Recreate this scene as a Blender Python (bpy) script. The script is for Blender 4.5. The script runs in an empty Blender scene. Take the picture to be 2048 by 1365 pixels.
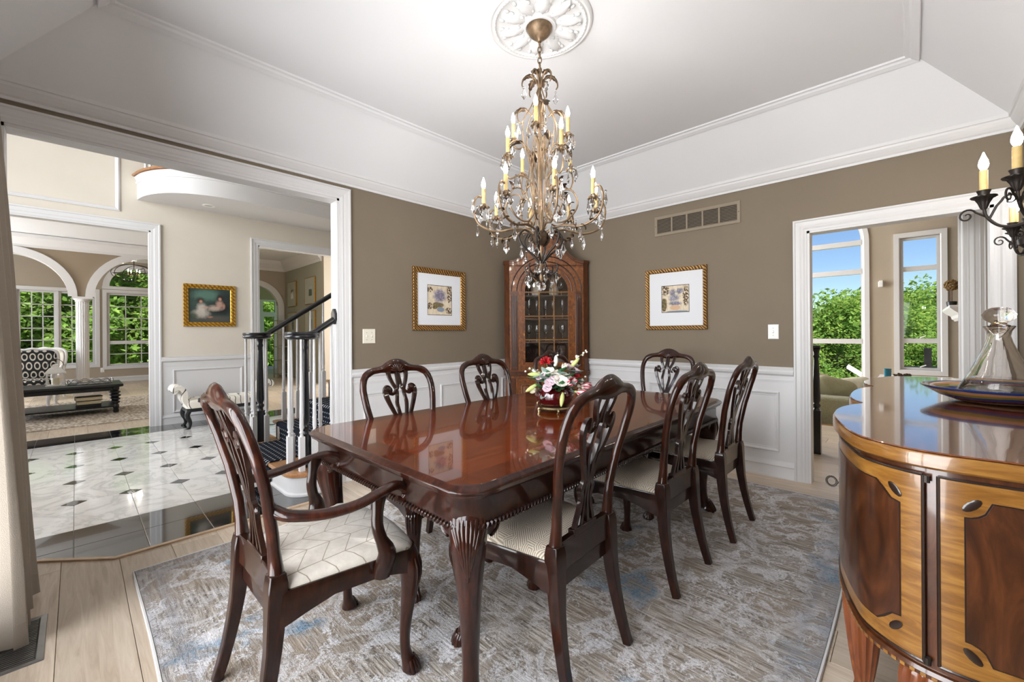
import bpy, bmesh, math, random
from math import sin, cos, pi, sqrt, radians, atan2
from mathutils import Vector, Matrix

scene = bpy.context.scene
COL = scene.collection

# ------------------------------------------------------------------ camera
V0, U0 = 3.403, 4.048           # far-left wall plane (Y) and far-right wall plane (X)
YMIN, XMIN = -0.493, -0.375     # walls beside and behind the camera
CAMZ = 1.22
YAW, ROLL, FPX = 0.7647, -0.0073, 837.24
fw = Vector((cos(YAW), sin(YAW), 0)); rt = Vector((sin(YAW), -cos(YAW), 0)); upv = Vector((0, 0, 1))
IR = rt * cos(ROLL) + upv * sin(ROLL); IU = rt * (-sin(ROLL)) + upv * cos(ROLL)
cd = bpy.data.cameras.new('camera'); cam = bpy.data.objects.new('camera', cd); COL.objects.link(cam)
cd.sensor_width = 36; cd.lens = FPX * 36 / 2048; cd.shift_y = -16.4 / 2048
cd.clip_start = 0.02; cd.clip_end = 400
m3 = Matrix((IR, IU, -fw)).transposed()
cam.matrix_world = Matrix.Translation((0, 0, CAMZ)) @ m3.to_4x4()
scene.camera = cam

# ------------------------------------------------------------------ world, sun, daylight
w = bpy.data.worlds.new('world'); scene.world = w; w.use_nodes = True
nt = w.node_tree; nt.nodes.clear()
wo = nt.nodes.new('ShaderNodeOutputWorld'); bg = nt.nodes.new('ShaderNodeBackground'); sk = nt.nodes.new('ShaderNodeTexSky')
sk.sky_type = 'NISHITA'; sk.sun_disc = False; sk.sun_elevation = radians(52); sk.sun_rotation = radians(192); sk.air_density = 0.8; sk.dust_density = 0.0; sk.ozone_density = 4.0
bg.inputs['Strength'].default_value = 0.085
nt.links.new(sk.outputs[0], bg.inputs[0]); nt.links.new(bg.outputs[0], wo.inputs[0])

sd = bpy.data.lights.new('sun', 'SUN'); sd.energy = 7.6; sd.angle = radians(1.5); sd.color = (1, .95, .86)
so = bpy.data.objects.new('sun', sd); COL.objects.link(so)
so.rotation_euler = Vector((0.10, 0.45, -0.88)).to_track_quat('-Z', 'Y').to_euler()

def area(name, loc, direction, sx, sy, power, color=(1, 1, 1)):
    l = bpy.data.lights.new(name, 'AREA'); l.shape = 'RECTANGLE'; l.size = sx; l.size_y = sy; l.energy = power; l.color = color
    o = bpy.data.objects.new(name, l); COL.objects.link(o); o.location = loc
    o.rotation_euler = Vector(direction).to_track_quat('-Z', 'Z').to_euler()
    return o
DAY = (0.97, 0.985, 1.0)
area('daylight_dining_window', (-0.72, 1.35, 1.22), (1, 0.12, -0.06), 3.0, 2.3, 128, DAY)
area('daylight_foyer_front', (-2.35, 5.4, 2.7), (1, 0, -0.12), 3.0, 3.6, 178, DAY)
area('fill_living_side', (-3.6, 11.8, 1.7), (1, 0.3, -0.05), 6.6, 2.0, 400, DAY)  # fill lamp added to brighten the living room through an unseen opening
area('fill_family_side', (8.0, 5.3, 2.0), (0, -1, -0.1), 3.4, 3.4, 210, DAY)  # lamp added to light the family room from an invented side opening
area('fill_hall_end', (6.55, 9.0, 1.6), (-1, 0.15, -0.05), 1.9, 1.9, 130, DAY)  # no window known here; lamp added to brighten the rear hall

vs = scene.view_settings
vs.view_transform = 'Standard'; vs.look = 'None'; vs.gamma = 1.0; vs.exposure = 1.0; vs.use_curve_mapping = False
scene.cycles.use_denoising = True
scene.cycles.max_bounces = 9; scene.cycles.diffuse_bounces = 6; scene.cycles.glossy_bounces = 4
scene.cycles.transmission_bounces = 7; scene.cycles.transparent_max_bounces = 12
scene.cycles.caustics_reflective = False; scene.cycles.caustics_refractive = False
scene.cycles.sample_clamp_indirect = 6.0
random.seed(7)
# ================================================================== mesh helpers
def V(*a): return Vector(a)

class MB:
    def __init__(s): s.v = []; s.f = []
    def add(s, vs, fs):
        o = len(s.v); s.v.extend([tuple(p) for p in vs]); s.f.extend([tuple(i + o for i in f) for f in fs]); return s
    def box(s, x0, y0, z0, x1, y1, z1):
        x0, x1 = min(x0, x1), max(x0, x1); y0, y1 = min(y0, y1), max(y0, y1); z0, z1 = min(z0, z1), max(z0, z1)
        return s.add([(x0,y0,z0),(x1,y0,z0),(x1,y1,z0),(x0,y1,z0),(x0,y0,z1),(x1,y0,z1),(x1,y1,z1),(x0,y1,z1)],
                     [(3,2,1,0),(4,5,6,7),(0,1,5,4),(1,2,6,5),(2,3,7,6),(3,0,4,7)])
    def loft(s, rings, cap0=True, cap1=True, closed=True):
        n = len(rings[0]); vs = [p for r in rings for p in r]; fs = []
        for i in range(len(rings) - 1):
            for j in range(n if closed else n - 1):
                k = (j + 1) % n
                fs.append((i*n+j, i*n+k, (i+1)*n+k, (i+1)*n+j))
        if cap0: fs.append(tuple(reversed(range(n))))
        if cap1: fs.append(tuple((len(rings)-1)*n + j for j in range(n)))
        return s.add(vs, fs)
    def lathe(s, prof, c=(0,0,0), n=20, cap=True):
        rings = [[(c[0] + max(r, 1e-4)*cos(2*pi*j/n), c[1] + max(r, 1e-4)*sin(2*pi*j/n), c[2] + z) for j in range(n)] for r, z in prof]
        return s.loft(rings, cap, cap)
    def ell(s, c, r, nu=12, nv=8, rot=None):
        rings = []
        for i in range(nv + 1):
            a = -pi/2 + pi*i/nv; ring = []
            for j in range(nu):
                b = 2*pi*j/nu
                p = Vector((r[0]*max(cos(a), 1e-3)*cos(b), r[1]*max(cos(a), 1e-3)*sin(b), r[2]*sin(a)))
                if rot is not None: p = rot @ p
                ring.append(p + Vector(c))
            rings.append(ring)
        return s.loft(rings)
    def tube(s, pts, a, b=None, ref=(0,1,0), n=8, box=False, cap=True, closed=False):
        """sweep an ellipse (half sizes a sideways, b along ref) or a box section along pts"""
        pts = [Vector(p) for p in pts]; m = len(pts)
        if not hasattr(a, '__len__'): a = [a]*m
        if b is None: b = a
        if not hasattr(b, '__len__'): b = [b]*m
        rings = []; prev = None
        for i, p in enumerate(pts):
            if closed: t = pts[(i+1) % m] - pts[i-1]
            else: t = pts[min(i+1, m-1)] - pts[max(i-1, 0)]
            if t.length < 1e-9: t = Vector((0,0,1))
            t.normalize()
            r = Vector(ref) if (ref is not None) else (prev if prev is not None else (Vector((0,0,1)) if abs(t.z) < .9 else Vector((1,0,0))))
            sd_ = t.cross(r)
            if sd_.length < 1e-3: sd_ = t.cross(Vector((1,0,0.01)))
            sd_.normalize(); rr = sd_.cross(t).normalized()
            prev = rr
            if box: sec = [(-1,-1),(1,-1),(1,1),(-1,1)]
            else: sec = [(cos(2*pi*j/n), sin(2*pi*j/n)) for j in range(n)]
            rings.append([p + sd_*(u*a[i]) + rr*(v*b[i]) for u, v in sec])
        if closed:
            rings.append(rings[0]); return s.loft(rings, False, False)
        return s.loft(rings, cap, cap)
    def rect_mould(s, mp, u0, u1, z0, z1, prof, cap=False):
        """a frame swept round a rectangle; prof = [(inset, depth)...], mp(u, z, d) -> point"""
        rings = [[mp(u0+i, z0+i, d), mp(u1-i, z0+i, d), mp(u1-i, z1-i, d), mp(u0+i, z1-i, d)] for i, d in prof]
        return s.loft(rings, False, cap)
    def line_mould(s, mp, u0, u1, prof):
        """prof = closed polygon [(depth, z)...] extruded along u"""
        return s.loft([[mp(u0, z, d) for d, z in prof], [mp(u1, z, d) for d, z in prof]])
    def poly(s, pts2, z0, z1, mp=None):
        mp = mp or (lambda x, y, z: (x, y, z))
        n = len(pts2)
        return s.loft([[mp(x, y, z0) for x, y in pts2], [mp(x, y, z1) for x, y in pts2]])
    def mesh(s, name, smooth=35):
        me = bpy.data.meshes.new(name); me.from_pydata(s.v, [], s.f)
        bm = bmesh.new(); bm.from_mesh(me); bmesh.ops.recalc_face_normals(bm, faces=bm.faces); bm.to_mesh(me); bm.free()
        if smooth:
            me.polygons.foreach_set('use_smooth', [True]*len(me.polygons)); me.set_sharp_from_angle(angle=radians(smooth))
        me.update(); return me

def obj(name, mb, mat, parent=None, smooth=35, bevel=0, loc=None, rz=0):
    me = mb.mesh(name, smooth) if isinstance(mb, MB) else mb
    if mat is not None and not me.materials: me.materials.append(mat)
    o = bpy.data.objects.new(name, me); COL.objects.link(o)
    if parent is not None: o.parent = parent
    if loc is not None: o.location = loc
    if rz: o.rotation_euler = (0, 0, rz)
    if bevel:
        b = o.modifiers.new('bevel', 'BEVEL'); b.width = bevel; b.segments = 2; b.limit_method = 'ANGLE'; b.angle_limit = radians(40)
    return o
def tag(o, label, cat, group=None, kind=None):
    o['label'] = label; o['category'] = cat
    if group: o['group'] = group
    if kind: o['kind'] = kind
    return o
def thing(name, label, cat, loc=(0,0,0), rz=0, group=None):
    o = bpy.data.objects.new(name, None); COL.objects.link(o); o.location = loc; o.rotation_euler = (0,0,rz); o.empty_display_size = .1
    return tag(o, label, cat, group)
def struct(name, mb, mat, label, cat, smooth=0, bevel=0):
    o = obj(name, mb, mat, None, smooth, bevel); return tag(o, label, cat, None, 'structure')
def copy_tree(o, parent=None):
    c = o.copy(); COL.objects.link(c); c.parent = parent
    for ch in list(o.children): copy_tree(ch, c)
    return c
def place(o, loc, rz, label):
    o.location = loc; o.rotation_euler = (0, 0, rz); o['label'] = label; return o
def leftw(u, z, d): return (u, V0 - d, z)          # dining wall with the foyer opening
def rightw(u, z, d): return (U0 - d, u, z)         # dining wall with the family room opening
def lerp(a, b, t): return a + (b - a)*t
def interp(xs, ys, x):
    if x <= xs[0]: return ys[0]
    for i in range(len(xs)-1):
        if x <= xs[i+1]: return lerp(ys[i], ys[i+1], (x-xs[i])/(xs[i+1]-xs[i]))
    return ys[-1]
def smooth_path(pts, k=6):
    """Catmull-Rom through the points (any dimension)"""
    P = [Vector(p) for p in pts]; out = []
    for i in range(len(P)-1):
        p0, p1, p2, p3 = P[max(i-1,0)], P[i], P[i+1], P[min(i+2, len(P)-1)]
        for j in range(k):
            t = j/k
            out.append(0.5*((2*p1) + (p2-p0)*t + (2*p0-5*p1+4*p2-p3)*t*t + (3*p1-p0-3*p2+p3)*t*t*t))
    out.append(P[-1]); return out
def clip_poly(poly, hp):
    """clip a convex polygon with half planes (a, b, c): a*x + b*y <= c"""
    for a, b, c in hp:
        out = []
        for i in range(len(poly)):
            p, q = poly[i], poly[(i+1) % len(poly)]
            dp, dq = a*p[0]+b*p[1]-c, a*q[0]+b*q[1]-c
            if dp <= 0: out.append(p)
            if dp*dq < 0:
                t = dp/(dp-dq); out.append((p[0]+t*(q[0]-p[0]), p[1]+t*(q[1]-p[1])))
        poly = out
        if len(poly) < 3: return []
    return poly
def rounded_rect(x0, y0, x1, y1, r, k=5):
    out = []
    for cx_, cy_, a0 in ((x1-r, y0+r, -pi/2), (x1-r, y1-r, 0), (x0+r, y1-r, pi/2), (x0+r, y0+r, pi)):
        for i in range(k+1):
            a = a0 + pi/2*i/k; out.append((cx_+r*cos(a), cy_+r*sin(a)))
    return out

# ================================================================== material helpers
MATS = {}
def srgb(r, g, b):
    f = lambda c: (c/12.92 if c <= .04045 else ((c+.055)/1.055)**2.4)
    return tuple(f(c/255) for c in (r, g, b)) + (1,)
class NT:
    def __init__(s, name):
        s.m = bpy.data.materials.new(name); s.m.use_nodes = True; s.t = s.m.node_tree; s.b = s.t.nodes['Principled BSDF']; MATS[name] = s.m
        s.out = s.t.nodes['Material Output']
    def n(s, typ, _o=0, **kw):
        nd = s.t.nodes.new('ShaderNode' + typ)
        for k, v in kw.items():
            if k.startswith('i_'):
                key = k[2:]; key = int(key) if key.isdigit() else key.replace('_', ' ')
                s.set(nd.inputs[key], v)
            else: setattr(nd, k, v)
        return nd
    def set(s, sock, v):
        if isinstance(v, bpy.types.NodeSocket): s.t.links.new(v, sock)
        elif isinstance(v, bpy.types.Node): s.t.links.new(v.outputs[0], sock)
        else: sock.default_value = v
    def p(s, **kw):
        for k, v in kw.items(): s.set(s.b.inputs[k.replace('_', ' ')], v)
        return s
    def coord(s, kind='Object', scale=(1,1,1), rot=(0,0,0), loc=(0,0,0)):
        tc = s.n('TexCoord'); mp = s.n('Mapping'); s.set(mp.inputs[0], tc.outputs[kind]); mp.inputs['Scale'].default_value = scale
        mp.inputs['Rotation'].default_value = rot; mp.inputs['Location'].default_value = loc
        return mp.outputs[0]
    def noise(s, vec, scale=5, detail=4, rough=.55, dist=0):
        nd = s.n('TexNoise'); s.set(nd.inputs['Vector'], vec); nd.inputs['Scale'].default_value = scale; nd.inputs['Detail'].default_value = detail
        nd.inputs['Roughness'].default_value = rough; nd.inputs['Distortion'].default_value = dist
        return nd.outputs['Fac']
    def ramp(s, fac, stops, interp='LINEAR'):
        nd = s.n('ValToRGB'); s.set(nd.inputs[0], fac); cr = nd.color_ramp; cr.interpolation = interp
        while len(cr.elements) < len(stops): cr.elements.new(.5)
        for e, (pos, c) in zip(cr.elements, stops): e.position = pos; e.color = c if hasattr(c, '__len__') else (c, c, c, 1)
        return nd.outputs[0]
    def mix(s, fac, a, b, blend='MIX'):
        nd = s.n('Mix', data_type='RGBA', blend_type=blend); s.set(nd.inputs[0], fac); s.set(nd.inputs[6], a); s.set(nd.inputs[7], b); return nd.outputs[2]
    def math(s, op, a, b=0.0, c=0.0):
        nd = s.n('Math', operation=op); s.set(nd.inputs[0], a); s.set(nd.inputs[1], b); s.set(nd.inputs[2], c); return nd.outputs[0]
    def vmath(s, op, a, b=(0,0,0)):
        nd = s.n('VectorMath', operation=op); s.set(nd.inputs[0], a); s.set(nd.inputs[1], b); return nd
    def sep(s, vec):
        nd = s.n('SeparateXYZ'); s.set(nd.inputs[0], vec); return nd.outputs
    def comb(s, x, y, z=0.0):
        nd = s.n('CombineXYZ'); s.set(nd.inputs[0], x); s.set(nd.inputs[1], y); s.set(nd.inputs[2], z); return nd.outputs[0]
    def bump(s, h, strength=.3, dist=.01):
        nd = s.n('Bump'); s.set(nd.inputs['Height'], h); nd.inputs['Strength'].default_value = strength; nd.inputs['Distance'].default_value = dist
        s.set(s.b.inputs['Normal'], nd.outputs[0]); return s

def plain(name, col, rough=.5, metal=0, spec=.5, noise=0, nscale=20, bump=0, coat=0):
    t = NT(name)
    if noise:
        f = t.noise(t.coord(), nscale, 3)
        c0 = tuple(max(0, c*(1-noise)) for c in col[:3]) + (1,); c1 = tuple(min(1, c*(1+noise)) for c in col[:3]) + (1,)
        t.p(Base_Color=t.ramp(f, [(.3, c0), (.7, c1)]))
        if bump: t.bump(f, bump, .003)
    else: t.p(Base_Color=col)
    t.p(Roughness=rough, Metallic=metal, Specular_IOR_Level=spec, Coat_Weight=coat, Coat_Roughness=.06)
    return t.m

def wood(name, stops, rough=.3, coat=0, scale=(3, 3, 40), nscale=3, spec=.5, dist=1.5, bump=0, random_shift=False, coat_rough=.05):
    t = NT(name); vec = t.coord('Object', scale)
    if random_shift:
        oi = t.n('ObjectInfo'); sh = t.math('MULTIPLY', oi.outputs['Random'], 37.0)
        vec = t.vmath('ADD', vec, t.comb(sh, sh, sh)).outputs[0]
    f = t.noise(vec, nscale, 5, .6, dist)
    c = t.ramp(f, stops)
    if random_shift:
        hsv = t.n('HueSaturation'); t.set(hsv.inputs['Color'], c)
        t.set(hsv.inputs['Value'], t.math('ADD', t.math('MULTIPLY', oi.outputs['Random'], .30), .85)); c = hsv.outputs[0]
    t.p(Base_Color=c, Roughness=rough, Coat_Weight=coat, Coat_Roughness=coat_rough, Specular_IOR_Level=spec)
    if bump: t.bump(f, bump, .002)
    return t.m

# ---- paints
wall_taupe = plain('paint_taupe', srgb(127, 115, 99), .7, spec=.25, noise=.03, nscale=3)
white_trim = plain('paint_white_trim', srgb(216, 215, 215), .38, spec=.4)
ceil_white = plain('paint_ceiling_white', srgb(226, 227, 229), .7, spec=.2)
plaster = plain('plaster_white', srgb(218, 218, 218), .6, spec=.3)
foyer_wall = plain('paint_foyer_beige', srgb(214, 206, 193), .7, spec=.25, noise=.02, nscale=3)
family_wall = plain('paint_family_greige', srgb(176, 163, 146), .7, spec=.25, noise=.02, nscale=3)
living_wall = plain('paint_living_tan', srgb(170, 158, 142), .7, spec=.25, noise=.02, nscale=3)
sage_wall = plain('paint_sage', srgb(160, 158, 142), .7, spec=.25)
black_paint = plain('paint_black_gloss', srgb(24, 25, 28), .28, spec=.5, coat=.3)
black_wood = plain('black_furniture', srgb(17, 18, 20), .35, spec=.5)
switch_mat = plain('ivory_plastic', srgb(230, 224, 208), .4)
white_plastic = plain('white_plastic', srgb(240, 240, 238), .35)
floor_gap = plain('floor_gap', srgb(112, 90, 68), .9)
dark_slot = plain('dark_slot', srgb(48, 42, 36), .8)
vent_mat = plain('vent_taupe_metal', srgb(142, 129, 111), .5, spec=.4)
# ---- woods
mahog_stops = [(.25, srgb(22, 9, 5)), (.5, srgb(42, 17, 9)), (.75, srgb(66, 30, 15))]
mahogany = wood('mahogany_frame', mahog_stops, .34, .75, (8, 8, 2.2), 3, spec=.12, coat_rough=.06)
mahogany_dark = wood('mahogany_dark', [(.25, srgb(19, 9, 6)), (.5, srgb(34, 15, 9)), (.75, srgb(50, 23, 13))], .36, .7, (8, 8, 2.2), 3, spec=.12, coat_rough=.07)
table_top_mat = wood('mahogany_tabletop', [(.2, srgb(70, 22, 6)), (.5, srgb(106, 42, 13)), (.8, srgb(136, 62, 22))], .16, .75, (1.2, 9, 9), 2.2, spec=.2, coat_rough=.03)
table_band = wood('mahogany_crossband', [(.2, srgb(56, 18, 7)), (.5, srgb(84, 32, 12)), (.8, srgb(108, 46, 17))], .16, .75, (14, 3, 9), 2.2, spec=.2, coat_rough=.03)
burl = wood('burl_walnut', [(.25, srgb(64, 32, 10)), (.45, srgb(106, 58, 20)), (.6, srgb(132, 76, 28)), (.8, srgb(160, 100, 42))], .35, .3, (7, 7, 4), 2.4, dist=3.5)
burl_dark = wood('walnut_dark', [(.3, srgb(58, 28, 10)), (.7, srgb(102, 54, 20))], .35, .3, (14, 14, 2), 3)
cab_inside = wood('cabinet_interior', [(.3, srgb(40, 20, 12)), (.7, srgb(66, 34, 20))], .45, .1, (9, 9, 2), 3)
side_dark = wood('sideboard_mahogany_panel', [(.25, srgb(40, 20, 9)), (.5, srgb(64, 33, 15)), (.75, srgb(90, 50, 24))], .28, .6, (5, 5, 2), 2.2, dist=2.5, coat_rough=.06)
side_case = wood('sideboard_mahogany_case', [(.25, srgb(46, 24, 12)), (.5, srgb(72, 38, 18)), (.75, srgb(94, 52, 26))], .28, .7, (9, 9, 3), 3, coat_rough=.06)
satin = wood('satinwood_band', [(.25, srgb(92, 57, 20)), (.5, srgb(126, 84, 33)), (.75, srgb(156, 113, 53))], .28, .7, (3, 3, 20), 2.4, dist=1, coat_rough=.06)
side_top_mat = wood('sideboard_top', [(.25, srgb(74, 36, 20)), (.5, srgb(104, 56, 32)), (.75, srgb(132, 78, 46))], .14, 1.0, (1.2, 12, 9), 2.4, coat_rough=.045)
oak_tread = wood('oak_tread', [(.3, srgb(140, 94, 56)), (.7, srgb(180, 130, 84))], .35, .3, (12, 2, 12), 3)
floor_oak = wood('floor_oak_plank', [(.2, srgb(172, 153, 132)), (.45, srgb(200, 182, 161)), (.7, srgb(216, 201, 182)), (.9, srgb(225, 212, 195))], .36, 0, (16, 1.1, 16), 2.4, spec=.45, dist=1.2, bump=.05, random_shift=True)
threshold_mat = wood('threshold_oak', [(.3, srgb(186, 158, 128)), (.7, srgb(208, 182, 152))], .4, 0, (6, 6, 6), 3)
# ---- metal / glass
def metal(name, col, rough=.35, var=.25, nscale=14, metallic=1):
    t = NT(name); f = t.noise(t.coord(), nscale, 3)
    t.p(Base_Color=t.ramp(f, [(.3, tuple(c*(1-var) for c in col[:3])+(1,)), (.7, tuple(min(1, c*(1+var)) for c in col[:3])+(1,))]), Metallic=metallic, Roughness=rough); return t.m
bronze = metal('antique_gold_bronze', srgb(132, 110, 86), .45, .35, 30, .7)
dark_bronze = metal('dark_bronze_leaf', srgb(74, 58, 44), .5, .4, 30, .6)
iron_dark = metal('dark_iron', srgb(52, 46, 42), .45, .3, 25, .6)
gold_frame = metal('gold_leaf_frame', srgb(178, 134, 60), .38, .3, 40, .85)
pewter = metal('antique_brass_stand', srgb(168, 152, 116), .35, .3, 30, .9)
chrome_gold = metal('brushed_gold', srgb(190, 160, 110), .3, .1, 20, 1)
steel = metal('brushed_steel', srgb(150, 150, 150), .35, .1, 20, 1)
def glass(name, ior=1.5, rough=0.0, col=(1,1,1,1)):
    t = NT(name); t.p(Base_Color=col, Roughness=rough, IOR=ior, Transmission_Weight=1.0); return t.m
crystal = glass('crystal_glass', 1.6)
clear_glass = glass('clear_glass', 1.48)
def pane_glass(name, refl=.07, tint=(1,1,1,1)):
    t = NT(name); tr = t.n('BsdfTransparent'); tr.inputs[0].default_value = tint; gl = t.n('BsdfGlossy'); gl.inputs['Roughness'].default_value = .02
    fr = t.n('Fresnel'); fr.inputs[0].default_value = 1.22
    mx = t.n('MixShader'); t.set(mx.inputs[0], t.math('ADD', fr.outputs[0], refl*.3)); t.t.links.new(tr.outputs[0], mx.inputs[1]); t.t.links.new(gl.outputs[0], mx.inputs[2])
    t.t.links.new(mx.outputs[0], t.out.inputs[0]); return t.m
window_glass = pane_glass('window_glass', 0)
cabinet_glass = pane_glass('cabinet_glass', .2)
def emit(name, col, strength):
    t = NT(name); t.p(Base_Color=col, Emission_Color=col, Emission_Strength=strength); return t.m
bulb_lit = emit('bulb_lit', (1.0, .94, .87, 1), 68)
can_light = emit('recessed_lamp', (1.0, .93, .82, 1), 6)
candle_sleeve = plain('candle_sleeve_cream', srgb(206, 178, 118), .55, noise=.1, nscale=40)
wax = plain('ivory_wax', srgb(236, 226, 200), .5)
# ================================================================== dining room shell
ZC = 2.453                       # top of the wall paint (underside of cornice)
ZCEIL = 2.90; INSET = 0.475
OPX0, OPX1, OPZ = -0.27, 1.503, 2.333      # foyer opening in the left wall
FPY0, FPY1, FPZ = -0.372, 0.612, 2.015     # family room opening in the right wall
WT = 0.115

def plank_floor(name, label, x0, y0, x1, y1, z, width, length, seed, mat=None, along='Y', gap=.0008, off=0.0):
    mb = MB().box(x0, y0, z-.06, x1, y1, z-.014)
    fl = struct(name, mb, floor_gap, label, 'floor')
    rnd = random.Random(seed); lib = {}
    a0, a1, b0, b1 = (x0, x1, y0, y1) if along == 'Y' else (y0, y1, x0, x1)
    k = math.floor((a0 - off)/width)
    while off + k*width < a1 - .01:
        u0 = max(off + k*width, a0); u1 = min(off + (k+1)*width, a1); k += 1
        v = b0 - rnd.random()*length
        while v < b1:
            e = min(v + length, b1); s_ = max(v, b0); v += length
            if e - s_ < .05: continue
            du, dv = u1-u0-2*gap, e-s_-2*gap; key = (round(du, 3), round(dv, 2))
            if key not in lib:
                hx, hy = du/2, dv/2; c = .0012
                r0 = [(-hx,-hy,-.013),(hx,-hy,-.013),(hx,hy,-.013),(-hx,hy,-.013)]
                r1 = [(-hx,-hy,-c),(hx,-hy,-c),(hx,hy,-c),(-hx,hy,-c)]
                r2 = [(-hx+c,-hy+c,0),(hx-c,-hy+c,0),(hx-c,hy-c,0),(-hx+c,hy-c,0)]
                m_ = MB().loft([r0, r1, r2]).mesh('plank', 0); m_.materials.append(mat or floor_oak); lib[key] = m_
            cu, cv = (u0+u1)/2, (s_+e)/2
            o = bpy.data.objects.new('plank', lib[key]); COL.objects.link(o); o.parent = fl
            o.location = (cu, cv, z) if along == 'Y' else (cv, cu, z)
            if along != 'Y': o.rotation_euler = (0, 0, pi/2)
    return fl
plank_floor('floor', 'light oak wide plank floor of the dining room', XMIN-.1, YMIN-.1, U0+.10, V0+.02, 0, .2195, 1.55, 3, off=-.060)

# ---- wall with the foyer opening
mb = MB()
for a, b, z0, z1 in ((XMIN-.1, OPX0, 0, 3.0), (OPX1, U0+.1, 0, 3.0), (OPX0, OPX1, OPZ, 3.0)): mb.box(a, V0, z0, b, V0+WT, z1)
wl = struct('wall_left', mb, wall_taupe, 'taupe painted dining room wall with the wide cased foyer opening', 'wall')
mb = MB()
for a, b, z0, z1 in ((YMIN-.1, FPY0, 0, 3.0), (FPY1, V0+WT, 0, 3.0), (FPY0, FPY1, FPZ, 3.0)): mb.box(U0, a, z0, U0+WT, b, z1)
wr = struct('wall_right', mb, wall_taupe, 'taupe painted dining room wall with the opening to the family room', 'wall')
# wall beside the camera (behind the sideboard) and the window wall behind the camera
wn = struct('wall_near', MB().box(XMIN-.1, YMIN-.115, 0, U0+.1, YMIN, 3.0), wall_taupe, 'taupe painted dining room wall behind the sideboard', 'wall')
WY0, WY1, WZ0, WZ1 = -.05, 2.80, .14, 2.35
mb = MB()
for a, b, z0, z1 in ((YMIN-.1, WY0, 0, 3.0), (WY1, V0+WT, 0, 3.0), (WY0, WY1, 0, WZ0), (WY0, WY1, WZ1, 3.0)): mb.box(XMIN-.15, a, z0, XMIN, b, z1)
ww = struct('wall_window', mb, wall_taupe, 'taupe painted dining room wall with the wide window', 'wall')
mb = MB()
winm = lambda u, z, d: (XMIN + d, u, z)
mb.rect_mould(winm, WY0-.09, WY1+.09, WZ0-.09, WZ1+.09, [(0, 0), (0, .02), (.07, .022), (.09, .012), (.09, -.15)])
w1 = struct('window_1', mb, white_trim, 'white framed dining room window beside the grey curtain', 'window')
for i in range(3):
    a = WY0 + .02 + i*(WY1-WY0-.04)/3; b = a + (WY1-WY0-.04)/3
    obj('sash', MB().rect_mould(winm, a, b, WZ0+.01, WZ1-.01, [(0, -.06), (0, -.03), (.045, -.03), (.045, -.06)]), white_trim, w1, 0)
    obj('pane', MB().box(XMIN-.05, a+.04, WZ0+.05, XMIN-.046, b-.04, WZ1-.05), window_glass, w1, 0)

# ---- wainscot: white boarding, panel mouldings, chair rail
def wainscot(parent, mp, u0, u1, panels):
    obj('wainscot_board', MB().line_mould(mp, u0, u1, [(0, 0), (.008, 0), (.008, .90), (0, .90)]), white_trim, parent, 0)
    rail = [(0, .795), (.012, .795), (.014, .812), (.010, .818), (.010, .846), (.016, .852), (.030, .862), (.034, .880), (.024, .892), (.026, .905), (.030, .912), (.030, .921), (0, .921)]
    obj('chair_rail', MB().line_mould(mp, u0, u1, rail), white_trim, parent, 30)
    for a, b in panels:
        obj('panel_moulding', MB().rect_mould(mp, a, b, .215, .712, [(0, .008), (0, .017), (.006, .022), (.016, .018), (.022, .012), (.030, .012), (.034, .008)]), white_trim, parent, 0)
BASE = [(0, 0), (.020, 0), (.020, .012), (.017, .018), (.017, .092), (.022, .100), (.020, .112), (.012, .124), (.009, .140), (0, .140)]
wainscot(wl, leftw, OPX1+.088, U0, [(1.70, 2.412), (2.505, 3.30), (3.36, 3.98)])
wainscot(wr, rightw, FPY1+.092, V0, [(.807, 1.40), (1.47, 1.95), (2.02, 2.43), (2.50, 3.2)])
tag(obj('baseboard_left', MB().line_mould(leftw, OPX1+.088, U0, BASE), white_trim, None, 30), 'white moulded baseboard below the left wainscot', 'baseboard', None, 'structure')
tag(obj('baseboard_right', MB().line_mould(rightw, FPY1+.092, V0, BASE), white_trim, None, 30), 'white moulded baseboard below the right wainscot', 'baseboard', None, 'structure')

# ---- casings: [inset from outer edge, depth]
CAS = [(0, 0), (0, .026), (.012, .028), (.018, .021), (.044, .019), (.056, .015), (.066, .017), (.078, .012), (.090, .010), (.090, 0)]
def casing(mp, u0, u1, ztop, parent, wdt=.09, prof=CAS, name='casing', mat=None):
    """three sided door casing: inner edges u0, u1 and ztop"""
    rings = []
    for i, d in prof:
        e = wdt - i
        rings.append([mp(u0-e, 0.0, d), mp(u0-e, ztop+e, d), mp(u1+e, ztop+e, d), mp(u1+e, 0.0, d)])
    return obj(name, MB().loft(rings, False, False, closed=False), mat or white_trim, parent, 0)
d1 = tag(obj('door_1', MB().box(OPX1-.018, V0-.004, 0, OPX1+.01, V0+WT+.004, OPZ).box(OPX0-.01, V0-.004, 0, OPX0+.018, V0+WT+.004, OPZ).box(OPX0, V0-.004, OPZ-.018, OPX1, V0+WT+.004, OPZ+.01), white_trim, None, 0),
         'white cased opening from the dining room to the marble foyer', 'doorway', None, 'structure')
casing(leftw, OPX0, OPX1, OPZ, d1)
casing(lambda u, z, d: (u, V0+WT+d, z), OPX0, OPX1, OPZ, d1)
d2 = tag(obj('door_2', MB().box(U0-.004, FPY1-.018, 0, U0+WT+.004, FPY1+.01, FPZ).box(U0-.004, FPY0-.01, 0, U0+WT+.004, FPY0+.018, FPZ).box(U0-.004, FPY0, FPZ-.018, U0+WT+.004, FPY1, FPZ+.01), white_trim, None, 0),
         'white cased opening from the dining room to the family room', 'doorway', None, 'structure')
casing(rightw, FPY0, FPY1, FPZ, d2)
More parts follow.
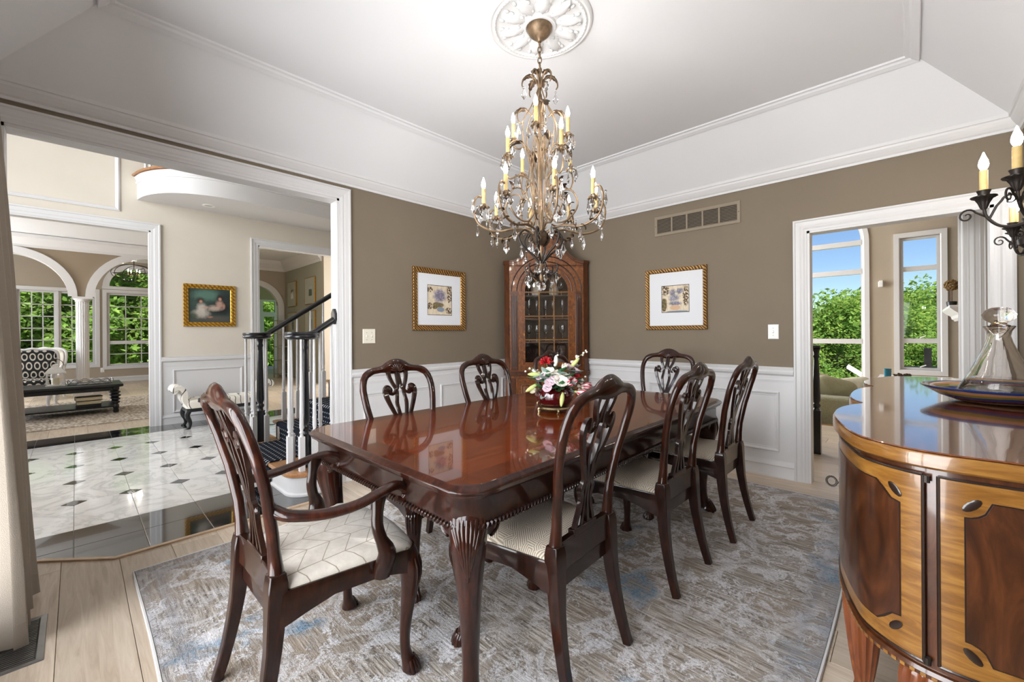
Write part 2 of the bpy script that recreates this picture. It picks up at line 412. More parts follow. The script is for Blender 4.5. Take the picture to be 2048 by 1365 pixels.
casing(lambda u, z, d: (U0+WT+d, u, z), FPY0, FPY1, FPZ, d2)

# ---- tray ceiling
x0, x1, y0, y1 = XMIN, U0, YMIN, V0
zb = ZC + .075
lo = [(x0, y0), (x1, y0), (x1, y1), (x0, y1)]
hi = [(x0+INSET, y0+INSET), (x1-INSET, y0+INSET), (x1-INSET, y1-INSET), (x0+INSET, y1-INSET)]
mb = MB()
mb.loft([[(x, y, zb-.03) for x, y in lo], [(x, y, ZCEIL) for x, y in hi]], False, True)
mb.box(x0-.1, y0-.1, ZCEIL+.06, x1+.1, y1+.1, ZCEIL+.12)
ce = struct('ceiling', mb, ceil_white, 'white tray ceiling with sloped sides over the dining room', 'ceiling')
# the moulding where the slopes meet the flat
def ring_mould(z, x0, y0, x1, y1, prof):
    """prof = [(inset, dz)]"""
    rings = [[(x0+i, y0+i, z+dz), (x1-i, y0+i, z+dz), (x1-i, y1-i, z+dz), (x0+i, y1-i, z+dz)] for i, dz in prof]
    return MB().loft(rings, False, False)
hx0, hy0, hx1, hy1 = hi[0][0], hi[0][1], hi[2][0], hi[2][1]
tag(obj('trim_1', ring_mould(ZCEIL, hx0, hy0, hx1, hy1, [(-.020, -.019), (-.014, -.034), (.004, -.026), (.016, -.022), (.026, -.012), (.045, -.010), (.050, .001)]), ceil_white, None, 0),
    'white moulding around the flat part of the tray ceiling', 'moulding', None, 'structure')
tag(obj('trim_2', ring_mould(0, x0, y0, x1, y1, [(0, ZC), (.014, ZC), (.016, ZC+.016), (.026, ZC+.024), (.040, ZC+.042), (.052, ZC+.060), (.056, ZC+.074), (.064, ZC+.078), (.066, ZC+.100), (.030, ZC+.104)]), white_trim, None, 0),
    'white crown moulding at the top of the dining room walls', 'moulding', None, 'structure')

# ---- ceiling medallion
MX, MY = 1.757, 1.458
med = thing('ceiling_medallion', 'round white plaster medallion with acanthus leaves on the ceiling', 'medallion', (MX, MY, ZCEIL))
prof = [(.283, 0), (.283, -.006), (.277, -.013), (.268, -.016), (.262, -.012), (.256, -.012), (.250, -.018), (.243, -.018), (.238, -.010), (.232, -.008), (.09, -.010), (.086, -.022), (.078, -.024), (.072, -.016), (.0, -.016)]
obj('disc', MB().lathe(prof, n=64, cap=False), plaster, med, 40)
beads = MB()
for i in range(72):
    a = 2*pi*i/72; beads.ell((.2465*cos(a), .2465*sin(a), -.019), (.0045, .0045, .004), 6, 4)
o = obj('bead_ring', beads, plaster, med); o['kind'] = 'stuff'
lm = MB()
for t0, t1, wd, hh in ((.088, .222, .046, .016),):
    N = 9
    rows = []
    for i in range(N+1):
        t = i/N; r = lerp(t0, t1, t)
        lob = .75 + .25*abs(sin(t*pi*3.5))
        hw = wd*(sin(pi*min(1, (t*.9+.1)))**.6)*lob
        zc = -.012 - hh*sin(pi*t)*1.0 - (.014*t*t)
        rows.append([(r, -hw, -.008), (r, -hw*.55, zc+.004), (r, 0, zc-.003), (r, hw*.55, zc+.004), (r, hw, -.008)])
    lm.loft(rows, False, False, closed=False)
    for sgn in (-1, 1):
        for i in range(4):
            r = lerp(t0+.03, t1-.015, i/3); lm.ell((r, sgn*(.022+.004*i), -.013), (.016, .010, .008), 8, 5)
mesh_leaf = lm.mesh('leaf', 60); mesh_leaf.materials.append(plaster)
for i in range(10):
    o = bpy.data.objects.new('leaf', mesh_leaf); COL.objects.link(o); o.parent = med; o.rotation_euler = (0, 0, 2*pi*i/10 + .2)

# ---- light switches and vents
def switch(mp, u, z, wdt, hgt, label, mat, kind):
    t = thing('light_switch', label, 'switch', mp(u, z, 0))
    ox, oy, oz = mp(u, z, 0)
    lm_ = lambda a, b, d: tuple(p - q for p, q in zip(mp(u+a, z+b, d), (ox, oy, oz)))
    obj('plate', MB().loft([[lm_(-wdt/2, -hgt/2, 0), lm_(wdt/2, -hgt/2, 0), lm_(wdt/2, hgt/2, 0), lm_(-wdt/2, hgt/2, 0)],
                            [lm_(-wdt/2, -hgt/2, .004), lm_(wdt/2, -hgt/2, .004), lm_(wdt/2, hgt/2, .004), lm_(-wdt/2, hgt/2, .004)],
                            [lm_(-wdt/2+.005, -hgt/2+.005, .007), lm_(wdt/2-.005, -hgt/2+.005, .007), lm_(wdt/2-.005, hgt/2-.005, .007), lm_(-wdt/2+.005, hgt/2-.005, .007)]]), mat, t, 0)
    for du in ((-.023, .023) if kind == 2 else (0,)):
        r = [(lm_(du-.005, -.012, .006), lm_(du+.005, -.012, .006), lm_(du+.005, .012, .006), lm_(du-.005, .012, .006)),
             (lm_(du-.004, -.006, .016), lm_(du+.004, -.006, .016), lm_(du+.004, .009, .012), lm_(du-.004, .009, .012))]
        obj('toggle', MB().loft(r), mat, t, 0)
        for dz in (-.03, .03):
            c = lm_(du, dz, .0072); obj('screw', MB().ell(c, (.003, .003, .003), 8, 4), steel, t)
switch(leftw, 1.758, 1.20, .116, .124, 'ivory double toggle switch plate beside the foyer opening', switch_mat, 2)
switch(rightw, .848, 1.213, .078, .122, 'white single switch plate beside the family room opening', white_plastic, 1)

vt = thing('wall_vent', 'taupe five-bay return air grille high on the wall above the picture', 'vent', (U0, 1.484, 2.272))
vm = lambda u, z, d: (-d, u, z)
obj('frame', MB().rect_mould(vm, -.393, .393, -.098, .098, [(0, 0), (0, .008), (.004, .010), (.026, .010), (.030, .002)]), vent_mat, vt, 0)
obj('duct_back', MB().box(-.004, -.37, -.075, -.001, .37, .075), dark_slot, vt, 0)
for i in range(1, 5):
    u = -.363 + .726*i/5; obj('divider', MB().box(-.010, u-.007, -.07, -.002, u+.007, .07), vent_mat, vt, 0)
sl = MB()
for i in range(11):
    z = -.066 + .0132*i
    sl.add([(-.002, -.365, z+.006), (-.002, .365, z+.006), (-.008, .365, z), (-.008, -.365, z), (-.002, -.365, z+.0075), (-.002, .365, z+.0075), (-.008, .365, z+.0015), (-.008, -.365, z+.0015)],
           [(0,1,2,3), (4,7,6,5), (0,4,5,1), (2,6,7,3)])
o = obj('louvres', sl, vent_mat, vt, 0); o['kind'] = 'stuff'
for du in (-.38, .38): obj('screw', MB().ell((-.0105, du, 0), (.002, .004, .004), 8, 4), dark_slot, vt)

# floor register by the curtain
fr = thing('floor_register', 'silver floor register with thin slots beside the curtain', 'vent', (-.165, 2.56, 0), radians(0))
obj('frame', MB().rect_mould(lambda u, z, d: (u, z, d), -.075, .075, -.19, .19, [(0, 0), (.002, .004), (.02, .005), (.024, .002)]), steel, fr, 0)
obj('duct_back', MB().box(-.055, -.17, .0008, .055, .17, .0016), dark_slot, fr, 0)
sl = MB()
for i in range(24):
    y = -.16 + .32*i/23; sl.box(-.05, y-.003, .0018, .05, y+.003, .004)
o = obj('slats', sl, steel, fr, 0); o['kind'] = 'stuff'

# ---- rug
t = NT('rug_distressed'); vec = t.coord('Object')
X_, Y_, Z_ = t.sep(vec)
rib = t.noise(t.vmath('MULTIPLY', vec, (95, 7, 1)).outputs[0], 1.0, 3, .6)
fine = t.noise(vec, 85, 4, .75)
big = t.noise(vec, 1.6, 3, .55, .6)
mid = t.noise(vec, 10.0, 6, .68, .9)
base = t.ramp(rib, [(.30, srgb(98, 89, 79)), (.48, srgb(154, 145, 135)), (.66, srgb(200, 193, 186))])
base = t.mix(t.ramp(big, [(.45, 0.0), (.62, .55)]), base, srgb(158, 142, 125))
shag = t.ramp(t.math('ADD', t.math('MULTIPLY', mid, .75), t.math('MULTIPLY', fine, .28)), [(.50, 0.0), (.57, 1.0)])
shagcol = t.ramp(fine, [(.3, srgb(176, 174, 176)), (.6, srgb(230, 228, 230))])
cover = t.ramp(t.noise(vec, 2.3, 3, .6, .3), [(.34, .25), (.54, 1.0)])
col = t.mix(t.math('MULTIPLY', shag, cover), base, shagcol)
# interlaced rings
def ringmask(sx, sy, ox, oy, r, wd):
    u = t.math('SUBTRACT', t.math('FRACT', t.math('ADD', t.math('MULTIPLY', X_, 1/sx), ox)), .5)
    v = t.math('SUBTRACT', t.math('FRACT', t.math('ADD', t.math('MULTIPLY', Y_, 1/sy), oy)), .5)
    u = t.math('MULTIPLY', u, sx); v = t.math('MULTIPLY', v, sy)
    wob = t.math('MULTIPLY', t.math('SUBTRACT', mid, .5), .10)
    d = t.math('ADD', t.math('SQRT', t.math('ADD', t.math('MULTIPLY', u, u), t.math('MULTIPLY', v, v))), wob)
    return t.math('LESS_THAN', t.math('ABSOLUTE', t.math('SUBTRACT', d, r)), wd)
rg = t.math('MAXIMUM', ringmask(.62, .62, .1, .2, .20, .013), ringmask(.62, .62, .6, .7, .20, .013))
rg = t.math('MULTIPLY', rg, t.ramp(t.noise(vec, 3.1, 3, .5), [(.40, 0.0), (.58, .6)]))
col = t.mix(rg, col, shagcol)
blue = t.math('MULTIPLY', t.ramp(t.noise(t.vmath('ADD', vec, (3.7, 1.9, 0)).outputs[0], 2.4, 3, .55, .4), [(.60, 0.0), (.68, .8)]), t.ramp(mid, [(.42, .15), (.56, 1.0)]))
col = t.mix(blue, col, t.ramp(fine, [(.3, srgb(62, 96, 122)), (.7, srgb(126, 164, 190))]))
# border bands
ex = t.math('SUBTRACT', 1.76, t.math('ABSOLUTE', X_)); ey = t.math('SUBTRACT', 1.315, t.math('ABSOLUTE', Y_)); ed = t.math('MINIMUM', ex, ey)
band = t.ramp(ed, [(0.0, 0.6), (.05, .12), (.07, .65), (.12, .15), (.16, 0.0)])
col = t.mix(t.math('MULTIPLY', band, t.ramp(fine, [(.3, .2), (.6, 1.0)])), col, srgb(150, 151, 158))
t.p(Base_Color=col, Roughness=.95, Specular_IOR_Level=.1)
t.bump(t.math('ADD', t.math('MULTIPLY', rib, .6), t.math('ADD', t.math('MULTIPLY', shag, .5), t.math('MULTIPLY', fine, .5))), .6, .012)
rug_mat = t.m
rug_edge = plain('rug_binding', srgb(214, 212, 210), .9)
RC = (1.965, 1.57)
rg_o = thing('area_rug', 'distressed grey and blue patterned rug under the dining table', 'rug', (RC[0], RC[1], 0))
def rug_outline(e, k=24):
    pts = []
    cs = [(-1.76-e, -1.315-e), (1.76+e, -1.315-e), (1.76+e, 1.315+e), (-1.76-e, 1.315+e)]
    rr = random.Random(5)
    for i in range(4):
        a, b = cs[i], cs[(i+1) % 4]
        for j in range(k):
            tt = j/k; wv = .006*sin(tt*9+i*2)*sin(pi*tt)
            px, py = lerp(a[0], b[0], tt), lerp(a[1], b[1], tt)
            if i % 2: px += wv
            else: py += wv
            pts.append((px, py))
    return pts
o0 = rug_outline(0); o1 = rug_outline(.006)
obj('pile', MB().loft([[(x, y, .001) for x, y in o0], [(x, y, .011) for x, y in o0]]), rug_mat, rg_o, 0)
obj('binding', MB().tube([(x, y, .006) for x, y in o1], .0062, ref=(0,0,1), n=6, closed=True), rug_edge, rg_o)
# ================================================================== dining table
def spiral(c, r0, r1, a0, turns, plane, k=22):
    out = []
    for i in range(k+1):
        t = i/k; r = lerp(r0, r1, t); a = a0 + turns*2*pi*t
        out.append(plane(c, r*cos(a), r*sin(a)))
    return out

TX0, TX1, TY0, TY1, TZ = .765, 3.045, .925, 2.135, .765
tcx, tcy = (TX0+TX1)/2, (TY0+TY1)/2
tb = thing('dining_table', 'long polished mahogany dining table with canted corners and carved cabriole legs', 'table', (tcx, tcy, 0))
HX, HY = (TX1-TX0)/2, (TY1-TY0)/2
def toutline(e, c=.075, k=4):
    """rectangle with softly rounded, canted corners, grown by e"""
    hx, hy = HX+e, HY+e; pts = []
    cc = c
    for sx, sy in ((1,-1), (1,1), (-1,1), (-1,-1)):
        A = (sx*(hx-cc), sy*hy); B = (sx*hx, sy*(hy-cc))
        seq = [A, B] if sx*sy < 0 else [B, A]
        P, Q = seq
        for i in range(k+1):
            t = i/k; px, py = lerp(P[0], Q[0], t), lerp(P[1], Q[1], t)
            bul = .014*sin(pi*t); px += sx*bul*.7; py += sy*bul*.7
            pts.append((px, py))
    return pts
edge = [(-.02, TZ-.040), (-.014, TZ-.042), (-.006, TZ-.038), (-.004, TZ-.030), (.0, TZ-.026), (.004, TZ-.018), (.0, TZ-.010), (-.008, TZ-.007), (-.010, TZ-.003), (-.016, TZ)]
# the top comes in sections (main halves and a leaf) with fine seams
obj('top_moulding', MB().loft([[(x, y, z) for x, y in toutline(e)] for e, z in edge], True, False), mahogany, tb, 50)
inn = toutline(-.016); SEAMS = [-99, 1.715-tcx, 2.16-tcx, 99]
for i in range(3):
    a, b = SEAMS[i]+.0007, SEAMS[i+1]-.0007
    pl = clip_poly([(-HX+.015+.10, -HY+.115), (HX-.115, -HY+.115), (HX-.115, HY-.115), (-HX+.115, HY-.115)], [(-1, 0, -a), (1, 0, b)])
    obj('top_section', MB().poly(pl, TZ-.012, TZ), table_top_mat, tb, 0)
bandm = MB()
n = len(inn); ib = []
for x, y in inn:
    ib.append((max(-HX+.115, min(HX-.115, x)), max(-HY+.115, min(HY-.115, y))))
bandm.loft([[(x, y, TZ) for x, y in inn], [(x, y, TZ) for x, y in ib]], False, False)
obj('crossband', bandm, table_band, tb, 0)
# apron
obj('apron', MB().loft([[(x, y, z) for x, y in toutline(e)] for e, z in ((-.030, TZ-.132), (-.026, TZ-.130), (-.026, TZ-.055), (-.020, TZ-.046), (-.018, TZ-.040))], True, False), mahogany_dark, tb, 50)
gd = MB(); ol = toutline(-.022); L = len(ol)
for i in range(L):
    a, b = Vector(ol[i]), Vector(ol[(i+1) % L]); d = (b-a); ln = d.length
    m = max(1, round(ln/.017)); nrm = Vector((d.y, -d.x)).normalized(); ang = atan2(d.y, d.x)
    for j in range(m):
        p = a + d*((j+.5)/m)
        R_ = Matrix.Rotation(ang, 3, 'Z') @ Matrix.Rotation(radians(35), 3, 'Y')
        gd.ell((p.x, p.y, TZ-.134), (.0065, .010, .013), 6, 4, R_)
o = obj('gadroon_trim', gd, mahogany_dark, tb); o['kind'] = 'stuff'
# legs
def table_leg_mesh():
    mb = MB()
    # path in the outward diagonal direction (local +x = outward)
    zs = [.655, .62, .56, .48, .38, .28, .18, .10, .055, .03, .012, 0]
    xo = [.0, .014, .028, .020, .006, -.006, -.012, -.008, .004, .014, .016, .012]
    ra = [.062, .068, .062, .052, .042, .035, .030, .029, .034, .044, .045, .036]
    path = smooth_path([(xo[i], 0, zs[i]) for i in range(len(zs))], 3); rad = [v[0] for v in smooth_path([(r, 0, 0) for r in ra], 3)]
    mb.tube(path, rad, [r*.95 for r in rad], ref=(0,1,0), n=14)
    return mb
def leg_carving():
    mb = MB()
    # acanthus fan on the knee: ribs spreading downward
    for k in range(-4, 5):
        a = k*.16
        p = []; rr = []
        for i in range(8):
            t = i/7; z = .64 - t*(.19 - .018*abs(k)); 
            zz = [.655,.62,.56,.48,.38]; xo=[.0,.014,.028,.020,.006]; ra=[.062,.068,.062,.052,.042]
            xr = interp([-v for v in zz], xo, -z); r = interp([-v for v in zz], ra, -z)
            aa = a*(1.15 - .75*t) * 3.0 * .42
            p.append((xr + (r+.002)*cos(aa), (r*.95+.002)*sin(aa), z)); rr.append(.0065*(1-.55*t)+.0015)
        mb.tube(p, rr, ref=None, n=6)
    # scrolled ears either side
    return mb
def leg_ear(s):
    mb = MB()
    pl = lambda c, u, v: (c[0] + u*.72, c[1] + u*.72*s*0 + 0, c[2] + v)
    # ear lies along the apron: direction at 45 degrees back from the diagonal
    dx, dy = -.707, .707*s
    base = Vector((.035, s*.035, .60))
    pth = []
    for i in range(26):
        t = i/25; r = lerp(.034, .006, t); a = -pi*.55 + t*2*pi*1.35
        u, v = .05 + r*cos(a), r*sin(a)
        pth.append(base + Vector((dx*u, dy*u, v)))
    mb.tube(pth, [lerp(.009, .006, i/25) for i in range(26)], ref=None, n=6)
    # bracket body behind the scroll
    mb.ell(base + Vector((dx*.045, dy*.045, .01)), (.038, .012, .045), 10, 6, Matrix.Rotation(atan2(dy, dx), 3, 'Z'))
    return mb
def leg_toes():
    mb = MB()
    for k in range(-2, 3):
        a = k*.55
        pth = smooth_path([(.0+.03*cos(a), .03*sin(a), .07), (.012+.043*cos(a), .043*sin(a), .035), (.016+.050*cos(a), .050*sin(a), .012), (.016+.046*cos(a), .046*sin(a), .001)], 3)
        mb.tube(pth, [.011, .012, .013, .012, .012, .012, .012, .011, .011, .010][:len(pth)], ref=None, n=6)
    return mb
leg_me = table_leg_mesh().mesh('leg', 50); carve_me = leg_carving().mesh('knee_carving', 60); toe_me = leg_toes().mesh('claw_toes', 60)
ear_me = [leg_ear(1).mesh('scroll_ear', 60), leg_ear(-1).mesh('scroll_ear', 60)]
for m_ in (leg_me, carve_me, toe_me, *ear_me): m_.materials.append(mahogany)
for sx, sy in ((-1,-1), (1,-1), (1,1), (-1,1)):
    l = bpy.data.objects.new('leg', leg_me); COL.objects.link(l); l.parent = tb
    l.location = (sx*(HX-.105), sy*(HY-.105), .011); l.rotation_euler = (0, 0, atan2(sy, sx))
    for m_ in (carve_me, toe_me, *ear_me):
        c = bpy.data.objects.new(m_.name.split('.')[0], m_); COL.objects.link(c); c.parent = l

# ================================================================== dining chairs
t = NT('seat_maze_fabric'); vec = t.coord('Object')
vo = t.n('TexVoronoi'); t.set(vo.inputs['Vector'], vec); vo.inputs['Scale'].default_value = 26
rot = t.n('VectorRotate'); rot.rotation_type = 'Z_AXIS'; t.set(rot.inputs['Vector'], vec); t.set(rot.inputs['Angle'], t.math('MULTIPLY', t.math('FLOOR', t.math('MULTIPLY', vo.outputs['Color'], 4)), .785))
wv = t.n('TexWave'); t.set(wv.inputs['Vector'], rot.outputs[0]); wv.inputs['Scale'].default_value = 42; wv.inputs['Distortion'].default_value = 1.2
fac = t.ramp(wv.outputs['Fac'], [(.42, 0.0), (.58, 1.0)])
t.p(Base_Color=t.mix(fac, srgb(152, 138, 120), srgb(206, 196, 180)), Roughness=.7, Specular_IOR_Level=.25, Sheen_Weight=.2); t.bump(fac, .25, .002)
maze_fabric = t.m
t = NT('seat_chevron_fabric'); vec = t.coord('Object'); X_, Y_, Z_ = t.sep(vec)
u = t.math('MULTIPLY', t.math('ADD', X_, .5), 1/.085); fr_ = t.math('FRACT', u)
par = t.math('SUBTRACT', t.math('MULTIPLY', t.math('FLOOR', t.math('MULTIPLY', t.math('FRACT', t.math('MULTIPLY', u, .5)), 2.0)), 2.0), 1.0)
sl_ = t.math('ADD', Y_, t.math('MULTIPLY', t.math('MULTIPLY', par, t.math('SUBTRACT', fr_, .5)), .060))
ln = t.math('LESS_THAN', t.math('ABSOLUTE', t.math('SUBTRACT', t.math('FRACT', t.math('MULTIPLY', sl_, 1/.075)), .5)), .022)
cl_ = t.math('LESS_THAN', t.math('ABSOLUTE', t.math('SUBTRACT', fr_, .5)), .482); cl_ = t.math('SUBTRACT', 1.0, cl_)
mask = t.math('MAXIMUM', ln, cl_)
cloth = t.ramp(t.noise(vec, 30, 4, .6), [(.3, srgb(184, 176, 165)), (.7, srgb(203, 196, 186))])
t.p(Base_Color=t.mix(mask, cloth, srgb(142, 130, 114)), Roughness=.75, Specular_IOR_Level=.2, Sheen_Weight=.2); t.bump(t.noise(vec, 160, 3), .15, .002)
chevron_fabric = t.m

def back_y(z): return interp([0, .05, .12, .20, .28, .42, .50, .62, .75, .86, .93, .98, 1.06], [-.278, -.263, -.245, -.229, -.217, -.205, -.203, -.213, -.236, -.264, -.286, -.303, -.327], z)
def seat_outline(hw_f, hw_r, yf, yr, e=0, bow=.025):
    pts = []
    hw_f += e; hw_r += e; yf += e; yr -= e
    r = .06
    # rear edge to front, going anticlockwise from rear right
    side = lambda y: lerp(hw_r, hw_f, (y-yr)/(yf-yr))
    for i in range(6): y = lerp(yr, yf-r, i/5); pts.append((side(y), y))
    for i in range(1, 6):
        a = i/6*pi/2; pts.append((hw_f-r+r*cos(a), yf-r+r*sin(a)))
    for i in range(7):
        tt = i/6; x = lerp(hw_f-r, -hw_f+r, tt); pts.append((x, yf + bow*sin(pi*tt)))
    for i in range(5, 0, -1):
        a = i/6*pi/2; pts.append((-(hw_f-r+r*cos(a)), yf-r+r*sin(a)))
    for i in range(5, -1, -1): y = lerp(yr, yf-r, i/5); pts.append((-side(y), y))
    return pts

def make_chair(name, arms, fabric, k=1.0):
    """k widens the chair; returns the root, facing +Y, at the origin"""
    ch = thing(name, 'chair', 'chair')
    hwf, hwr, yf, yr = .252*k, .190*k, .235, -.195
    # seat rail: ring with shaped lower edge
    so = seat_outline(hwf, hwr, yf, yr, .010); si = seat_outline(hwf, hwr, yf, yr, -.028)
    def zlow(x, y):
        dfront = min(math.hypot(x-hwf, y-yf), math.hypot(x+hwf, y-yf)); drear = min(math.hypot(x-hwr, y-yr), math.hypot(x+hwr, y-yr))
        return .388 - .035*max(0, 1-dfront/.11) - .055*max(0, 1-drear/.12)
    rings = [[(x, y, zlow(x, y)) for x, y in si], [(x, y, zlow(x, y)) for x, y in so], [(x, y, .440) for x, y in so], [(x*.99, y*.99, .448) for x, y in so], [(x, y, .446) for x, y in si]]
    obj('seat_rail', MB().loft(rings + [rings[0]], False, False), mahogany_dark, ch, 50)
    # cushion
    cr = []
    for e, z in ((.000, .440), (.002, .452), (-.006, .466), (-.030, .480), (-.075, .489), (-.13, .493)):
        cr.append([(x, y, z) for x, y in seat_outline(hwf, hwr, yf, yr, e, .025)])
    obj('seat', MB().loft(cr, True, True), fabric, ch, 60)
    # back posts running down into the rear legs
    zs = [0, .06, .12, .20, .28, .36, .42, .47, .50, .56, .62, .69, .75, .81, .86, .90, .93, .955, .975]
    xs = [.196, .193, .190, .186, .182, .178, .176, .175, .173, .172, .176, .187, .200, .211, .217, .219, .215, .207, .194]
    ha = [.015, .016, .0165, .018, .020, .023, .026, .028, .024, .020, .019, .019, .019, .019, .019, .019, .019, .020, .020]
    hb = [.016, .017, .018, .020, .022, .025, .028, .027, .022, .018, .017, .0165, .016, .016, .016, .016, .016, .016, .016]
    for s in (1, -1):
        p = [(s*xs[i]*k, back_y(zs[i]), zs[i]) for i in range(len(zs))]
        low = MB().tube(p[:9], ha[:9], hb[:9], ref=(0,1,0), box=True)
        obj('leg', low, mahogany_dark, ch, 50, bevel=.004)
        up = MB().tube(p[7:], ha[7:], hb[7:], ref=(0,1,0), n=10)
        obj('back_post', up, mahogany, ch, 60)
    # crest rail
    cx = [(-.205, .952, .016), (-.194, .975, .020), (-.172, .990, .021), (-.145, 1.000, .019), (-.115, 1.004, .019), (-.085, 1.008, .022), (-.055, 1.014, .034), (-.028, 1.018, .041), (0, 1.020, .043)]
    cx = cx + [(-x, z, w_) for x, z, w_ in reversed(cx[:-1])]
    sp = smooth_path([(x*k, z, w_) for x, z, w_ in cx], 3)
    crest = obj('crest_rail', MB().tube([(v[0], back_y(v[1]), v[1]) for v in sp], [v[2] for v in sp], .0165, ref=(0,1,0), n=12), mahogany, ch, 60)
    sh = MB()
    for j in range(-4, 5):
        a = j*.32
        pth = [(sin(a)*r*.045*k, back_y(.99+cos(a)*r*.05)+.0155+.004*sin(pi*r), .988+cos(a)*r*.052) for r in (.15, .45, .75, 1.0)]
        sh.tube(pth, [.002, .0045, .0055, .003], ref=None, n=6)
    obj('shell_carving', sh, mahogany, crest, 60)
    # pierced splat
    th = .0075
    def strip(pts, mb):
        q = smooth_path([(x*k, z, w_) for x, z, w_ in pts], 4)
        mb.tube([(v[0], back_y(v[1])+.002, v[1]) for v in q], [v[2] for v in q], th, ref=(0,1,0), box=True)
    mb = MB()
    for s in (1, -1):
        strip([(s*.056, .992, .012), (s*.054, .965, .010), (s*.042, .930, .0085), (s*.027, .900, .0085), (s*.022, .875, .008), (s*.026, .845, .008), (s*.030, .815, .0085), (s*.024, .770, .0085), (s*.014, .725, .0085), (s*.010, .690, .010)], mb)
        strip([(s*.008, .985, .006), (s*.009, .930, .006), (s*.014, .900, .007), (s*.030, .880, .007), (s*.050, .868, .008), (s*.064, .872, .010)], mb)
        strip([(s*.062, .905, .006), (s*.078, .910, .010), (s*.092, .895, .012), (s*.092, .868, .013), (s*.080, .828, .011), (s*.062, .785, .0095), (s*.042, .740, .009), (s*.024, .695, .010), (s*.018, .670, .011)], mb)
        q = [(s*.072*k, back_y(.888)+.002, .888)]
        mb.ell(q[0], (.026*k, .010, .024), 10, 6)
        # lower half flaring to the shoe
        strip([(s*.016, .680, .011), (s*.030, .660, .010), (s*.034, .640, .010), (s*.028, .615, .009), (s*.034, .580, .008), (s*.050, .540, .008), (s*.062, .500, .009)], mb)
        strip([(s*.006, .690, .008), (s*.008, .640, .007), (s*.010, .590, .006), (s*.018, .540, .007), (s*.026, .498, .008)], mb)
        mb.ell((s*.038*k, back_y(.648)+.002, .648), (.014*k, .009, .013), 8, 5)
    obj('splat', mb, mahogany_dark, ch, 40)
    # shoe / rear rail
    obj('rear_rail', MB().tube([(-.178*k, -.207, .455), (-.09*k, -.200, .452), (.09*k, -.200, .452), (.178*k, -.207, .455)], .050, .013, ref=(0,1,0), box=True), mahogany_dark, ch, 40, bevel=.003)
    obj('splat_shoe', MB().box(-.075*k, -.214, .49, .075*k, -.186, .515), mahogany_dark, ch, 40, bevel=.003)
    # front cabriole legs
    for s in (1, -1):
        zz = [.432, .40, .36, .30, .23, .15, .085, .045, .022, .008, 0]
        xo = [.0, .010, .017, .014, .005, -.003, -.004, .004, .012, .014, .012]
        ra = [.036, .038, .038, .031, .0245, .0195, .018, .022, .030, .031, .026]
        pth = smooth_path([(xo[i]*.75*s, xo[i]*.75, zz[i]) for i in range(len(zz))], 3); rd = [v[0] for v in smooth_path([(r, 0, 0) for r in ra], 3)]
        lg = obj('leg', MB().tube(pth, rd, ref=(0,1,0), n=12), mahogany, ch, 60, loc=(s*(hwf-.034), yf-.030, 0))
        cv = MB()
        for j in range(-2, 3):
            aa = atan2(1, s) + j*.33
            cv.tube([(xx*.75*s+(r+.001)*cos(aa), xx*.75+(r+.001)*sin(aa), z) for z, xx, r in ((.41, .008, .037), (.38, .014, .038), (.345, .016, .036), (.31, .014, .032))], [.003, .005, .004, .0015], ref=None, n=5)
        obj('knee_carving', cv, mahogany, lg, 60)
        tz = MB()
        for j in range(-2, 3):
            aa = atan2(1, s) + j*.5
            tz.tube([(.006*s+.020*cos(aa), .006+.020*sin(aa), .045), (.009*s+.030*cos(aa), .009+.030*sin(aa), .022), (.010*s+.033*cos(aa), .010+.033*sin(aa), .005)], [.007, .008, .007], ref=None, n=6)
        obj('claw_toes', tz, mahogany, lg, 60)
    if arms:
        for s in (1, -1):
            pth = smooth_path([(s*.185*k, back_y(.69)+.012, .690), (s*.212*k, -.175, .672), (s*.248*k, -.09, .662), (s*.268*k, .0, .668), (s*.268*k, .075, .684), (s*.258*k, .135, .690), (s*.250*k, .175, .676), (s*.247*k, .190, .648), (s*.247*k, .172, .630), (s*.247*k, .152, .640)], 4)
            m = len(pth); aw = [interp([0, .15, .4, .7, .85, 1], [.016, .020, .023, .021, .017, .010], i/(m-1)) for i in range(m)]
            ah = [interp([0, .15, .4, .7, .85, 1], [.020, .017, .015, .016, .014, .009], i/(m-1)) for i in range(m)]
            ar = obj('arm', MB().tube(pth, aw, ah, ref=(0,0.05,1) , n=10), mahogany, ch, 60)
            pth = smooth_path([(s*.258*k, .085, .682), (s*.258*k, .078, .640), (s*.262*k, .072, .58), (s*.270*k, .082, .53), (s*.276*k, .098, .485), (s*.262*k, .095, .43), (s*.256*k, .092, .40)], 3)
            m = len(pth)
            obj('arm_support', MB().tube(pth, [interp([0, .2, .5, .75, 1], [.016, .015, .018, .026, .020], i/(m-1)) for i in range(m)][::1], [interp([0, .2, .5, .75, 1], [.030, .020, .020, .036, .030], i/(m-1)) for i in range(m)], ref=(0,1,0), n=10), mahogany_dark, ch, 60)
    return ch

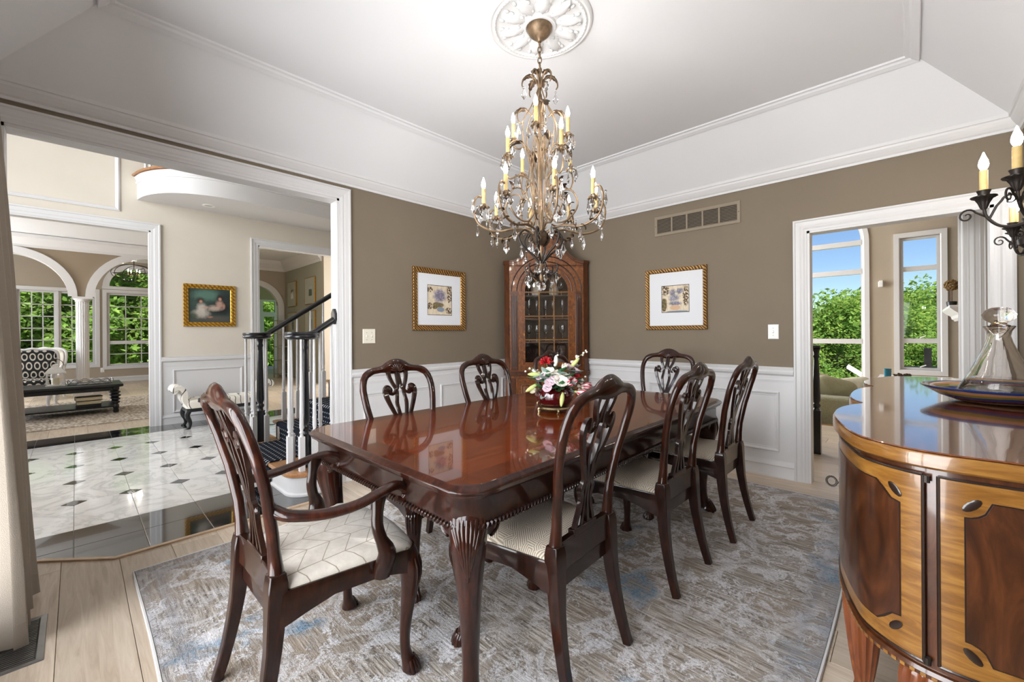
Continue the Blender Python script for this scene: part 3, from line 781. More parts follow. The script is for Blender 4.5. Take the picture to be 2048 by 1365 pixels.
RZ = .0115
side0 = make_chair('dining_chair', False, maze_fabric)
spots = [((1.27, 1.075, RZ), radians(2), 'mahogany splat-back dining chair nearest the camera on the sideboard side of the table'),
         ((2.08, 1.055, RZ), radians(-1), 'middle splat-back dining chair on the sideboard side of the table'),
         ((2.79, 1.025, RZ), radians(0), 'splat-back dining chair on the sideboard side nearest the family room opening'),
         ((1.285, 1.855, RZ), pi, 'splat-back dining chair on the wall side below the light switch'),
         ((1.985, 1.875, RZ), pi+.02, 'splat-back dining chair on the wall side below the framed hydrangea print'),
         ((2.74, 1.880, RZ), pi, 'splat-back dining chair mostly hidden behind the flower arrangement'),
         ((3.215, 1.520, RZ), pi/2, 'splat-back dining chair at the far end of the table')]
for i, (l, r, lab) in enumerate(spots):
    c = side0 if i == 0 else copy_tree(side0)
    place(c, l, r, lab); c['group'] = 'matching splat-back dining chairs'
arm0 = make_chair('dining_armchair', True, chevron_fabric, 1.06)
place(arm0, (.612, 1.555, RZ), -pi/2, 'mahogany armchair with cream chevron seat at the near end of the table')
# ================================================================== corner china cabinet
CF = (3.64, 2.955, 0)
cab = thing('corner_cabinet', 'burl walnut corner china cabinet with arched glazed door and swan-neck top', 'cabinet', CF, -pi/4)
foot = [(-.415, 0), (.415, 0), (.462, .035), (.462, .085), (.015, .515), (-.045, .515), (-.462, .115), (-.462, .035)]
def grow(p, e): return [(x*(1+e/.46), (y-e if y < .04 else y)) for x, y in p]
obj('plinth', MB().poly(grow(foot, .012), 0, .09).poly(grow(foot, .006), .09, .105), burl_dark, cab, 0)
obj('lower_case', MB().poly(foot, .105, .735), burl, cab, 0)
fm = lambda u, z, d: (u, -d, z)
for s in (-1, 1):
    a, b = (.012, .345) if s > 0 else (-.345, -.012)
    dr = obj('lower_door', MB().box(a, -.014, .15, b, .0, .70), burl, cab, 0, bevel=.003)
    obj('raised_panel', MB().rect_mould(fm, a+.055, b-.055, .205, .645, [(0, .014), (0, .020), (.010, .022), (.022, .016), (.045, .021)], cap=True), burl, dr, 0)
    obj('knob', MB().lathe([(.004, 0), (.004, .008), (.010, .014), (.009, .020), (.0, .022)], n=10).mesh('knob'), gold_frame, dr, loc=(s*.03, -.014, .43)).rotation_euler = (pi/2, 0, 0)
for s in (-1, 1):
    obj('lower_stile', MB().box(s*.355, -.010, .13, s*.412, 0, .715), burl_dark, cab, 0, bevel=.002)
wm = MB()
for e, z0, z1 in ((.004, .735, .748), (.020, .748, .764), (.012, .764, .776), (.022, .776, .790)): wm.poly(grow(foot, e), z0, z1)
obj('waist_moulding', wm, burl_dark, cab, 0)
# upper case: side and back boards
ub = MB()
def board(p, q, z0, z1, th=.015):
    P, Q = Vector(p), Vector(q); d = (Q-P).normalized(); nrm = Vector((-d.y, d.x))*th
    ub.poly([tuple(P), tuple(Q), tuple(Q+nrm), tuple(P+nrm)], z0, z1)
for i in range(1, 8): board(foot[i], foot[(i+1) % 8], .79, 1.995)
obj('upper_case', ub, cab_inside, cab, 0)
obj('upper_side', MB().poly([(.4155, .0), (.463, .034), (.464, .084), (.470, .084), (.470, .030), (.418, -.006)], .79, 1.995), burl_dark, cab, 0)
obj('upper_side', MB().poly([(-.4155, .0), (-.418, -.006), (-.470, .030), (-.470, .110), (-.464, .110), (-.463, .034)], .79, 1.995), burl_dark, cab, 0)
obj('upper_deck', MB().poly(foot, 1.96, 1.975), burl_dark, cab, 0)
# front frame with arched opening and swan-neck head
TPX = [0, .06, .10, .14, .18, .22, .265, .31, .36, .415, .47]; TPZ = [2.315, 2.305, 2.285, 2.245, 2.185, 2.120, 2.070, 2.035, 2.015, 2.004, 2.0]
ztop = lambda x: interp(TPX, TPZ, abs(x))
AR, AZ, ZB = .262, 1.68, .865
arch = lambda x: AZ + sqrt(max(0, AR*AR - x*x))
face = MB(); xs = [-.415 + .83*i/64 for i in range(65)]
for a, b in zip(xs[:-1], xs[1:]):
    xm = (a+b)/2
    segs = [(.79, None)] if abs(xm) >= AR else [(.79, ZB), ('arch', None)]
    for lo_, hi_ in segs:
        la, lb = (arch(a), arch(b)) if lo_ == 'arch' else (lo_, lo_)
        ha, hb = (ztop(a), ztop(b)) if hi_ is None else (hi_, hi_)
        face.add([(a, 0, la), (b, 0, lb), (b, 0, hb), (a, 0, ha), (a, .022, la), (b, .022, lb), (b, .022, hb), (a, .022, ha)], [(0,1,2,3), (7,6,5,4), (0,4,5,1), (3,2,6,7)])
face.box(-.415, 0, .79, -.413, .022, 2.0).box(.413, 0, .79, .415, .022, 2.0)
face.box(-AR-.001, 0, ZB, -AR, .022, AZ).box(AR, 0, ZB, AR+.001, .022, AZ)
obj('front_frame', face, burl, cab, 0)
cp = MB()
pts = [(x, ztop(x)) for x in [-.415 + .83*i/48 for i in range(49)]]
for off, hb_, dy in ((.0, .020, -.010), (.014, .008, -.020)):
    cp.tube([(x, dy, z+off-.006) for x, z in pts], hb_*.6, .012, ref=(0,1,0), box=True)
for s in (-1, 1):
    for off, g in ((0, .010), (.014, .020)):
        cp.tube([(s*.41, -g*.6, 1.998+off), (s*(.462+g*.5), .030-g*.3, 1.998+off), (s*(.462+g*.5), .10, 1.998+off)], .011, .012, ref=(0,0,1), box=True)
obj('swan_neck_cornice', cp, burl_dark, cab, 40)
for s in (-1, 1):
    pl_ = obj('pilaster', MB().box(s*.322, -.008, .80, s*.398, 0, 1.655), burl_dark, cab, 0, bevel=.002)
    obj('pilaster_cap', MB().box(s*.314, -.014, 1.655, s*.406, 0, 1.672).box(s*.318, -.012, 1.672, s*.402, 0, 1.68), burl_dark, pl_, 0)
    for i in range(4):
        x = s*(.336 + .016*i); obj('reed', MB().tube([(x, -.008, .84), (x, -.008, 1.63)], .0045, ref=(0,1,0), n=6), mahogany, pl_, 60)
for r in (.390, .330, .285):
    pth = [(r*cos(pi*i/32), -.003, AZ + r*sin(pi*i/32)) for i in range(33)]
    obj('arch_moulding', MB().tube(pth, .0055 if r > .3 else .008, .005, ref=(0,1,0), n=6), mahogany_dark if r > .3 else burl_dark, cab, 60)
# glazed door
dr = obj('glazed_door', MB().tube([(-.252, .006, ZB+.01), (-.252, .006, AZ)] + [(-.252*cos(pi*i/24), .006, AZ+.252*sin(pi*i/24)) for i in range(1, 24)] + [(.252, .006, AZ), (.252, .006, ZB+.01)], .011, .013, ref=(0,1,0), box=True).box(-.252, -.007, ZB, .252, .019, ZB+.024), burl, cab, 0)
for x in (-.083, .083): obj('muntin', MB().box(x-.006, -.002, ZB+.02, x+.006, .012, AZ), satin, dr, 0)
for z in (1.14, 1.404, 1.672): obj('muntin', MB().box(-.245, -.003, z-.006, .245, .012, z+.006), satin, dr, 0)
for s in (-1, 1):
    for c0 in (-.083, .083):
        pth = [(c0 + s*.166*(1-cos(a)), .005, AZ + .166*1.15*sin(a)) for a in [radians(x_) for x_ in range(0, 66, 5)]]
        pth = [p for p in pth if p[0]**2 + (p[2]-AZ)**2 < .246**2]
        obj('muntin', MB().tube(pth, .005, .006, ref=(0,1,0), box=True), satin, dr, 0)
for i in range(3):
    for j in range(3):
        xa, xb = (-.245, -.083, .083, .245)[i], (-.245, -.083, .083, .245)[i+1]; za, zb_ = (ZB+.02, 1.14, 1.404, 1.672)[j], (ZB+.02, 1.14, 1.404, 1.672)[j+1]
        obj('pane', MB().box(xa+.004, .006, za+.004, xb-.004, .008, zb_-.004), cabinet_glass, dr, 0)
ap = [(.243*cos(pi*i/20), AZ+.243*sin(pi*i/20)) for i in range(21)]
obj('pane', MB().loft([[(x, .006, z) for x, z in ap], [(x, .008, z) for x, z in ap]]), cabinet_glass, dr, 0)
for z in (1.0, 1.33, 1.60): obj('hinge', MB().tube([(.268, -.004, z-.02), (.268, -.004, z+.02)], .004, ref=(0,1,0), n=6), gold_frame, dr)
obj('escutcheon', MB().ell((-.252, -.009, 1.20), (.006, .003, .016), 8, 6), gold_frame, dr)
SH = [.865, 1.115, 1.380, 1.640]
shp = [(-.40, .030), (.40, .030), (.43, .08), (.0, .48), (-.03, .48), (-.43, .10)]
for z in SH[1:]: obj('shelf', MB().poly(shp, z-.012, z), burl_dark if z < 1.5 else cab_inside, cab, 0)
obj('interior_floor', MB().poly(shp, ZB-.02, ZB), cab_inside, cab, 0)
lamp = obj('cabinet_lamp', MB().lathe([(.03, 0), (.03, -.012), (.0, -.014)], (0, .20, 1.958), 16), can_light, cab)

# stemware standing on the shelves
def wine_glass_mesh(h, r):
    prof = [(.0, 0), (r*.85, .001), (r*.85, .003), (.006, .008), (.004, h*.2), (.004, h*.46), (r*.5, h*.53), (r*.95, h*.66), (r, h*.78), (r*.86, h), (r*.83, h), (r*.95, h*.78), (r*.88, h*.67), (r*.4, h*.55), (.0, h*.53)]
    m_ = MB().lathe(prof, n=14, cap=False).mesh('wine_glass', 60); m_.materials.append(clear_glass); return m_
gm = [wine_glass_mesh(.19, .036), wine_glass_mesh(.16, .030), wine_glass_mesh(.21, .026)]
rowname = ['lowest', 'second', 'third']
R45 = Matrix.Rotation(-pi/4, 3, 'Z')
lib_lab = []
for lv, zz, mi, cols in ((1, SH[1], 0, 5), (2, SH[2], 2, 5), (3, SH[3], 1, 4)):
    for j in range(cols):
        x = -.19 + .38*j/(cols-1); y = .10 + (.09 if j % 2 else 0)
        p = R45 @ Vector((x, y, 0))
        o = bpy.data.objects.new('wine_glass', gm[mi]); COL.objects.link(o); o.location = (CF[0]+p.x, CF[1]+p.y, zz)
        hl = {1: 'bottom', 2: 'middle', 3: 'top'}[lv]; n5 = ('first', 'second', 'third', 'fourth', 'fifth')[j]
        tag(o, f'{n5} clear stem glass from the left on the {hl} shelf of the corner cabinet', 'glass', 'stem glasses in the corner cabinet')
# china plates leaning on the top shelf
for j, x in enumerate((-.10, .12)):
    p = R45 @ Vector((x, .30, 0))
    o = obj('china_jar', MB().lathe([(.0, 0), (.045, .002), (.060, .05), (.055, .11), (.035, .14), (.038, .155), (.012, .165), (.010, .18), (.0, .183)], n=18), plain('china_white_%d' % j, srgb(214, 204, 188), .25), None, 60, loc=(CF[0]+p.x, CF[1]+p.y, SH[3]))
    tag(o, ('left' if j == 0 else 'right') + ' white lidded china jar on the top shelf of the corner cabinet', 'jar', 'white china jars')

# ================================================================== framed pictures
def blob(t, X, Z, cx, cz, rx, rz, warp, lo=.8, hi=1.05):
    dx = t.math('MULTIPLY', t.math('SUBTRACT', X, cx), 1/rx); dz = t.math('MULTIPLY', t.math('SUBTRACT', Z, cz), 1/rz)
    d = t.math('ADD', t.math('SQRT', t.math('ADD', t.math('MULTIPLY', dx, dx), t.math('MULTIPLY', dz, dz))), warp)
    return t.ramp(d, [(lo*.5, 1.0), (hi*.5, 0.0)]) if False else t.math('SUBTRACT', 1.0, t.n('MapRange', i_0=d, i_1=lo, i_2=hi).outputs[0])
def art_base(name):
    t = NT(name); tc = t.n('TexCoord'); X, Y, Z = t.sep(tc.outputs['Object'])
    vec = t.comb(X, Z, 0.0)
    return t, X, Z, vec
def warp_of(t, vec, sc, amt): return t.math('MULTIPLY', t.math('SUBTRACT', t.noise(vec, sc, 4, .6), .5), amt)
# hydrangea print (units: metres from the print centre)
def hydrangea_art(name, blooms, leafy, vase, corner):
    t, X, Z, vec = art_base(name)
    col = t.ramp(t.noise(vec, 14, 4, .6), [(.3, srgb(214, 198, 170)), (.7, srgb(232, 220, 198))])
    lines = t.ramp(t.noise(t.comb(t.math('MULTIPLY', X, 9.0), Z, 0.0), 12, 3), [(.5, 0.0), (.62, .4)])
    col = t.mix(lines, col, srgb(176, 152, 118))
    wp = warp_of(t, vec, 22, .8)
    for cx, cz, rx, rz in corner: col = t.mix(t.math('MULTIPLY', blob(t, X, Z, cx, cz, rx, rz, wp), t.ramp(t.noise(vec, 60, 3), [(.42, 0.0), (.52, 1.0)])), col, srgb(84, 62, 40))
    for cx, cz, rx, rz in leafy: col = t.mix(t.math('MULTIPLY', blob(t, X, Z, cx, cz, rx, rz, wp), .9), col, t.ramp(t.noise(vec, 50, 3), [(.35, srgb(70, 62, 34)), (.65, srgb(128, 112, 66))]))
    vo = t.n('TexVoronoi'); t.set(vo.inputs['Vector'], vec); vo.inputs['Scale'].default_value = 75
    pet = t.ramp(vo.outputs['Distance'], [(.1, srgb(206, 198, 206)), (.4, srgb(128, 122, 150)), (.75, srgb(62, 62, 96))])
    for cx, cz, rx, rz, c in blooms:
        pc = t.mix(t.math('MULTIPLY', t.noise(vec, 26, 3), .7), pet, c); col = t.mix(t.math('MULTIPLY', blob(t, X, Z, cx, cz, rx, rz, warp_of(t, vec, 32, 1.1), .6, 1.1), .85), col, pc)
    for cx, cz, rx, rz, c in vase: col = t.mix(blob(t, X, Z, cx, cz, rx, rz, warp_of(t, vec, 30, .3)), col, c)
    t.p(Base_Color=col, Roughness=.6, Specular_IOR_Level=.3); return t.m
artL = hydrangea_art('print_hydrangea', [(.0, .045, .085, .075, srgb(112, 110, 148))], [(-.02, -.045, .075, .028), (-.06, -.07, .03, .02)], [(.01, -.09, .05, .026, srgb(134, 146, 162))],
                     [(.12, .07, .035, .10), (.11, -.10, .05, .035), (-.12, -.06, .03, .04), (-.12, .10, .035, .03)])
artR = hydrangea_art('print_iris', [(-.025, .065, .035, .035, srgb(138, 142, 156)), (.045, .075, .038, .032, srgb(118, 126, 150)), (-.01, .01, .06, .04, srgb(160, 164, 176)), (.0, -.045, .07, .024, srgb(86, 108, 146))],
                     [(-.11, -.05, .03, .07)], [(.0, -.085, .055, .028, srgb(206, 172, 140)), (.02, -.125, .12, .010, srgb(130, 140, 156))], [(-.10, .09, .045, .06), (.105, .02, .035, .10), (-.115, -.06, .025, .08)])
mat_board = plain('mat_board_white', srgb(226, 228, 232), .8, spec=.2)
picture_glass = pane_glass('picture_glass', .04)
# gold moulding with ribbing
t = NT('gold_ribbed_frame'); vec = t.coord()
wv = t.n('TexWave'); t.set(wv.inputs['Vector'], vec); wv.inputs['Scale'].default_value = 22; wv.inputs['Distortion'].default_value = 3; wv.bands_direction = 'DIAGONAL'
t.p(Base_Color=t.ramp(wv.outputs['Fac'], [(.2, srgb(84, 56, 24)), (.6, srgb(142, 102, 48)), (.9, srgb(184, 142, 80))]), Metallic=.45, Roughness=.42); t.bump(wv.outputs['Fac'], .5, .004)
gold_rib = t.m

def picture(name, label, loc, rz, wdt, hgt, fwid, art, aw, ah, az=0, frame_mat=None, mat=True):
    """local frame: x along the wall, -y into the room"""
    p = thing(name, label, 'picture', loc, rz)
    pm = lambda u, z, d: (u, -d, z)
    obj('frame', MB().rect_mould(pm, -wdt/2, wdt/2, -hgt/2, hgt/2, [(0, 0), (0, .020), (.004, .025), (fwid*.35, .022), (fwid*.7, .018), (fwid*.85, .020), (fwid, .012), (fwid, .004)]), frame_mat or gold_rib, p, 0)
    obj('gilt_lip', MB().rect_mould(pm, -wdt/2+fwid-.004, wdt/2-fwid+.004, -hgt/2+fwid-.004, hgt/2-fwid+.004, [(0, .013), (.002, .014), (.005, .011), (.006, .006)]), gold_frame, p, 0)
    if mat:
        iw, ih = wdt/2-fwid+.002, hgt/2-fwid+.002
        rr_ = lambda hw, h0, h1, d: [pm(-hw, h0, d), pm(hw, h0, d), pm(hw, h1, d), pm(-hw, h1, d)]
        obj('mat_board', MB().loft([rr_(iw, -ih, ih, .003), rr_(iw, -ih, ih, .0075), rr_(aw/2, -ah/2+az, ah/2+az, .0075), rr_(aw/2-.002, -ah/2+az+.002, ah/2+az-.002, .0055)], False, False), mat_board, p, 0)
        bd = obj('print_border', MB().rect_mould(pm, -aw/2-.002, aw/2+.002, -ah/2+az-.002, ah/2+az+.002, [(0, .0078), (.003, .0082), (.005, .0070)]), dark_slot, p, 0)
    a = obj('art', MB().box(-aw/2, -.0068, -ah/2, aw/2, -.004, ah/2), art, p, 0, loc=(0, 0, az))
    return p
picture('framed_print', 'gold-framed purple hydrangea print on the wall beside the foyer opening', (2.507, V0-.001, 1.552), 0, .628, .606, .052, artL, .292, .292, -.005)
picture('framed_print', 'gold-framed blue iris print below the return air grille', (U0-.001, 1.673, 1.540), -pi/2, .600, .600, .038, artR, .268, .262, .0)
# ================================================================== chandelier
CX, CY = 1.761, 1.465
chd = thing('chandelier', 'large tiered bronze chandelier with candle bulbs and crystal drops over the table', 'chandelier', (CX, CY, 0))
obj('canopy', MB().lathe([(.0, ZCEIL-.095), (.010, ZCEIL-.094), (.014, ZCEIL-.082), (.030, ZCEIL-.074), (.056, ZCEIL-.050), (.068, ZCEIL-.026), (.070, ZCEIL-.017), (.0, ZCEIL-.016)], n=32), bronze, chd, 50)
# chain links
z = ZCEIL - .094; k = 0
lk = MB().tube([(.010*cos(a), 0, .0185*sin(a)) for a in [2*pi*i/14 for i in range(14)]], .0032, ref=(0,1,0), n=6, closed=True).mesh('chain_link', 60); lk.materials.append(bronze)
while z > 2.66:
    o = bpy.data.objects.new('chain_link', lk); COL.objects.link(o); o.parent = chd; o.location = (0, 0, z-.012); o.rotation_euler = (0, 0, (k % 2)*pi/2 + .4); z -= .029; k += 1
def rot2(x, a): return (x*cos(a), x*sin(a))
def arm_tube(name, rz_pts, ang, rad, mat, kk=5, parent=chd, n=7):
    q = smooth_path([(r, 0, z) for r, z in rz_pts], kk); m = len(q)
    rr = rad if hasattr(rad, '__len__') else [rad]*m
    if hasattr(rad, '__len__'): rr = [lerp(rad[0], rad[1], i/(m-1)) for i in range(m)]
    o = obj(name, MB().tube([(p.x, 0, p.z) for p in q], rr, ref=(0,1,0), n=n), mat, parent, 60); o.rotation_euler = (0, 0, ang); return o
obj('stem', MB().tube([(0, 0, 2.66), (0, 0, 1.56)], .006, ref=(0,1,0), n=8).lathe([(.0, 1.50), (.010, 1.51), (.016, 1.54), (.008, 1.57), (.014, 1.60), (.006, 1.63)], n=10).lathe([(.006, 2.62), (.014, 2.60), (.010, 2.57), (.006, 2.55)], n=10), bronze, chd)
# leaf mesh (curled acanthus) local: grows along +x, curls down
def leaf_mesh(L_, W_, curl, name='leaf'):
    rows = []; N = 8
    for i in range(N+1):
        tt = i/N; a = curl*tt; x = L_*sin(a)/max(curl, .01) if abs(curl) > .01 else L_*tt; zz = -L_*(1-cos(a))/max(curl, .01) if abs(curl) > .01 else 0
        hw = W_*(sin(pi*(tt*.86+.12))**.7)*(.68+.32*abs(sin(tt*pi*4)))
        rows.append([(x, -hw, zz-.004), (x, -hw*.5, zz+.002), (x, 0, zz-.001), (x, hw*.5, zz+.002), (x, hw, zz-.004)])
    rows_b = [[(p[0], p[1], p[2]-.0016) for p in r] for r in rows]
    mb = MB()
    rings = [r + list(reversed(rb)) for r, rb in zip(rows, rows_b)]
    return mb.loft(rings)
leaf_small = leaf_mesh(.075, .022, 1.9).mesh('leaf', 60); leaf_big = leaf_mesh(.11, .030, 1.6).mesh('leaf', 60)
for m_ in (leaf_small, leaf_big): m_.materials.append(dark_bronze)
def put_leaf(me, loc, rz, ry=0.0, sc=1.0, parent=None):
    o = bpy.data.objects.new('leaf', me); COL.objects.link(o); o.parent = parent or chd
    o.matrix_local = Matrix.Translation(loc) @ Matrix.Rotation(rz, 4, 'Z') @ Matrix.Rotation(ry, 4, 'Y') @ Matrix.Scale(sc, 4); return o
# crown of arching leaves
for i in range(6):
    a = 2*pi*i/6 + .3
    arm_tube('crown_scroll', [(.006, 2.555), (.022, 2.60), (.055, 2.625), (.088, 2.605), (.098, 2.57), (.088, 2.548)], a, (.006, .0035), bronze)
    put_leaf(leaf_small, (.030*cos(a), .030*sin(a), 2.618), a, -.5, 1.05)
    # body wires
    arm_tube('body_wire', [(.004, 2.60), (.014, 2.54), (.050, 2.45), (.098, 2.36), (.095, 2.26), (.062, 2.14), (.045, 2.02), (.050, 1.92), (.075, 1.85)], a+.2, .0034, bronze, 5)
    arm_tube('body_wire', [(.006, 2.52), (.02, 2.42), (.04, 2.25), (.065, 2.1), (.08, 2.0), (.045, 1.88), (.016, 1.78)], a+.7, .0032, bronze, 4)
# crystals
def kite_mesh(h, r):
    mb = MB(); n = 6
    top = [(r*.16*cos(2*pi*i/n), r*.10*sin(2*pi*i/n), 0) for i in range(n)]; mid_ = [(r*cos(2*pi*i/n), r*.5*sin(2*pi*i/n), -h*.60) for i in range(n)]; bot = [(r*.06*cos(2*pi*i/n), r*.04*sin(2*pi*i/n), -h) for i in range(n)]
    mb.loft([top, mid_, bot])
    mb.lathe([(.0, .016), (.006, .011), (.0065, .007), (.0, .002)], n=6)
    m_ = mb.mesh('crystal_drop', 0); m_.materials.append(crystal); return m_
kite = [kite_mesh(.058, .0165), kite_mesh(.072, .0195)]
slim = kite_mesh(.066, .0095)
rc = random.Random(11)
def drop(loc, me=None):
    o = bpy.data.objects.new('crystal_drop', me or rc.choice(kite)); COL.objects.link(o); o.parent = chd; o.location = (loc[0], loc[1], loc[2]-.012); o.rotation_euler = (0, 0, rc.random()*pi)
# candle: cup leaf bobeche + sleeve + bulb
bob = MB()
for j in range(8):
    a = 2*pi*j/8
    lf = leaf_mesh(.036, .010, 1.1); 
    for (x, y, z) in lf.v: pass
    o_ = len(bob.v); bob.v.extend([(x*cos(a)-y*sin(a), x*sin(a)+y*cos(a), z+.006) for x, y, z in lf.v]); bob.f.extend([tuple(i+o_ for i in f) for f in lf.f])
bob.lathe([(.0, -.012), (.006, -.010), (.012, 0), (.012, .010), (.0, .011)], n=10)
bob_me = bob.mesh('bobeche', 60); bob_me.materials.append(bronze)
sl_me = MB().lathe([(.0, 0), (.0105, 0), (.0105, .082), (.0, .083)], n=12).mesh('candle_sleeve', 50); sl_me.materials.append(candle_sleeve)
bl_me = MB().lathe([(.0, 0), (.006, .001), (.0095, .010), (.0115, .020), (.0095, .034), (.005, .048), (.0018, .058), (.0, .061)], n=10).mesh('bulb', 70); bl_me.materials.append(bulb_lit)
def candle(parent, loc, bme=bob_me, sme=sl_me, lme=bl_me, sh=.082):
    for nm_, me, dz in (('bobeche', bme, 0), ('candle_sleeve', sme, .008), ('bulb', lme, sh+.009)):
        o = bpy.data.objects.new(nm_, me); COL.objects.link(o); o.parent = parent; o.location = (loc[0], loc[1], loc[2]+dz)
# tier A (top), tier B, tier C (bottom)
for i in range(4):
    a = 2*pi*i/4 + .55
    arm_tube('arm', [(.02, 2.06), (.035, 2.16), (.075, 2.24), (.125, 2.235), (.152, 2.262), (.150, 2.285)], a, .0046, bronze)
    arm_tube('scroll', [(.045, 2.40), (.09, 2.44), (.125, 2.405), (.115, 2.36), (.09, 2.36)], a+.35, (.0045, .003), bronze)
    put_leaf(leaf_big, (.075*cos(a+.35), .075*sin(a+.35), 2.435), a+.35, -.2, .95)
    candle(chd, (.150*cos(a), .150*sin(a), 2.288))
    for da, rr_ in ((.22, .165), (-.22, .165), (0, .178)): drop((rr_*cos(a+da), rr_*sin(a+da), 2.280))
    drop((.125*cos(a+.35), .125*sin(a+.35), 2.355), kite[1]); drop((.092*cos(a+.5), .092*sin(a+.5), 2.548))
for i in range(4):
    a = 2*pi*i/4 + 1.25
    arm_tube('arm', [(.03, 1.92), (.055, 2.02), (.12, 2.06), (.19, 2.03), (.215, 2.08), (.205, 2.135), (.200, 2.150)], a, .0048, bronze)
    arm_tube('scroll', [(.06, 2.20), (.12, 2.26), (.17, 2.235), (.175, 2.18), (.145, 2.165)], a-.3, (.0048, .003), bronze)
    put_leaf(leaf_big, (.10*cos(a-.3), .10*sin(a-.3), 2.255), a-.3, -.15, 1.0)
    candle(chd, (.200*cos(a), .200*sin(a), 2.153))
    for da, rr_ in ((.18, .215), (-.18, .215), (0, .232)): drop((rr_*cos(a+da), rr_*sin(a+da), 2.147))
    drop((.176*cos(a-.3), .176*sin(a-.3), 2.18), kite[1])
for i in range(8):
    a = 2*pi*i/8 + .12
    arm_tube('arm', [(.012, 1.70), (.045, 1.765), (.13, 1.785), (.24, 1.765), (.335, 1.80), (.366, 1.88), (.350, 1.945), (.312, 1.940), (.300, 1.905), (.300, 1.895)][:8] + [(.316, 1.895)], a, (.0068, .0052), bronze, 6)
    ar_ = arm_tube('scroll', [(.03, 1.90), (.08, 1.82), (.15, 1.83), (.20, 1.90), (.175, 1.975), (.125, 1.985), (.105, 1.945), (.13, 1.925)], a+.39, (.0055, .0035), bronze, 5)
    candle(chd, (.312*cos(a), .312*sin(a), 1.902))
    # leafed spine along the arm
    if i % 2 == 0:
        for j, (r, z, ry) in enumerate(((.20, 1.782, .2), (.245, 1.775, .0), (.29, 1.79, -.5), (.325, 1.815, -.8))):
            put_leaf(leaf_small, (r*cos(a), r*sin(a), z), a, ry, .62)
    else:
        for j, (r, z, ry) in enumerate(((.195, 1.905, -1.2), (.19, 1.94, -1.5), (.175, 1.972, -2.0))):
            put_leaf(leaf_small, (r*cos(a+.39), r*sin(a+.39), z), a+.39, ry, .7)
    for da, rr_ in ((.12, .330), (-.12, .330), (0, .345), (0, .285)): drop((rr_*cos(a+da), rr_*sin(a+da), 1.897))
    drop((.24*cos(a), .24*sin(a), 1.760), kite[1]); drop((.345*cos(a), .345*sin(a), 1.80), kite[0]); drop((.372*cos(a+.05), .372*sin(a+.05), 1.925), slim)
    drop((.13*cos(a+.39), .13*sin(a+.39), 1.92), kite[0])
# lower basket and finial
for i in range(6):
    a = 2*pi*i/6 + .5
    arm_tube('basket_scroll', [(.010, 1.60), (.05, 1.645), (.105, 1.69), (.125, 1.74), (.095, 1.775), (.065, 1.755), (.075, 1.73)], a, (.007, .0045), iron_dark, 5)
    put_leaf(leaf_big, (.035*cos(a+.5), .035*sin(a+.5), 1.775), a+.5, .9, .85)
    drop((.112*cos(a), .112*sin(a), 1.685), kite[0]); drop((.030*cos(a), .030*sin(a), 1.605), kite[0])
    arm_tube('basket_scroll', [(.006, 1.545), (.035, 1.53), (.075, 1.545), (.092, 1.575), (.082, 1.592)], a+.45, (.006, .004), iron_dark, 5)
    put_leaf(leaf_small, (.028*cos(a+.45), .028*sin(a+.45), 1.54), a+.45, -.35, .8)
    drop((.086*cos(a+.45), .086*sin(a+.45), 1.552), kite[0])
obj('crystal_ball', MB().ell((0, 0, 1.472), (.026, .026, .026), 14, 9), crystal, chd, 0)
obj('ball_hook', MB().tube([(0, 0, 1.515), (0, 0, 1.497)], .0025, ref=(0,1,0), n=6), iron_dark, chd)

# ================================================================== flower arrangement
FX, FY, FZ = 1.915, 1.500, .765
bowl = thing('footed_bowl', 'dark red glazed bowl on a brass footed stand holding the flowers', 'bowl', (FX, FY, FZ))
red_glaze = plain('oxblood_glaze', srgb(66, 6, 11), .12, spec=.6, coat=.8)
obj('bowl', MB().lathe([(.0, .030), (.060, .030), (.085, .040), (.108, .070), (.112, .100), (.100, .132), (.086, .142), (.080, .138), (.094, .126), (.102, .10), (.09, .06), (.0, .045)], n=32, cap=False), red_glaze, bowl, 60)
obj('stand_ring', MB().lathe([(.0, .016), (.070, .016), (.088, .018), (.092, .024), (.088, .031), (.070, .033), (.0, .033)], n=32), pewter, bowl, 50)
for i in range(4):
    a = pi/4 + i*pi/2 + .1
    obj('stand_foot', MB().tube(smooth_path([(.086*cos(a), .086*sin(a), .024), (.096*cos(a), .096*sin(a), .014), (.090*cos(a), .090*sin(a), .004), (.096*cos(a), .096*sin(a), 0)], 3), [.007, .007, .007, .006, .006, .006, .007, .008, .009, .008], ref=None, n=8), pewter, bowl)
for s in (1, -1):
    a = radians(-10) if s > 0 else radians(170)
    obj('stand_handle', MB().tube(smooth_path([(.088*cos(a), .088*sin(a), .030), (.118*cos(a), .118*sin(a), .040), (.128*cos(a), .128*sin(a), .062), (.116*cos(a), .116*sin(a), .070)], 4), .005, ref=None, n=8), pewter, bowl)
fl = thing('flower_arrangement', 'bouquet of white, pink and red silk flowers in the red bowl', 'flowers', (FX, FY, FZ))
rf = random.Random(21)
petal_white = plain('petal_white', srgb(238, 234, 222), .6, noise=.05); petal_pink = plain('petal_pink', srgb(214, 186, 196), .6, noise=.1)
petal_red = plain('petal_red', srgb(168, 14, 26), .6, noise=.2, nscale=60); petal_lime = plain('bud_lime', srgb(196, 206, 130), .55, noise=.08)
t = NT('lily_petal'); X_, Y_, Z_ = t.sep(t.coord()); t.p(Base_Color=t.mix(t.math('SUBTRACT', 1.0, t.n('MapRange', i_0=t.math('ABSOLUTE', Y_), i_1=.002, i_2=.009).outputs[0]), srgb(240, 226, 222), srgb(186, 36, 62)), Roughness=.5); petal_lily = t.m
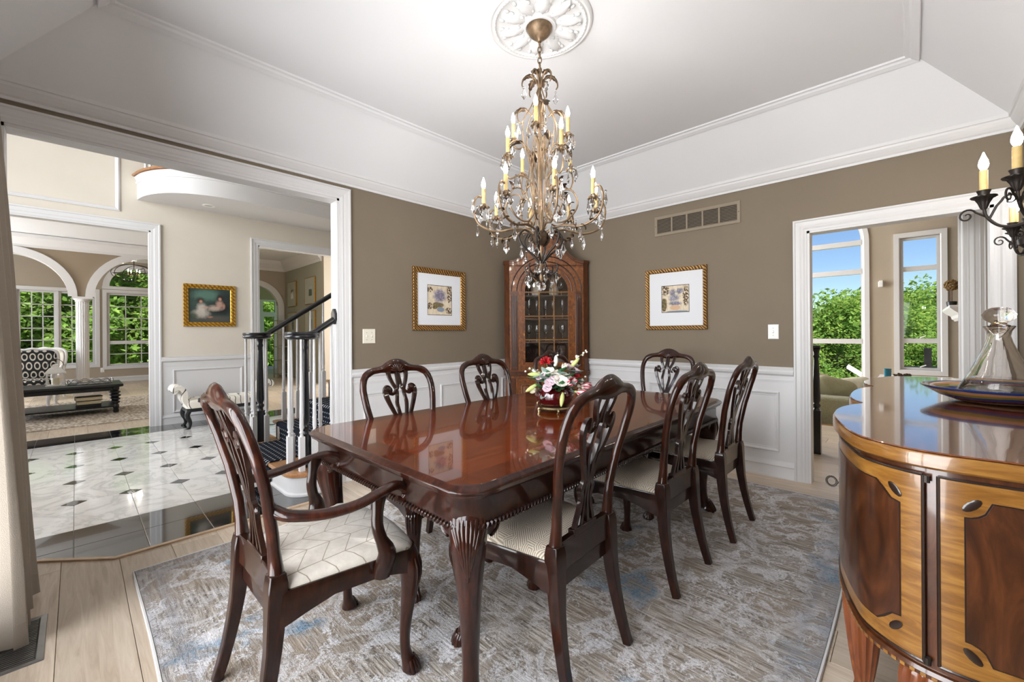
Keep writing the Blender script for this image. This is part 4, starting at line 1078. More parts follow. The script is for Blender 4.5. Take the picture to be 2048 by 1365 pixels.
leaf_grey = plain('leaf_grey_green', srgb(136, 158, 150), .6, noise=.15); leaf_green = plain('leaf_green', srgb(56, 108, 62), .5, noise=.25); stem_mat = plain('stem_green', srgb(110, 128, 76), .6)
def petal_mesh(L_, W_, curl, mat, name='petal', pw=.8):
    rows = []; N = 6
    for i in range(N+1):
        tt = i/N; a = curl*tt; x = L_*sin(a)/curl; zz = L_*(1-cos(a))/curl; hw = W_*(sin(pi*(tt*.93+.06))**pw)
        rows.append([(x, -hw, zz+hw*.35), (x, 0, zz), (x, hw, zz+hw*.35), (x, hw*.9, zz+hw*.35-.0012), (x, 0, zz-.0012), (x, -hw*.9, zz+hw*.35-.0012)])
    m_ = MB().loft(rows).mesh(name, 70); m_.materials.append(mat); return m_
def orient(o, parent, loc, direction, spin=0, sc=1.0):
    q = Vector(direction).to_track_quat('Z', 'Y').to_matrix().to_4x4()
    o.parent = parent; o.matrix_local = Matrix.Translation(loc) @ q @ Matrix.Rotation(spin, 4, 'Z') @ Matrix.Scale(sc, 4)
def new(name, me):
    o = bpy.data.objects.new(name, me); COL.objects.link(o); return o
# flower heads, each one mesh opening along +Z
def head_rose(mat, R, layers=4, name='rose'):
    mb = MB()
    for l in range(layers):
        n = 4+l; r = R*(.25+.75*l/(layers-1)); tilt = lerp(1.35, .55, l/(layers-1))
        for j in range(n):
            a = 2*pi*j/n + l*.6
            R_ = Matrix.Rotation(a, 3, 'Z') @ Matrix.Rotation(-tilt, 3, 'Y')
            mb.ell(R_ @ Vector((r*.62, 0, 0)) + Vector((0, 0, .004*l - R*.1)), (r*.62, r*.62, r*.10), 8, 5, R_)
    mb.ell((0, 0, R*.28), (R*.34, R*.34, R*.4), 8, 6)
    m_ = mb.mesh(name, 70); m_.materials.append(mat); return m_
def head_carn(mat, R):
    mb = MB(); r_ = random.Random(3)
    for j in range(46):
        th = math.acos(1-r_.random()*1.0); a = r_.random()*2*pi
        d = Vector((sin(th)*cos(a), sin(th)*sin(a), cos(th)))
        R_ = d.to_track_quat('Z', 'Y').to_matrix() @ Matrix.Rotation(r_.random()*pi, 3, 'Z')
        mb.ell(d*R*.72, (R*.22, R*.07, R*.34), 6, 4, R_)
    m_ = mb.mesh('carnation', 50); m_.materials.append(mat); return m_
def head_bud(L_, R, mat, name='bud'):
    m_ = MB().lathe([(.0, 0), (R*.5, L_*.06), (R*.85, L_*.25), (R, L_*.5), (R*.8, L_*.75), (R*.4, L_*.93), (.0, L_)], n=9).mesh(name, 70); m_.materials.append(mat); return m_
lp = petal_mesh(.085, .014, 1.1, petal_lily, 'lily_petal'); lw = petal_mesh(.075, .014, 1.0, petal_white, 'lily_petal')
rose_w = head_rose(petal_white, .030); rose_p = head_rose(petal_pink, .026); carn = head_carn(petal_red, .036); bud_l = head_bud(.085, .013, petal_lime); bud_w = head_bud(.06, .013, petal_white); berry = head_bud(.016, .008, petal_white, 'blossom')
lg = petal_mesh(.09, .022, .7, leaf_grey, 'leaf'); lgr = petal_mesh(.08, .020, .7, leaf_green, 'leaf')
# the bouquet's own axes: across its front, and out of its front
RT = Vector((.6923, -.7216, 0)); TW = Vector((-.7216, -.6923, 0))
def at(r, u, f): return RT*r + TW*f + Vector((0, 0, u))
def stem_to(p):
    q = smooth_path([(p.x*.25, p.y*.25, .10), (p.x*.6, p.y*.6, .10+(p.z-.10)*.6), tuple(p)], 4)
    obj('stem', MB().tube(q, .0022, ref=None, n=5), stem_mat, fl)
def flower(name, me, r, u, f, sc=1.0, d=None):
    p = at(r, u, f); dd = d or (p - Vector((0, 0, .06))).normalized()
    o = new(name, me); orient(o, fl, p, dd, rf.random()*6, sc*1.18); stem_to(p)
flower('carnation', carn, -.045, .275, .00); flower('carnation', carn, .115, .205, -.02); flower('carnation', carn, .16, .11, -.08, .8)
for r, u, f, s in ((-.035, .215, .06, 1.0), (.020, .165, .10, 1.15), (.0, .205, .07, .9), (.055, .19, .07, .8)): flower('ranunculus', rose_w, r, u, f, s)
for r, u, f, s in ((-.03, .165, .10, 1.0), (-.07, .185, .05, 1.0), (-.01, .185, .09, .9), (.105, .255, .0, .9), (-.10, .21, .0, .8), (-.045, .14, .11, .9), (.075, .245, .03, .9), (.12, .225, .02, .8)): flower('hydrangea_bloom', rose_p, r, u, f, s)
def lily(r, u, f, d, me, n=6, sc=1.0):
    p = at(r, u, f); stem_to(p); R_ = Vector(d).to_track_quat('Z', 'Y').to_matrix().to_4x4()
    ly = bpy.data.objects.new('lily', MB().ell((0, 0, 0), (.008, .008, .014), 8, 5).mesh('lily')); ly.data.materials.append(petal_lime); COL.objects.link(ly); ly.parent = fl
    ly.matrix_local = Matrix.Translation(p) @ R_
    for j in range(n):
        o = new('lily_petal', me); o.parent = ly; o.matrix_local = Matrix.Rotation(2*pi*j/n, 4, 'Z') @ Matrix.Rotation(-.75, 4, 'Y') @ Matrix.Scale(sc, 4)
lily(.065, .165, .085, at(.3, .35, .8), lp); lily(.115, .120, .07, at(.7, -.1, .7), lp); lily(-.105, .125, .05, at(-.6, .2, .8), lw, sc=.8); lily(.045, .235, .04, at(.2, .8, .4), lw, sc=.7); lily(.145, .145, .02, at(.9, .1, .4), lp, sc=.85)
for r, u, f, d in ((-.075, .215, .03, (-.95, .05, .2)), (-.10, .165, .06, (-.8, -.45, .3)), (.035, .125, .115, (-.2, -.95, .5)), (.085, .245, .02, (.7, .8, .1))):
    o = new('lily_bud', bud_l); p = at(r, u, f); orient(o, fl, p, at(*d)); stem_to(p)
for r, u, f, d in ((-.115, .15, .05, (-.85, -.4, .3)), (.01, .265, .0, (0, 1, 0))):
    o = new('lily_bud', bud_w); p = at(r, u, f); orient(o, fl, p, at(*d)); stem_to(p)
# sprays of small blossoms
for p0, p1, n in (((.07, .24, .0), (.185, .345, -.02), 12), ((-.06, .22, .02), (-.155, .245, .02), 8), ((.12, .15, .03), (.20, .095, .03), 10), ((0, .25, .0), (.012, .315, .0), 8), ((.15, .16, .0), (.17, .19, .0), 5)):
    a, b = at(*p0), at(*p1); obj('spray_stem', MB().tube([a, (a+b)/2+Vector((0,0,.008)), b], .0018, ref=None, n=5), stem_mat, fl)
    for j in range(n):
        tt = (j+1)/n; q = a.lerp(b, tt) + Vector((rf.uniform(-.012, .012), rf.uniform(-.012, .012), rf.uniform(-.010, .012)))
        o = new('blossom', berry); orient(o, fl, q, (b-a)+Vector((rf.uniform(-.1, .1), rf.uniform(-.1, .1), rf.uniform(-.1, .1))), 0, lerp(1.35, .75, tt))
for j in range(46):
    a = rf.uniform(-2.6, 2.6); r = rf.uniform(.05, .12); u = rf.uniform(.120, .24)
    p = at(r*sin(a), u, r*cos(a)); d = Vector((p.x*1.2, p.y*1.2, rf.uniform(-.10, .04)))
    o = new('leaf', lg if j % 2 else lgr); o.parent = fl
    xq = d.to_track_quat('X', 'Z').to_matrix().to_4x4(); o.matrix_local = Matrix.Translation(p*.8+Vector((0,0,u*.2))) @ xq @ Matrix.Scale(rf.uniform(.85, 1.25), 4)
# ================================================================== sideboard
SZ = .940
near_side = [(1.385, -.472), (1.372, -.38), (1.364, -.28), (1.355, -.14), (1.352, -.056), (1.373, .025), (1.440, .105), (1.530, .144), (1.648, .177), (1.750, .196), (1.852, .204), (1.950, .196), (2.040, .172), (2.085, .152), (2.115, .150), (2.150, .165), (2.22, .190), (2.32, .204), (2.43, .208)]
SXC = 2.43
sb_pts = near_side + [(2*SXC-x, y) for x, y in reversed(near_side[:-1])]
sb_top = [tuple(v) for v in smooth_path(sb_pts, 4)]
def offset_curve(c, e):
    out = []
    for i in range(len(c)):
        a, b = Vector(c[max(i-1, 0)]), Vector(c[min(i+1, len(c)-1)]); d = (b-a).normalized(); nrm = Vector((-d.y, d.x))
        p = Vector(c[i]) + nrm*e; out.append((p.x, max(p.y, -.474)))
    return out
# curve runs from the near back corner round the front to the far back corner; outside lies to its left
case_c = offset_curve(sb_top, -.026)
arc = [0]
for a, b in zip(case_c[:-1], case_c[1:]): arc.append(arc[-1] + math.hypot(b[0]-a[0], b[1]-a[1]))
def cpos(s, off=0.0):
    for i in range(len(arc)-1):
        if s <= arc[i+1] or i == len(arc)-2:
            tt = (s-arc[i])/(arc[i+1]-arc[i]); a, b = Vector(case_c[i]), Vector(case_c[i+1]); d = (b-a).normalized()
            j = max(i-1, 0); k_ = min(i+2, len(arc)-1); d2 = (Vector(case_c[k_])-Vector(case_c[j])).normalized()
            p = a.lerp(b, tt) + Vector((-d2.y, d2.x))*off; return (p.x, p.y)
sbd = thing('sideboard', 'serpentine mahogany sideboard with satinwood bands and reeded legs against the near wall', 'sideboard')
ZL0, ZL1 = .405, .900
oc = lambda e: offset_curve(sb_top, e)
obj('top', MB().loft([[(x, y, z) for x, y in oc(e)] for e, z in ((-.010, SZ-.006), (-.004, SZ-.003), (-.006, SZ))], True, True), side_top_mat, sbd, 40)
obj('top_edge_band', MB().loft([[(x, y, z) for x, y in oc(e)] for e, z in ((-.022, SZ-.044), (-.006, SZ-.042), (.0, SZ-.036), (.0, SZ-.010), (-.003, SZ-.005))], True, True), satin, sbd, 40)
obj('case', MB().loft([[(x, y, z) for x, y in case_c] for z in (ZL0, ZL1)], True, True), side_case, sbd, 40)
obj('lower_moulding', MB().loft([[(x, y, z) for x, y in offset_curve(sb_top, e)] for e, z in ((-.024, ZL0-.004), (-.016, ZL0), (-.014, ZL0+.010), (-.019, ZL0+.018), (-.026, ZL0+.020))], True, False), side_case, sbd, 40)
ck = MB(); total = arc[-1]; n = int(total/.018)
for i in range(n):
    p0, p1 = cpos(i/n*total, .013), cpos((i+.55)/n*total, .013); q0, q1 = cpos(i/n*total, .008), cpos((i+.55)/n*total, .008)
    ck.add([(*p0, ZL0+.001), (*p1, ZL0+.001), (*p1, ZL0+.009), (*p0, ZL0+.009), (*q0, ZL0+.001), (*q1, ZL0+.001), (*q1, ZL0+.009), (*q0, ZL0+.009)], [(0,1,2,3), (4,7,6,5), (0,4,5,1), (3,2,6,7), (0,3,7,4), (1,5,6,2)])
o = obj('chequer_stringing', ck, satin, sbd, 0); o['kind'] = 'stuff'
def curved_panel(s0, s1, z0, z1, off, th, notch=0.0, k=28):
    mb = MB(); rings = []
    for i in range(k+1):
        s = lerp(s0, s1, i/k); d = min(s-s0, s1-s); cut = sqrt(max(0, notch*notch-d*d)) if d < notch else 0
        x, y = cpos(s, off+th); a, b = cpos(s, off)
        rings.append([(a, b, z0+cut), (x, y, z0+cut), (x, y, z1-cut), (a, b, z1-cut)])
    mb.loft(rings); return mb
leaf_dark = plain('ebony_inlay', srgb(34, 20, 14), .3, coat=.6)
sA0, sA1 = .454, 1.050       # arc range of the near bowed door
sB0, sB1 = .060, .4306       # arc range of the end panel
def leaf_inlay(s, z, tilt, parent, off):
    x, y = cpos(s, off); x1, y1 = cpos(s+.01, off); d = Vector((x1-x, y1-y, 0)).normalized(); nrm = Vector((-d.y, d.x, 0))
    B = Matrix((d, nrm, Vector((0, 0, 1)))).transposed()
    obj('leaf_inlay', MB().ell((x, y, z), (.020, .0012, .009), 10, 6, B @ Matrix.Rotation(tilt, 3, 'Y')), leaf_dark, parent)
def panel_set(name, s0, s1, z0, z1, proud):
    dr = obj(name, curved_panel(s0, s1, z0, z1, -.002, .002+proud), satin, sbd, 40)
    obj('ebony_line', curved_panel(s0+.040, s1-.040, z0+.040, z1-.040, proud, .0006, .040), leaf_dark, dr, 40)
    obj('mahogany_field', curved_panel(s0+.043, s1-.043, z0+.043, z1-.043, proud, .0012, .040), side_dark, dr, 40)
    obj('edge_bead', MB().tube([(*cpos(lerp(s0, s1, i/24), proud), z1) for i in range(25)], .0035, ref=(0,0,1), n=6).tube([(*cpos(lerp(s0, s1, i/24), proud), z0) for i in range(25)], .0035, ref=(0,0,1), n=6).tube([(*cpos(s0, proud), z0), (*cpos(s0, proud), z1)], .0035, ref=(1,0,0), n=6).tube([(*cpos(s1, proud), z0), (*cpos(s1, proud), z1)], .0035, ref=(1,0,0), n=6), leaf_dark, dr)
    for s, z, tl in ((s0+.052, z1-.052, -.8), (s1-.052, z1-.052, .8), (s0+.052, z0+.052, .8), (s1-.052, z0+.052, -.8)): leaf_inlay(s, z, tl, dr, proud+.0012)
    return dr
dn = panel_set('door', sA0, sA1, ZL0+.035, ZL1-.020, .010)
pe = panel_set('end_panel', sB0, sB1, ZL0+.035, ZL1-.020, .002)
df = panel_set('door', total-sA1, total-sA0, ZL0+.035, ZL1-.020, .010)
panel_set('door', sA1+.05, total/2-.01, ZL0+.035, ZL1-.020, .008); panel_set('door', total/2+.01, total-sA1-.05, ZL0+.035, ZL1-.020, .008)
for z in (ZL0+.04, ZL1-.03):
    x, y = cpos(sA0-.006, .012); obj('hinge', MB().tube([(x, y, z-.006), (x, y, z+.010)], .006, ref=(1,0,0), n=8), iron_dark, dn)
# key
x, y = cpos(sA1-.015, .012); x2, y2 = cpos(sA1-.015, .045)
kd = Vector((x2-x, y2-y, 0)).normalized(); kz = .672
key = MB().tube([(x, y, kz), (x+kd.x*.017, y+kd.y*.017, kz)], .0035, ref=(0,0,1), n=8)
cc = Vector((x, y, kz)) + kd*.030
key.tube([cc + kd*(.015*cos(a)) + Vector((0, 0, .017*sin(a))) for a in [2*pi*i/16 for i in range(16)]], .0035, ref=None, n=6, closed=True)
obj('key', key, iron_dark, dn)
obj('escutcheon', MB().ell((x, y, kz), (.010, .010, .014), 10, 6), iron_dark, dn)
# reeded legs
def reed_leg():
    mb = MB(); rings = []; prof = [(.030, ZL0-.004), (.046, ZL0-.02), (.054, ZL0-.06), (.052, ZL0-.12), (.042, ZL0-.22), (.030, ZL0-.31), (.024, .06), (.028, .04), (.030, .02), (.026, 0)]
    q = smooth_path([(r, z, 0) for r, z in prof], 3)
    for v in q:
        ring = []
        for j in range(60):
            a = 2*pi*j/60; r = v[0]*(1 - (.10*abs(sin(a*7.5)) if .05 < v[1] < ZL0-.02 else 0)); ring.append((r*cos(a), r*sin(a), v[1]))
        rings.append(ring)
    return mb.loft(rings)
rl = reed_leg().mesh('leg', 60); rl.materials.append(wood('reeded_leg_walnut', [(.25, srgb(84, 40, 18)), (.5, srgb(118, 62, 30)), (.75, srgb(150, 86, 44))], .3, .5, (9, 9, 2), 3))
for x, y in ((1.795, .125), (2*SXC-1.795, .125), (1.44, -.40), (2*SXC-1.44, -.40), (1.455, -.02), (2*SXC-1.455, -.02)):
    o = new('leg', rl); o.parent = sbd; o.location = (x, y, 0)

# ---- striped platter and decanter
t = NT('striped_glass'); vec = t.coord(); X_, Y_, Z_ = t.sep(vec)
dd = t.math('ADD', t.math('SQRT', t.math('ADD', t.math('MULTIPLY', X_, X_), t.math('MULTIPLY', Y_, Y_))), t.math('MULTIPLY', t.noise(vec, 6, 2), .03))
st = t.ramp(t.math('FRACT', t.math('MULTIPLY', dd, 9.0)), [(0.0, srgb(30, 50, 100)), (.13, srgb(124, 112, 56)), (.26, srgb(196, 176, 144)), (.36, srgb(26, 30, 52)), (.48, srgb(112, 44, 60)), (.60, srgb(40, 66, 118)), (.74, srgb(140, 128, 62)), (.86, srgb(190, 140, 100))], 'CONSTANT')
t.p(Base_Color=st, Roughness=.15, Coat_Weight=.5, Coat_Roughness=.03); platter_mat = t.m
PCX, PCY = 2.44, -.235
o = obj('platter', MB().lathe([(.0, .004), (.085, .002), (.12, .004), (.165, .022), (.205, .048), (.218, .056), (.2185, .060), (.212, .060), (.190, .048), (.155, .028), (.11, .014), (.0, .013)], n=64, cap=False), platter_mat, None, 60, loc=(PCX, PCY, SZ))
tag(o, 'large shallow bowl with blue, olive and plum stripes on the sideboard', 'bowl')
dec = thing('decanter', 'clear glass ship decanter with round stopper in the striped bowl', 'decanter', (PCX, PCY, SZ+.0145))
smoke = glass('decanter_glass', 1.5, 0, (.96, .93, .90, 1))
obj('body', MB().lathe([(.0, .0), (.110, .0), (.122, .006), (.124, .014), (.112, .034), (.085, .085), (.055, .160), (.036, .215), (.030, .240), (.033, .258), (.043, .276), (.041, .278), (.027, .256), (.024, .240), (.031, .212), (.050, .158), (.080, .083), (.106, .034), (.104, .022), (.0, .018)], n=40, cap=False), smoke, dec, 60)
stp = obj('stopper', MB().lathe([(.0, .230), (.008, .236), (.026, .262), (.030, .280), (.022, .284), (.018, .288), (.030, .294), (.044, .308), (.046, .322), (.038, .338), (.020, .348), (.0, .350)], n=28, cap=False), smoke, dec, 60)
obj('stopper_collar', MB().lathe([(.0185, .286), (.021, .287), (.021, .291), (.0185, .292)], n=24, cap=False), chrome_gold, stp, 60)

# ================================================================== wall sconces over the sideboard
def sconce_parts(root, hub, candles, curl_dirs):
    wall = Vector((hub[0], YMIN, hub[2]+.02))
    obj('backplate', MB().ell(wall + Vector((0, .008, 0)), (.035, .010, .11), 14, 8), iron_dark, root)
    obj('bracket', MB().tube(smooth_path([wall+Vector((0, .01, 0)), wall.lerp(Vector(hub), .5)+Vector((0, 0, -.03)), Vector(hub)], 5), .008, ref=None, n=8), iron_dark, root)
    obj('hub', MB().lathe([(.0, -.08), (.010, -.075), (.020, -.05), (.012, -.03), (.032, -.01), (.036, .015), (.018, .035), (.012, .06), (.022, .075), (.010, .095), (.0, .10)], hub, 14), iron_dark, root)
    for c in candles:
        H, P = Vector(hub), Vector(c); dxy = Vector((P.x-H.x, P.y-H.y, 0)); L_ = dxy.length; d = dxy/L_
        base = P.z - .048
        pt = lambda u, z: (H.x+d.x*u, H.y+d.y*u, z)
        ar = obj('arm', MB().tube(smooth_path([pt(.0, H.z-.02), pt(L_*.35, H.z-.055), pt(L_*.7, H.z-.050), pt(L_*.95, H.z-.005), pt(L_, base-.012)], 6), [.0055]*24 + [.005], ref=None, n=8), iron_dark, root)
        sp_ = []
        for i in range(22):
            tt = i/21; r = lerp(.028, .005, tt); a = pi*.9 - tt*2*pi*1.35
            sp_.append(pt(L_+.050+r*cos(a), H.z+.012+r*sin(a)))
        obj('curl', MB().tube([pt(L_*.9, H.z-.012)]+sp_, [.004]+[lerp(.004, .0022, i/21) for i in range(22)], ref=None, n=6), iron_dark, ar)
        sp_ = []
        for i in range(22):
            tt = i/21; r = lerp(.024, .004, tt); a = -pi*.2 + tt*2*pi*1.3
            sp_.append(pt(L_*.55+r*cos(a), H.z+.045+r*sin(a)))
        obj('curl', MB().tube([pt(L_*.92, H.z-.02), pt(L_*.78, H.z+.03)]+sp_[2:], [.004, .004]+[lerp(.004, .0022, i/21) for i in range(20)], ref=None, n=6), iron_dark, ar)
        rings = []
        prof = [(.007, -.052), (.010, -.046), (.016, -.026), (.024, -.010), (.036, -.004), (.037, .0), (.030, .0), (.016, .0), (.0165, .012), (.020, .020), (.021, .023), (.016, .024), (.0, .024)]
        for r, z in prof:
            rings.append([(P.x + r*(1+(.07*cos(12*2*pi*j/48) if -.05 < z < -.003 else 0))*cos(2*pi*j/48), P.y + r*(1+(.07*cos(12*2*pi*j/48) if -.05 < z < -.003 else 0))*sin(2*pi*j/48), P.z-.024+z) for j in range(48)])
        obj('cup', MB().loft(rings), iron_dark, root, 50)
        o1 = obj('candle_sleeve', MB().lathe([(.0, 0), (.0125, 0), (.0125, .078), (.0, .079)], P, 14), candle_sleeve, root, 50)
        o2 = obj('bulb', MB().lathe([(.0, .078), (.007, .079), (.013, .092), (.015, .102), (.0125, .118), (.006, .136), (.0022, .148), (.0, .152)], P, 12), bulb_lit, root, 70)
s1 = thing('wall_sconce', 'dark iron candle sconce with fluted cups nearest the camera above the sideboard', 'sconce', group='iron sconces over the sideboard')
sconce_parts(s1, (2.42, -.345, 1.668), [(2.49, -.203, 1.770), (2.262, -.262, 1.775), (2.60, -.34, 1.770)], None)
s2 = thing('wall_sconce', 'dark iron candle sconce farther along the sideboard wall by the doorway', 'sconce', group='iron sconces over the sideboard')
sconce_parts(s2, (3.40, -.425, 1.668), [(3.38, -.375, 1.775), (3.52, -.40, 1.770), (3.26, -.41, 1.770)], None)

# ================================================================== curtain
cur = thing('curtain', 'floor-length taupe woven curtain panel at the dining room window', 'curtain', (0, 0, 0))
t = NT('curtain_fabric'); vec = t.coord()
f1 = t.noise(t.vmath('MULTIPLY', vec, (1, 1, 1)).outputs[0], 380, 2, .6); f2 = t.noise(vec, 5, 3)
t.p(Base_Color=t.mix(t.math('MULTIPLY', f1, .5), srgb(152, 141, 128), srgb(172, 162, 150)), Roughness=.8, Specular_IOR_Level=.25, Sheen_Weight=.35); t.bump(t.math('ADD', f1, t.math('MULTIPLY', f2, .6)), .35, .004)
curtain_mat = t.m
rows = []; NU, NZ = 90, 26
def cpoint(i, j, side):
    u = i/NU; z = .012 + (2.40-.012)*j/NZ; fl_ = 1 - j/NZ
    yy = 2.48 + .50*u*(1 + .04*fl_) ; amp = .018 + .036*fl_
    ph = u*2*pi*3.3 + .6
    xx = -.262 + .062*fl_ + amp*sin(ph) + .012*sin(u*17+z*2.1)*fl_ + .03*fl_*u
    return (xx + side*.0025, yy + .02*sin(ph*1.0+1.2), z)
rings = []
for j in range(NZ+1):
    rings.append([cpoint(i, j, 1) for i in range(NU+1)] + [cpoint(i, j, -1) for i in range(NU, -1, -1)])
obj('panel', MB().loft(rings), curtain_mat, cur, 60)
obj('hem', MB().tube([cpoint(i, 1, 1.1) for i in range(NU+1)], .0015, ref=(0,0,1), n=5), curtain_mat, cur)
rod = thing('curtain_rod', 'dark curtain rod above the dining room window', 'rod')
obj('pole', MB().tube([(-.285, -.1, 2.425), (-.285, 3.02, 2.425)], .012, ref=(0,0,1), n=10), iron_dark, rod)
for y in (-.05, 3.0): obj('bracket', MB().tube([(-.285, y, 2.425), (XMIN+.005, y, 2.425)], .008, ref=(0,0,1), n=8), iron_dark, rod)
# ================================================================== foyer
YF = 7.33; FXL, FXR, FZC = -2.0, 6.2, 5.5
# ---- stone floor: marble field, black diamonds, black borders
t = NT('marble_white'); oi = t.n('ObjectInfo'); sh = t.math('MULTIPLY', oi.outputs['Random'], 50.0)
vec = t.vmath('ADD', t.coord(), t.comb(sh, sh, sh)).outputs[0]
vn = t.noise(vec, 2.2, 6, .62, 1.6); cl = t.noise(vec, 5, 4)
mc = t.ramp(t.math('ABSOLUTE', t.math('SUBTRACT', vn, .5)), [(0.0, srgb(196, 195, 192)), (.05, srgb(222, 220, 216)), (.3, srgb(236, 234, 230))])
t.p(Base_Color=t.mix(t.math('MULTIPLY', cl, .3), mc, srgb(208, 206, 202)), Roughness=.10, Specular_IOR_Level=.6, Coat_Weight=.3, Coat_Roughness=.03); marble = t.m
t = NT('granite_black'); t.p(Base_Color=t.ramp(t.noise(t.coord(), 90, 3), [(.4, srgb(14, 15, 17)), (.75, srgb(34, 36, 40))]), Roughness=.07, Specular_IOR_Level=.6, Coat_Weight=.6, Coat_Roughness=.02); granite = t.m
grout = plain('grout_grey', srgb(170, 166, 158), .8)
TZ0 = .006
ff = struct('floor_foyer', MB().box(FXL, V0+WT*.0, -.06, FXR, YF+.12, TZ0-.003).box(-.13, 3.165, -.02, 1.49, V0+.01, TZ0-.003), grout, 'polished marble foyer floor with black diamond insets and border', 'floor')
ff.data.clear_geometry(); 
mbf = MB().box(FXL, V0+.02, -.06, FXR, YF+.11, TZ0-.0035)
pl = [(-.125, V0+.02), (.149, 3.166), (1.215, 3.166), (1.485, V0+.02)]
mbf.poly(pl, -.001, TZ0-.0035)
me = mbf.mesh('floor_foyer', 0); me.materials.append(grout); ff.data = me
XG = .2905 - .305*8; TW_ = .305; TL_ = .617; DY = 3.79; dc = .068; g = .0016
def tile_piece(name, poly, mat, lib, key):
    cxm = sum(p[0] for p in poly)/len(poly); cym = sum(p[1] for p in poly)/len(poly)
    if key is None or key not in lib:
        c = .0012
        def ins(e): return [(x - cxm - e*(1 if x > cxm else -1), y - cym - e*(1 if y > cym else -1)) for x, y in poly]
        a = ins(0); b = ins(c)
        m_ = MB().loft([[(x, y, -.004) for x, y in a], [(x, y, -c) for x, y in a], [(x, y, 0) for x, y in b]]).mesh(name, 0); m_.materials.append(mat)
        if key is not None: lib[key] = m_
        else: lib = {None: m_}
    o = bpy.data.objects.new(name, lib[key]); COL.objects.link(o); o.parent = ff; o.location = (cxm, cym, TZ0)
lib = {}
NXT = int((3.2-XG)/TW_)
for i in range(4, NXT):
    x0, x1 = XG+i*TW_+g, XG+(i+1)*TW_-g
    for j in range(5):
        y0, y1 = DY+j*TL_+g, DY+(j+1)*TL_-g; lo_ = dc if j > 0 else 0; hi_ = dc if j < 4 else 0
        poly = []
        poly += [(x0+lo_, y0), (x1-lo_, y0), (x1, y0+lo_)] if lo_ else [(x0, y0), (x1, y0)]
        poly += [(x1, y1-hi_), (x1-hi_, y1), (x0+hi_, y1), (x0, y1-hi_)] if hi_ else [(x1, y1), (x0, y1)]
        if lo_: poly += [(x0, y0+lo_)]
        tile_piece('marble_tile', poly, marble, lib, ('m', bool(lo_), bool(hi_)))
    for j in range(1, 5):
        xc, yc = XG+i*TW_, DY+j*TL_; e = dc-.0015
        tile_piece('diamond_inset', [(xc, yc-e), (xc+e, yc), (xc, yc+e), (xc-e, yc)], granite, lib, 'd')
    # near and far black borders
    for y0, y1 in ((3.483, DY), (3.166, 3.483)):
        q = [(x0, y0+g), (x1, y0+g), (x1, y1-g), (x0, y1-g)]
        q = clip_poly(q, [(-.883, -1, -(.149*.883+3.166)), (.883, -1, -(-1.215*.883+3.166)) ] if y0 < 3.4 else [])
        if y0 < 3.4 or True:
            q2 = clip_poly(q, [(0, -1, -3.166)]) if q else []
            if len(q2) >= 3 and (y0 > 3.4 or (x1 > -.14 and x0 < 1.5)): tile_piece('black_tile', q2, granite, lib, ('b', y0) if (y0 > 3.4 or (x0 > .16 and x1 < 1.2)) else None)
    tile_piece('black_tile', [(x0, 6.875+g), (x1, 6.875+g), (x1, 7.395), (x0, 7.395)], granite, lib, 'bf')
thr = MB(); tp = [(-.262, V0+.03), (-.135, V0+.008), (.142, 3.153), (1.222, 3.153), (1.497, V0+.005)]
thr.tube([(x, y, .004) for x, y in tp], .013, .006, ref=(0,0,1), box=True)
tag(obj('trim_3', thr, threshold_mat, None, 0), 'pale oak threshold strip around the foyer stone floor', 'threshold', None, 'structure')

# ---- foyer walls
LX0, LX1, LZ = -1.55, .698, 2.616       # opening to the living room
HX0, HX1, HZ = 1.962, 3.75, 2.606       # opening to the hall
mb = MB()
for a, b, z0, z1 in ((FXL, LX0, 0, FZC), (LX0, LX1, LZ, FZC), (LX1, HX0, 0, FZC), (HX0, HX1, HZ, FZC), (HX1, FXR, 0, FZC)): mb.box(a, YF, z0, b, YF+.12, z1)
wf = struct('wall_back', mb, foyer_wall, 'beige two-storey foyer wall with cased openings', 'wall')
farw = lambda u, z, d: (u, YF-d, z)
obj('wainscot_board', MB().line_mould(farw, LX1+.10, HX0-.10, [(0, 0), (.008, 0), (.008, .90), (0, .90)]), white_trim, wf, 0)
obj('chair_rail', MB().line_mould(farw, LX1+.10, HX0-.10, [(0, .80), (.012, .80), (.012, .85), (.032, .87), (.034, .90), (.024, .905), (.030, .925), (0, .925)]), white_trim, wf, 30)
obj('panel_moulding', MB().rect_mould(farw, .92, HX0-.22, .16, .75, [(0, .008), (0, .018), (.010, .022), (.022, .014), (.034, .008)]), white_trim, wf, 0)
obj('panel_moulding', MB().rect_mould(farw, -1.6, .402, 2.815, 4.6, [(0, 0), (0, .012), (.016, .020), (.034, .012), (.045, 0)]), white_trim, wf, 0)
tag(obj('baseboard_back', MB().line_mould(farw, LX1+.10, HX0-.10, BASE), white_trim, None, 30), 'white baseboard along the foyer wall', 'baseboard', None, 'structure')
for nm_, a, b, zt, lab in (('door_3', LX0, LX1, LZ, 'white cased opening from the foyer to the living room'), ('door_4', HX0, HX1, HZ, 'white cased opening from the foyer to the rear hall')):
    d = tag(obj(nm_, MB().box(b-.018, YF-.004, 0, b+.01, YF+.124, zt).box(a-.01, YF-.004, 0, a+.018, YF+.124, zt).box(a, YF-.004, zt-.018, b, YF+.124, zt+.01), white_trim, None, 0), lab, 'doorway', None, 'structure')
    casing(farw, a, b, zt, d, .10, [(0, 0), (0, .026), (.014, .028), (.022, .020), (.060, .017), (.075, .012), (.100, .010), (.100, 0)])
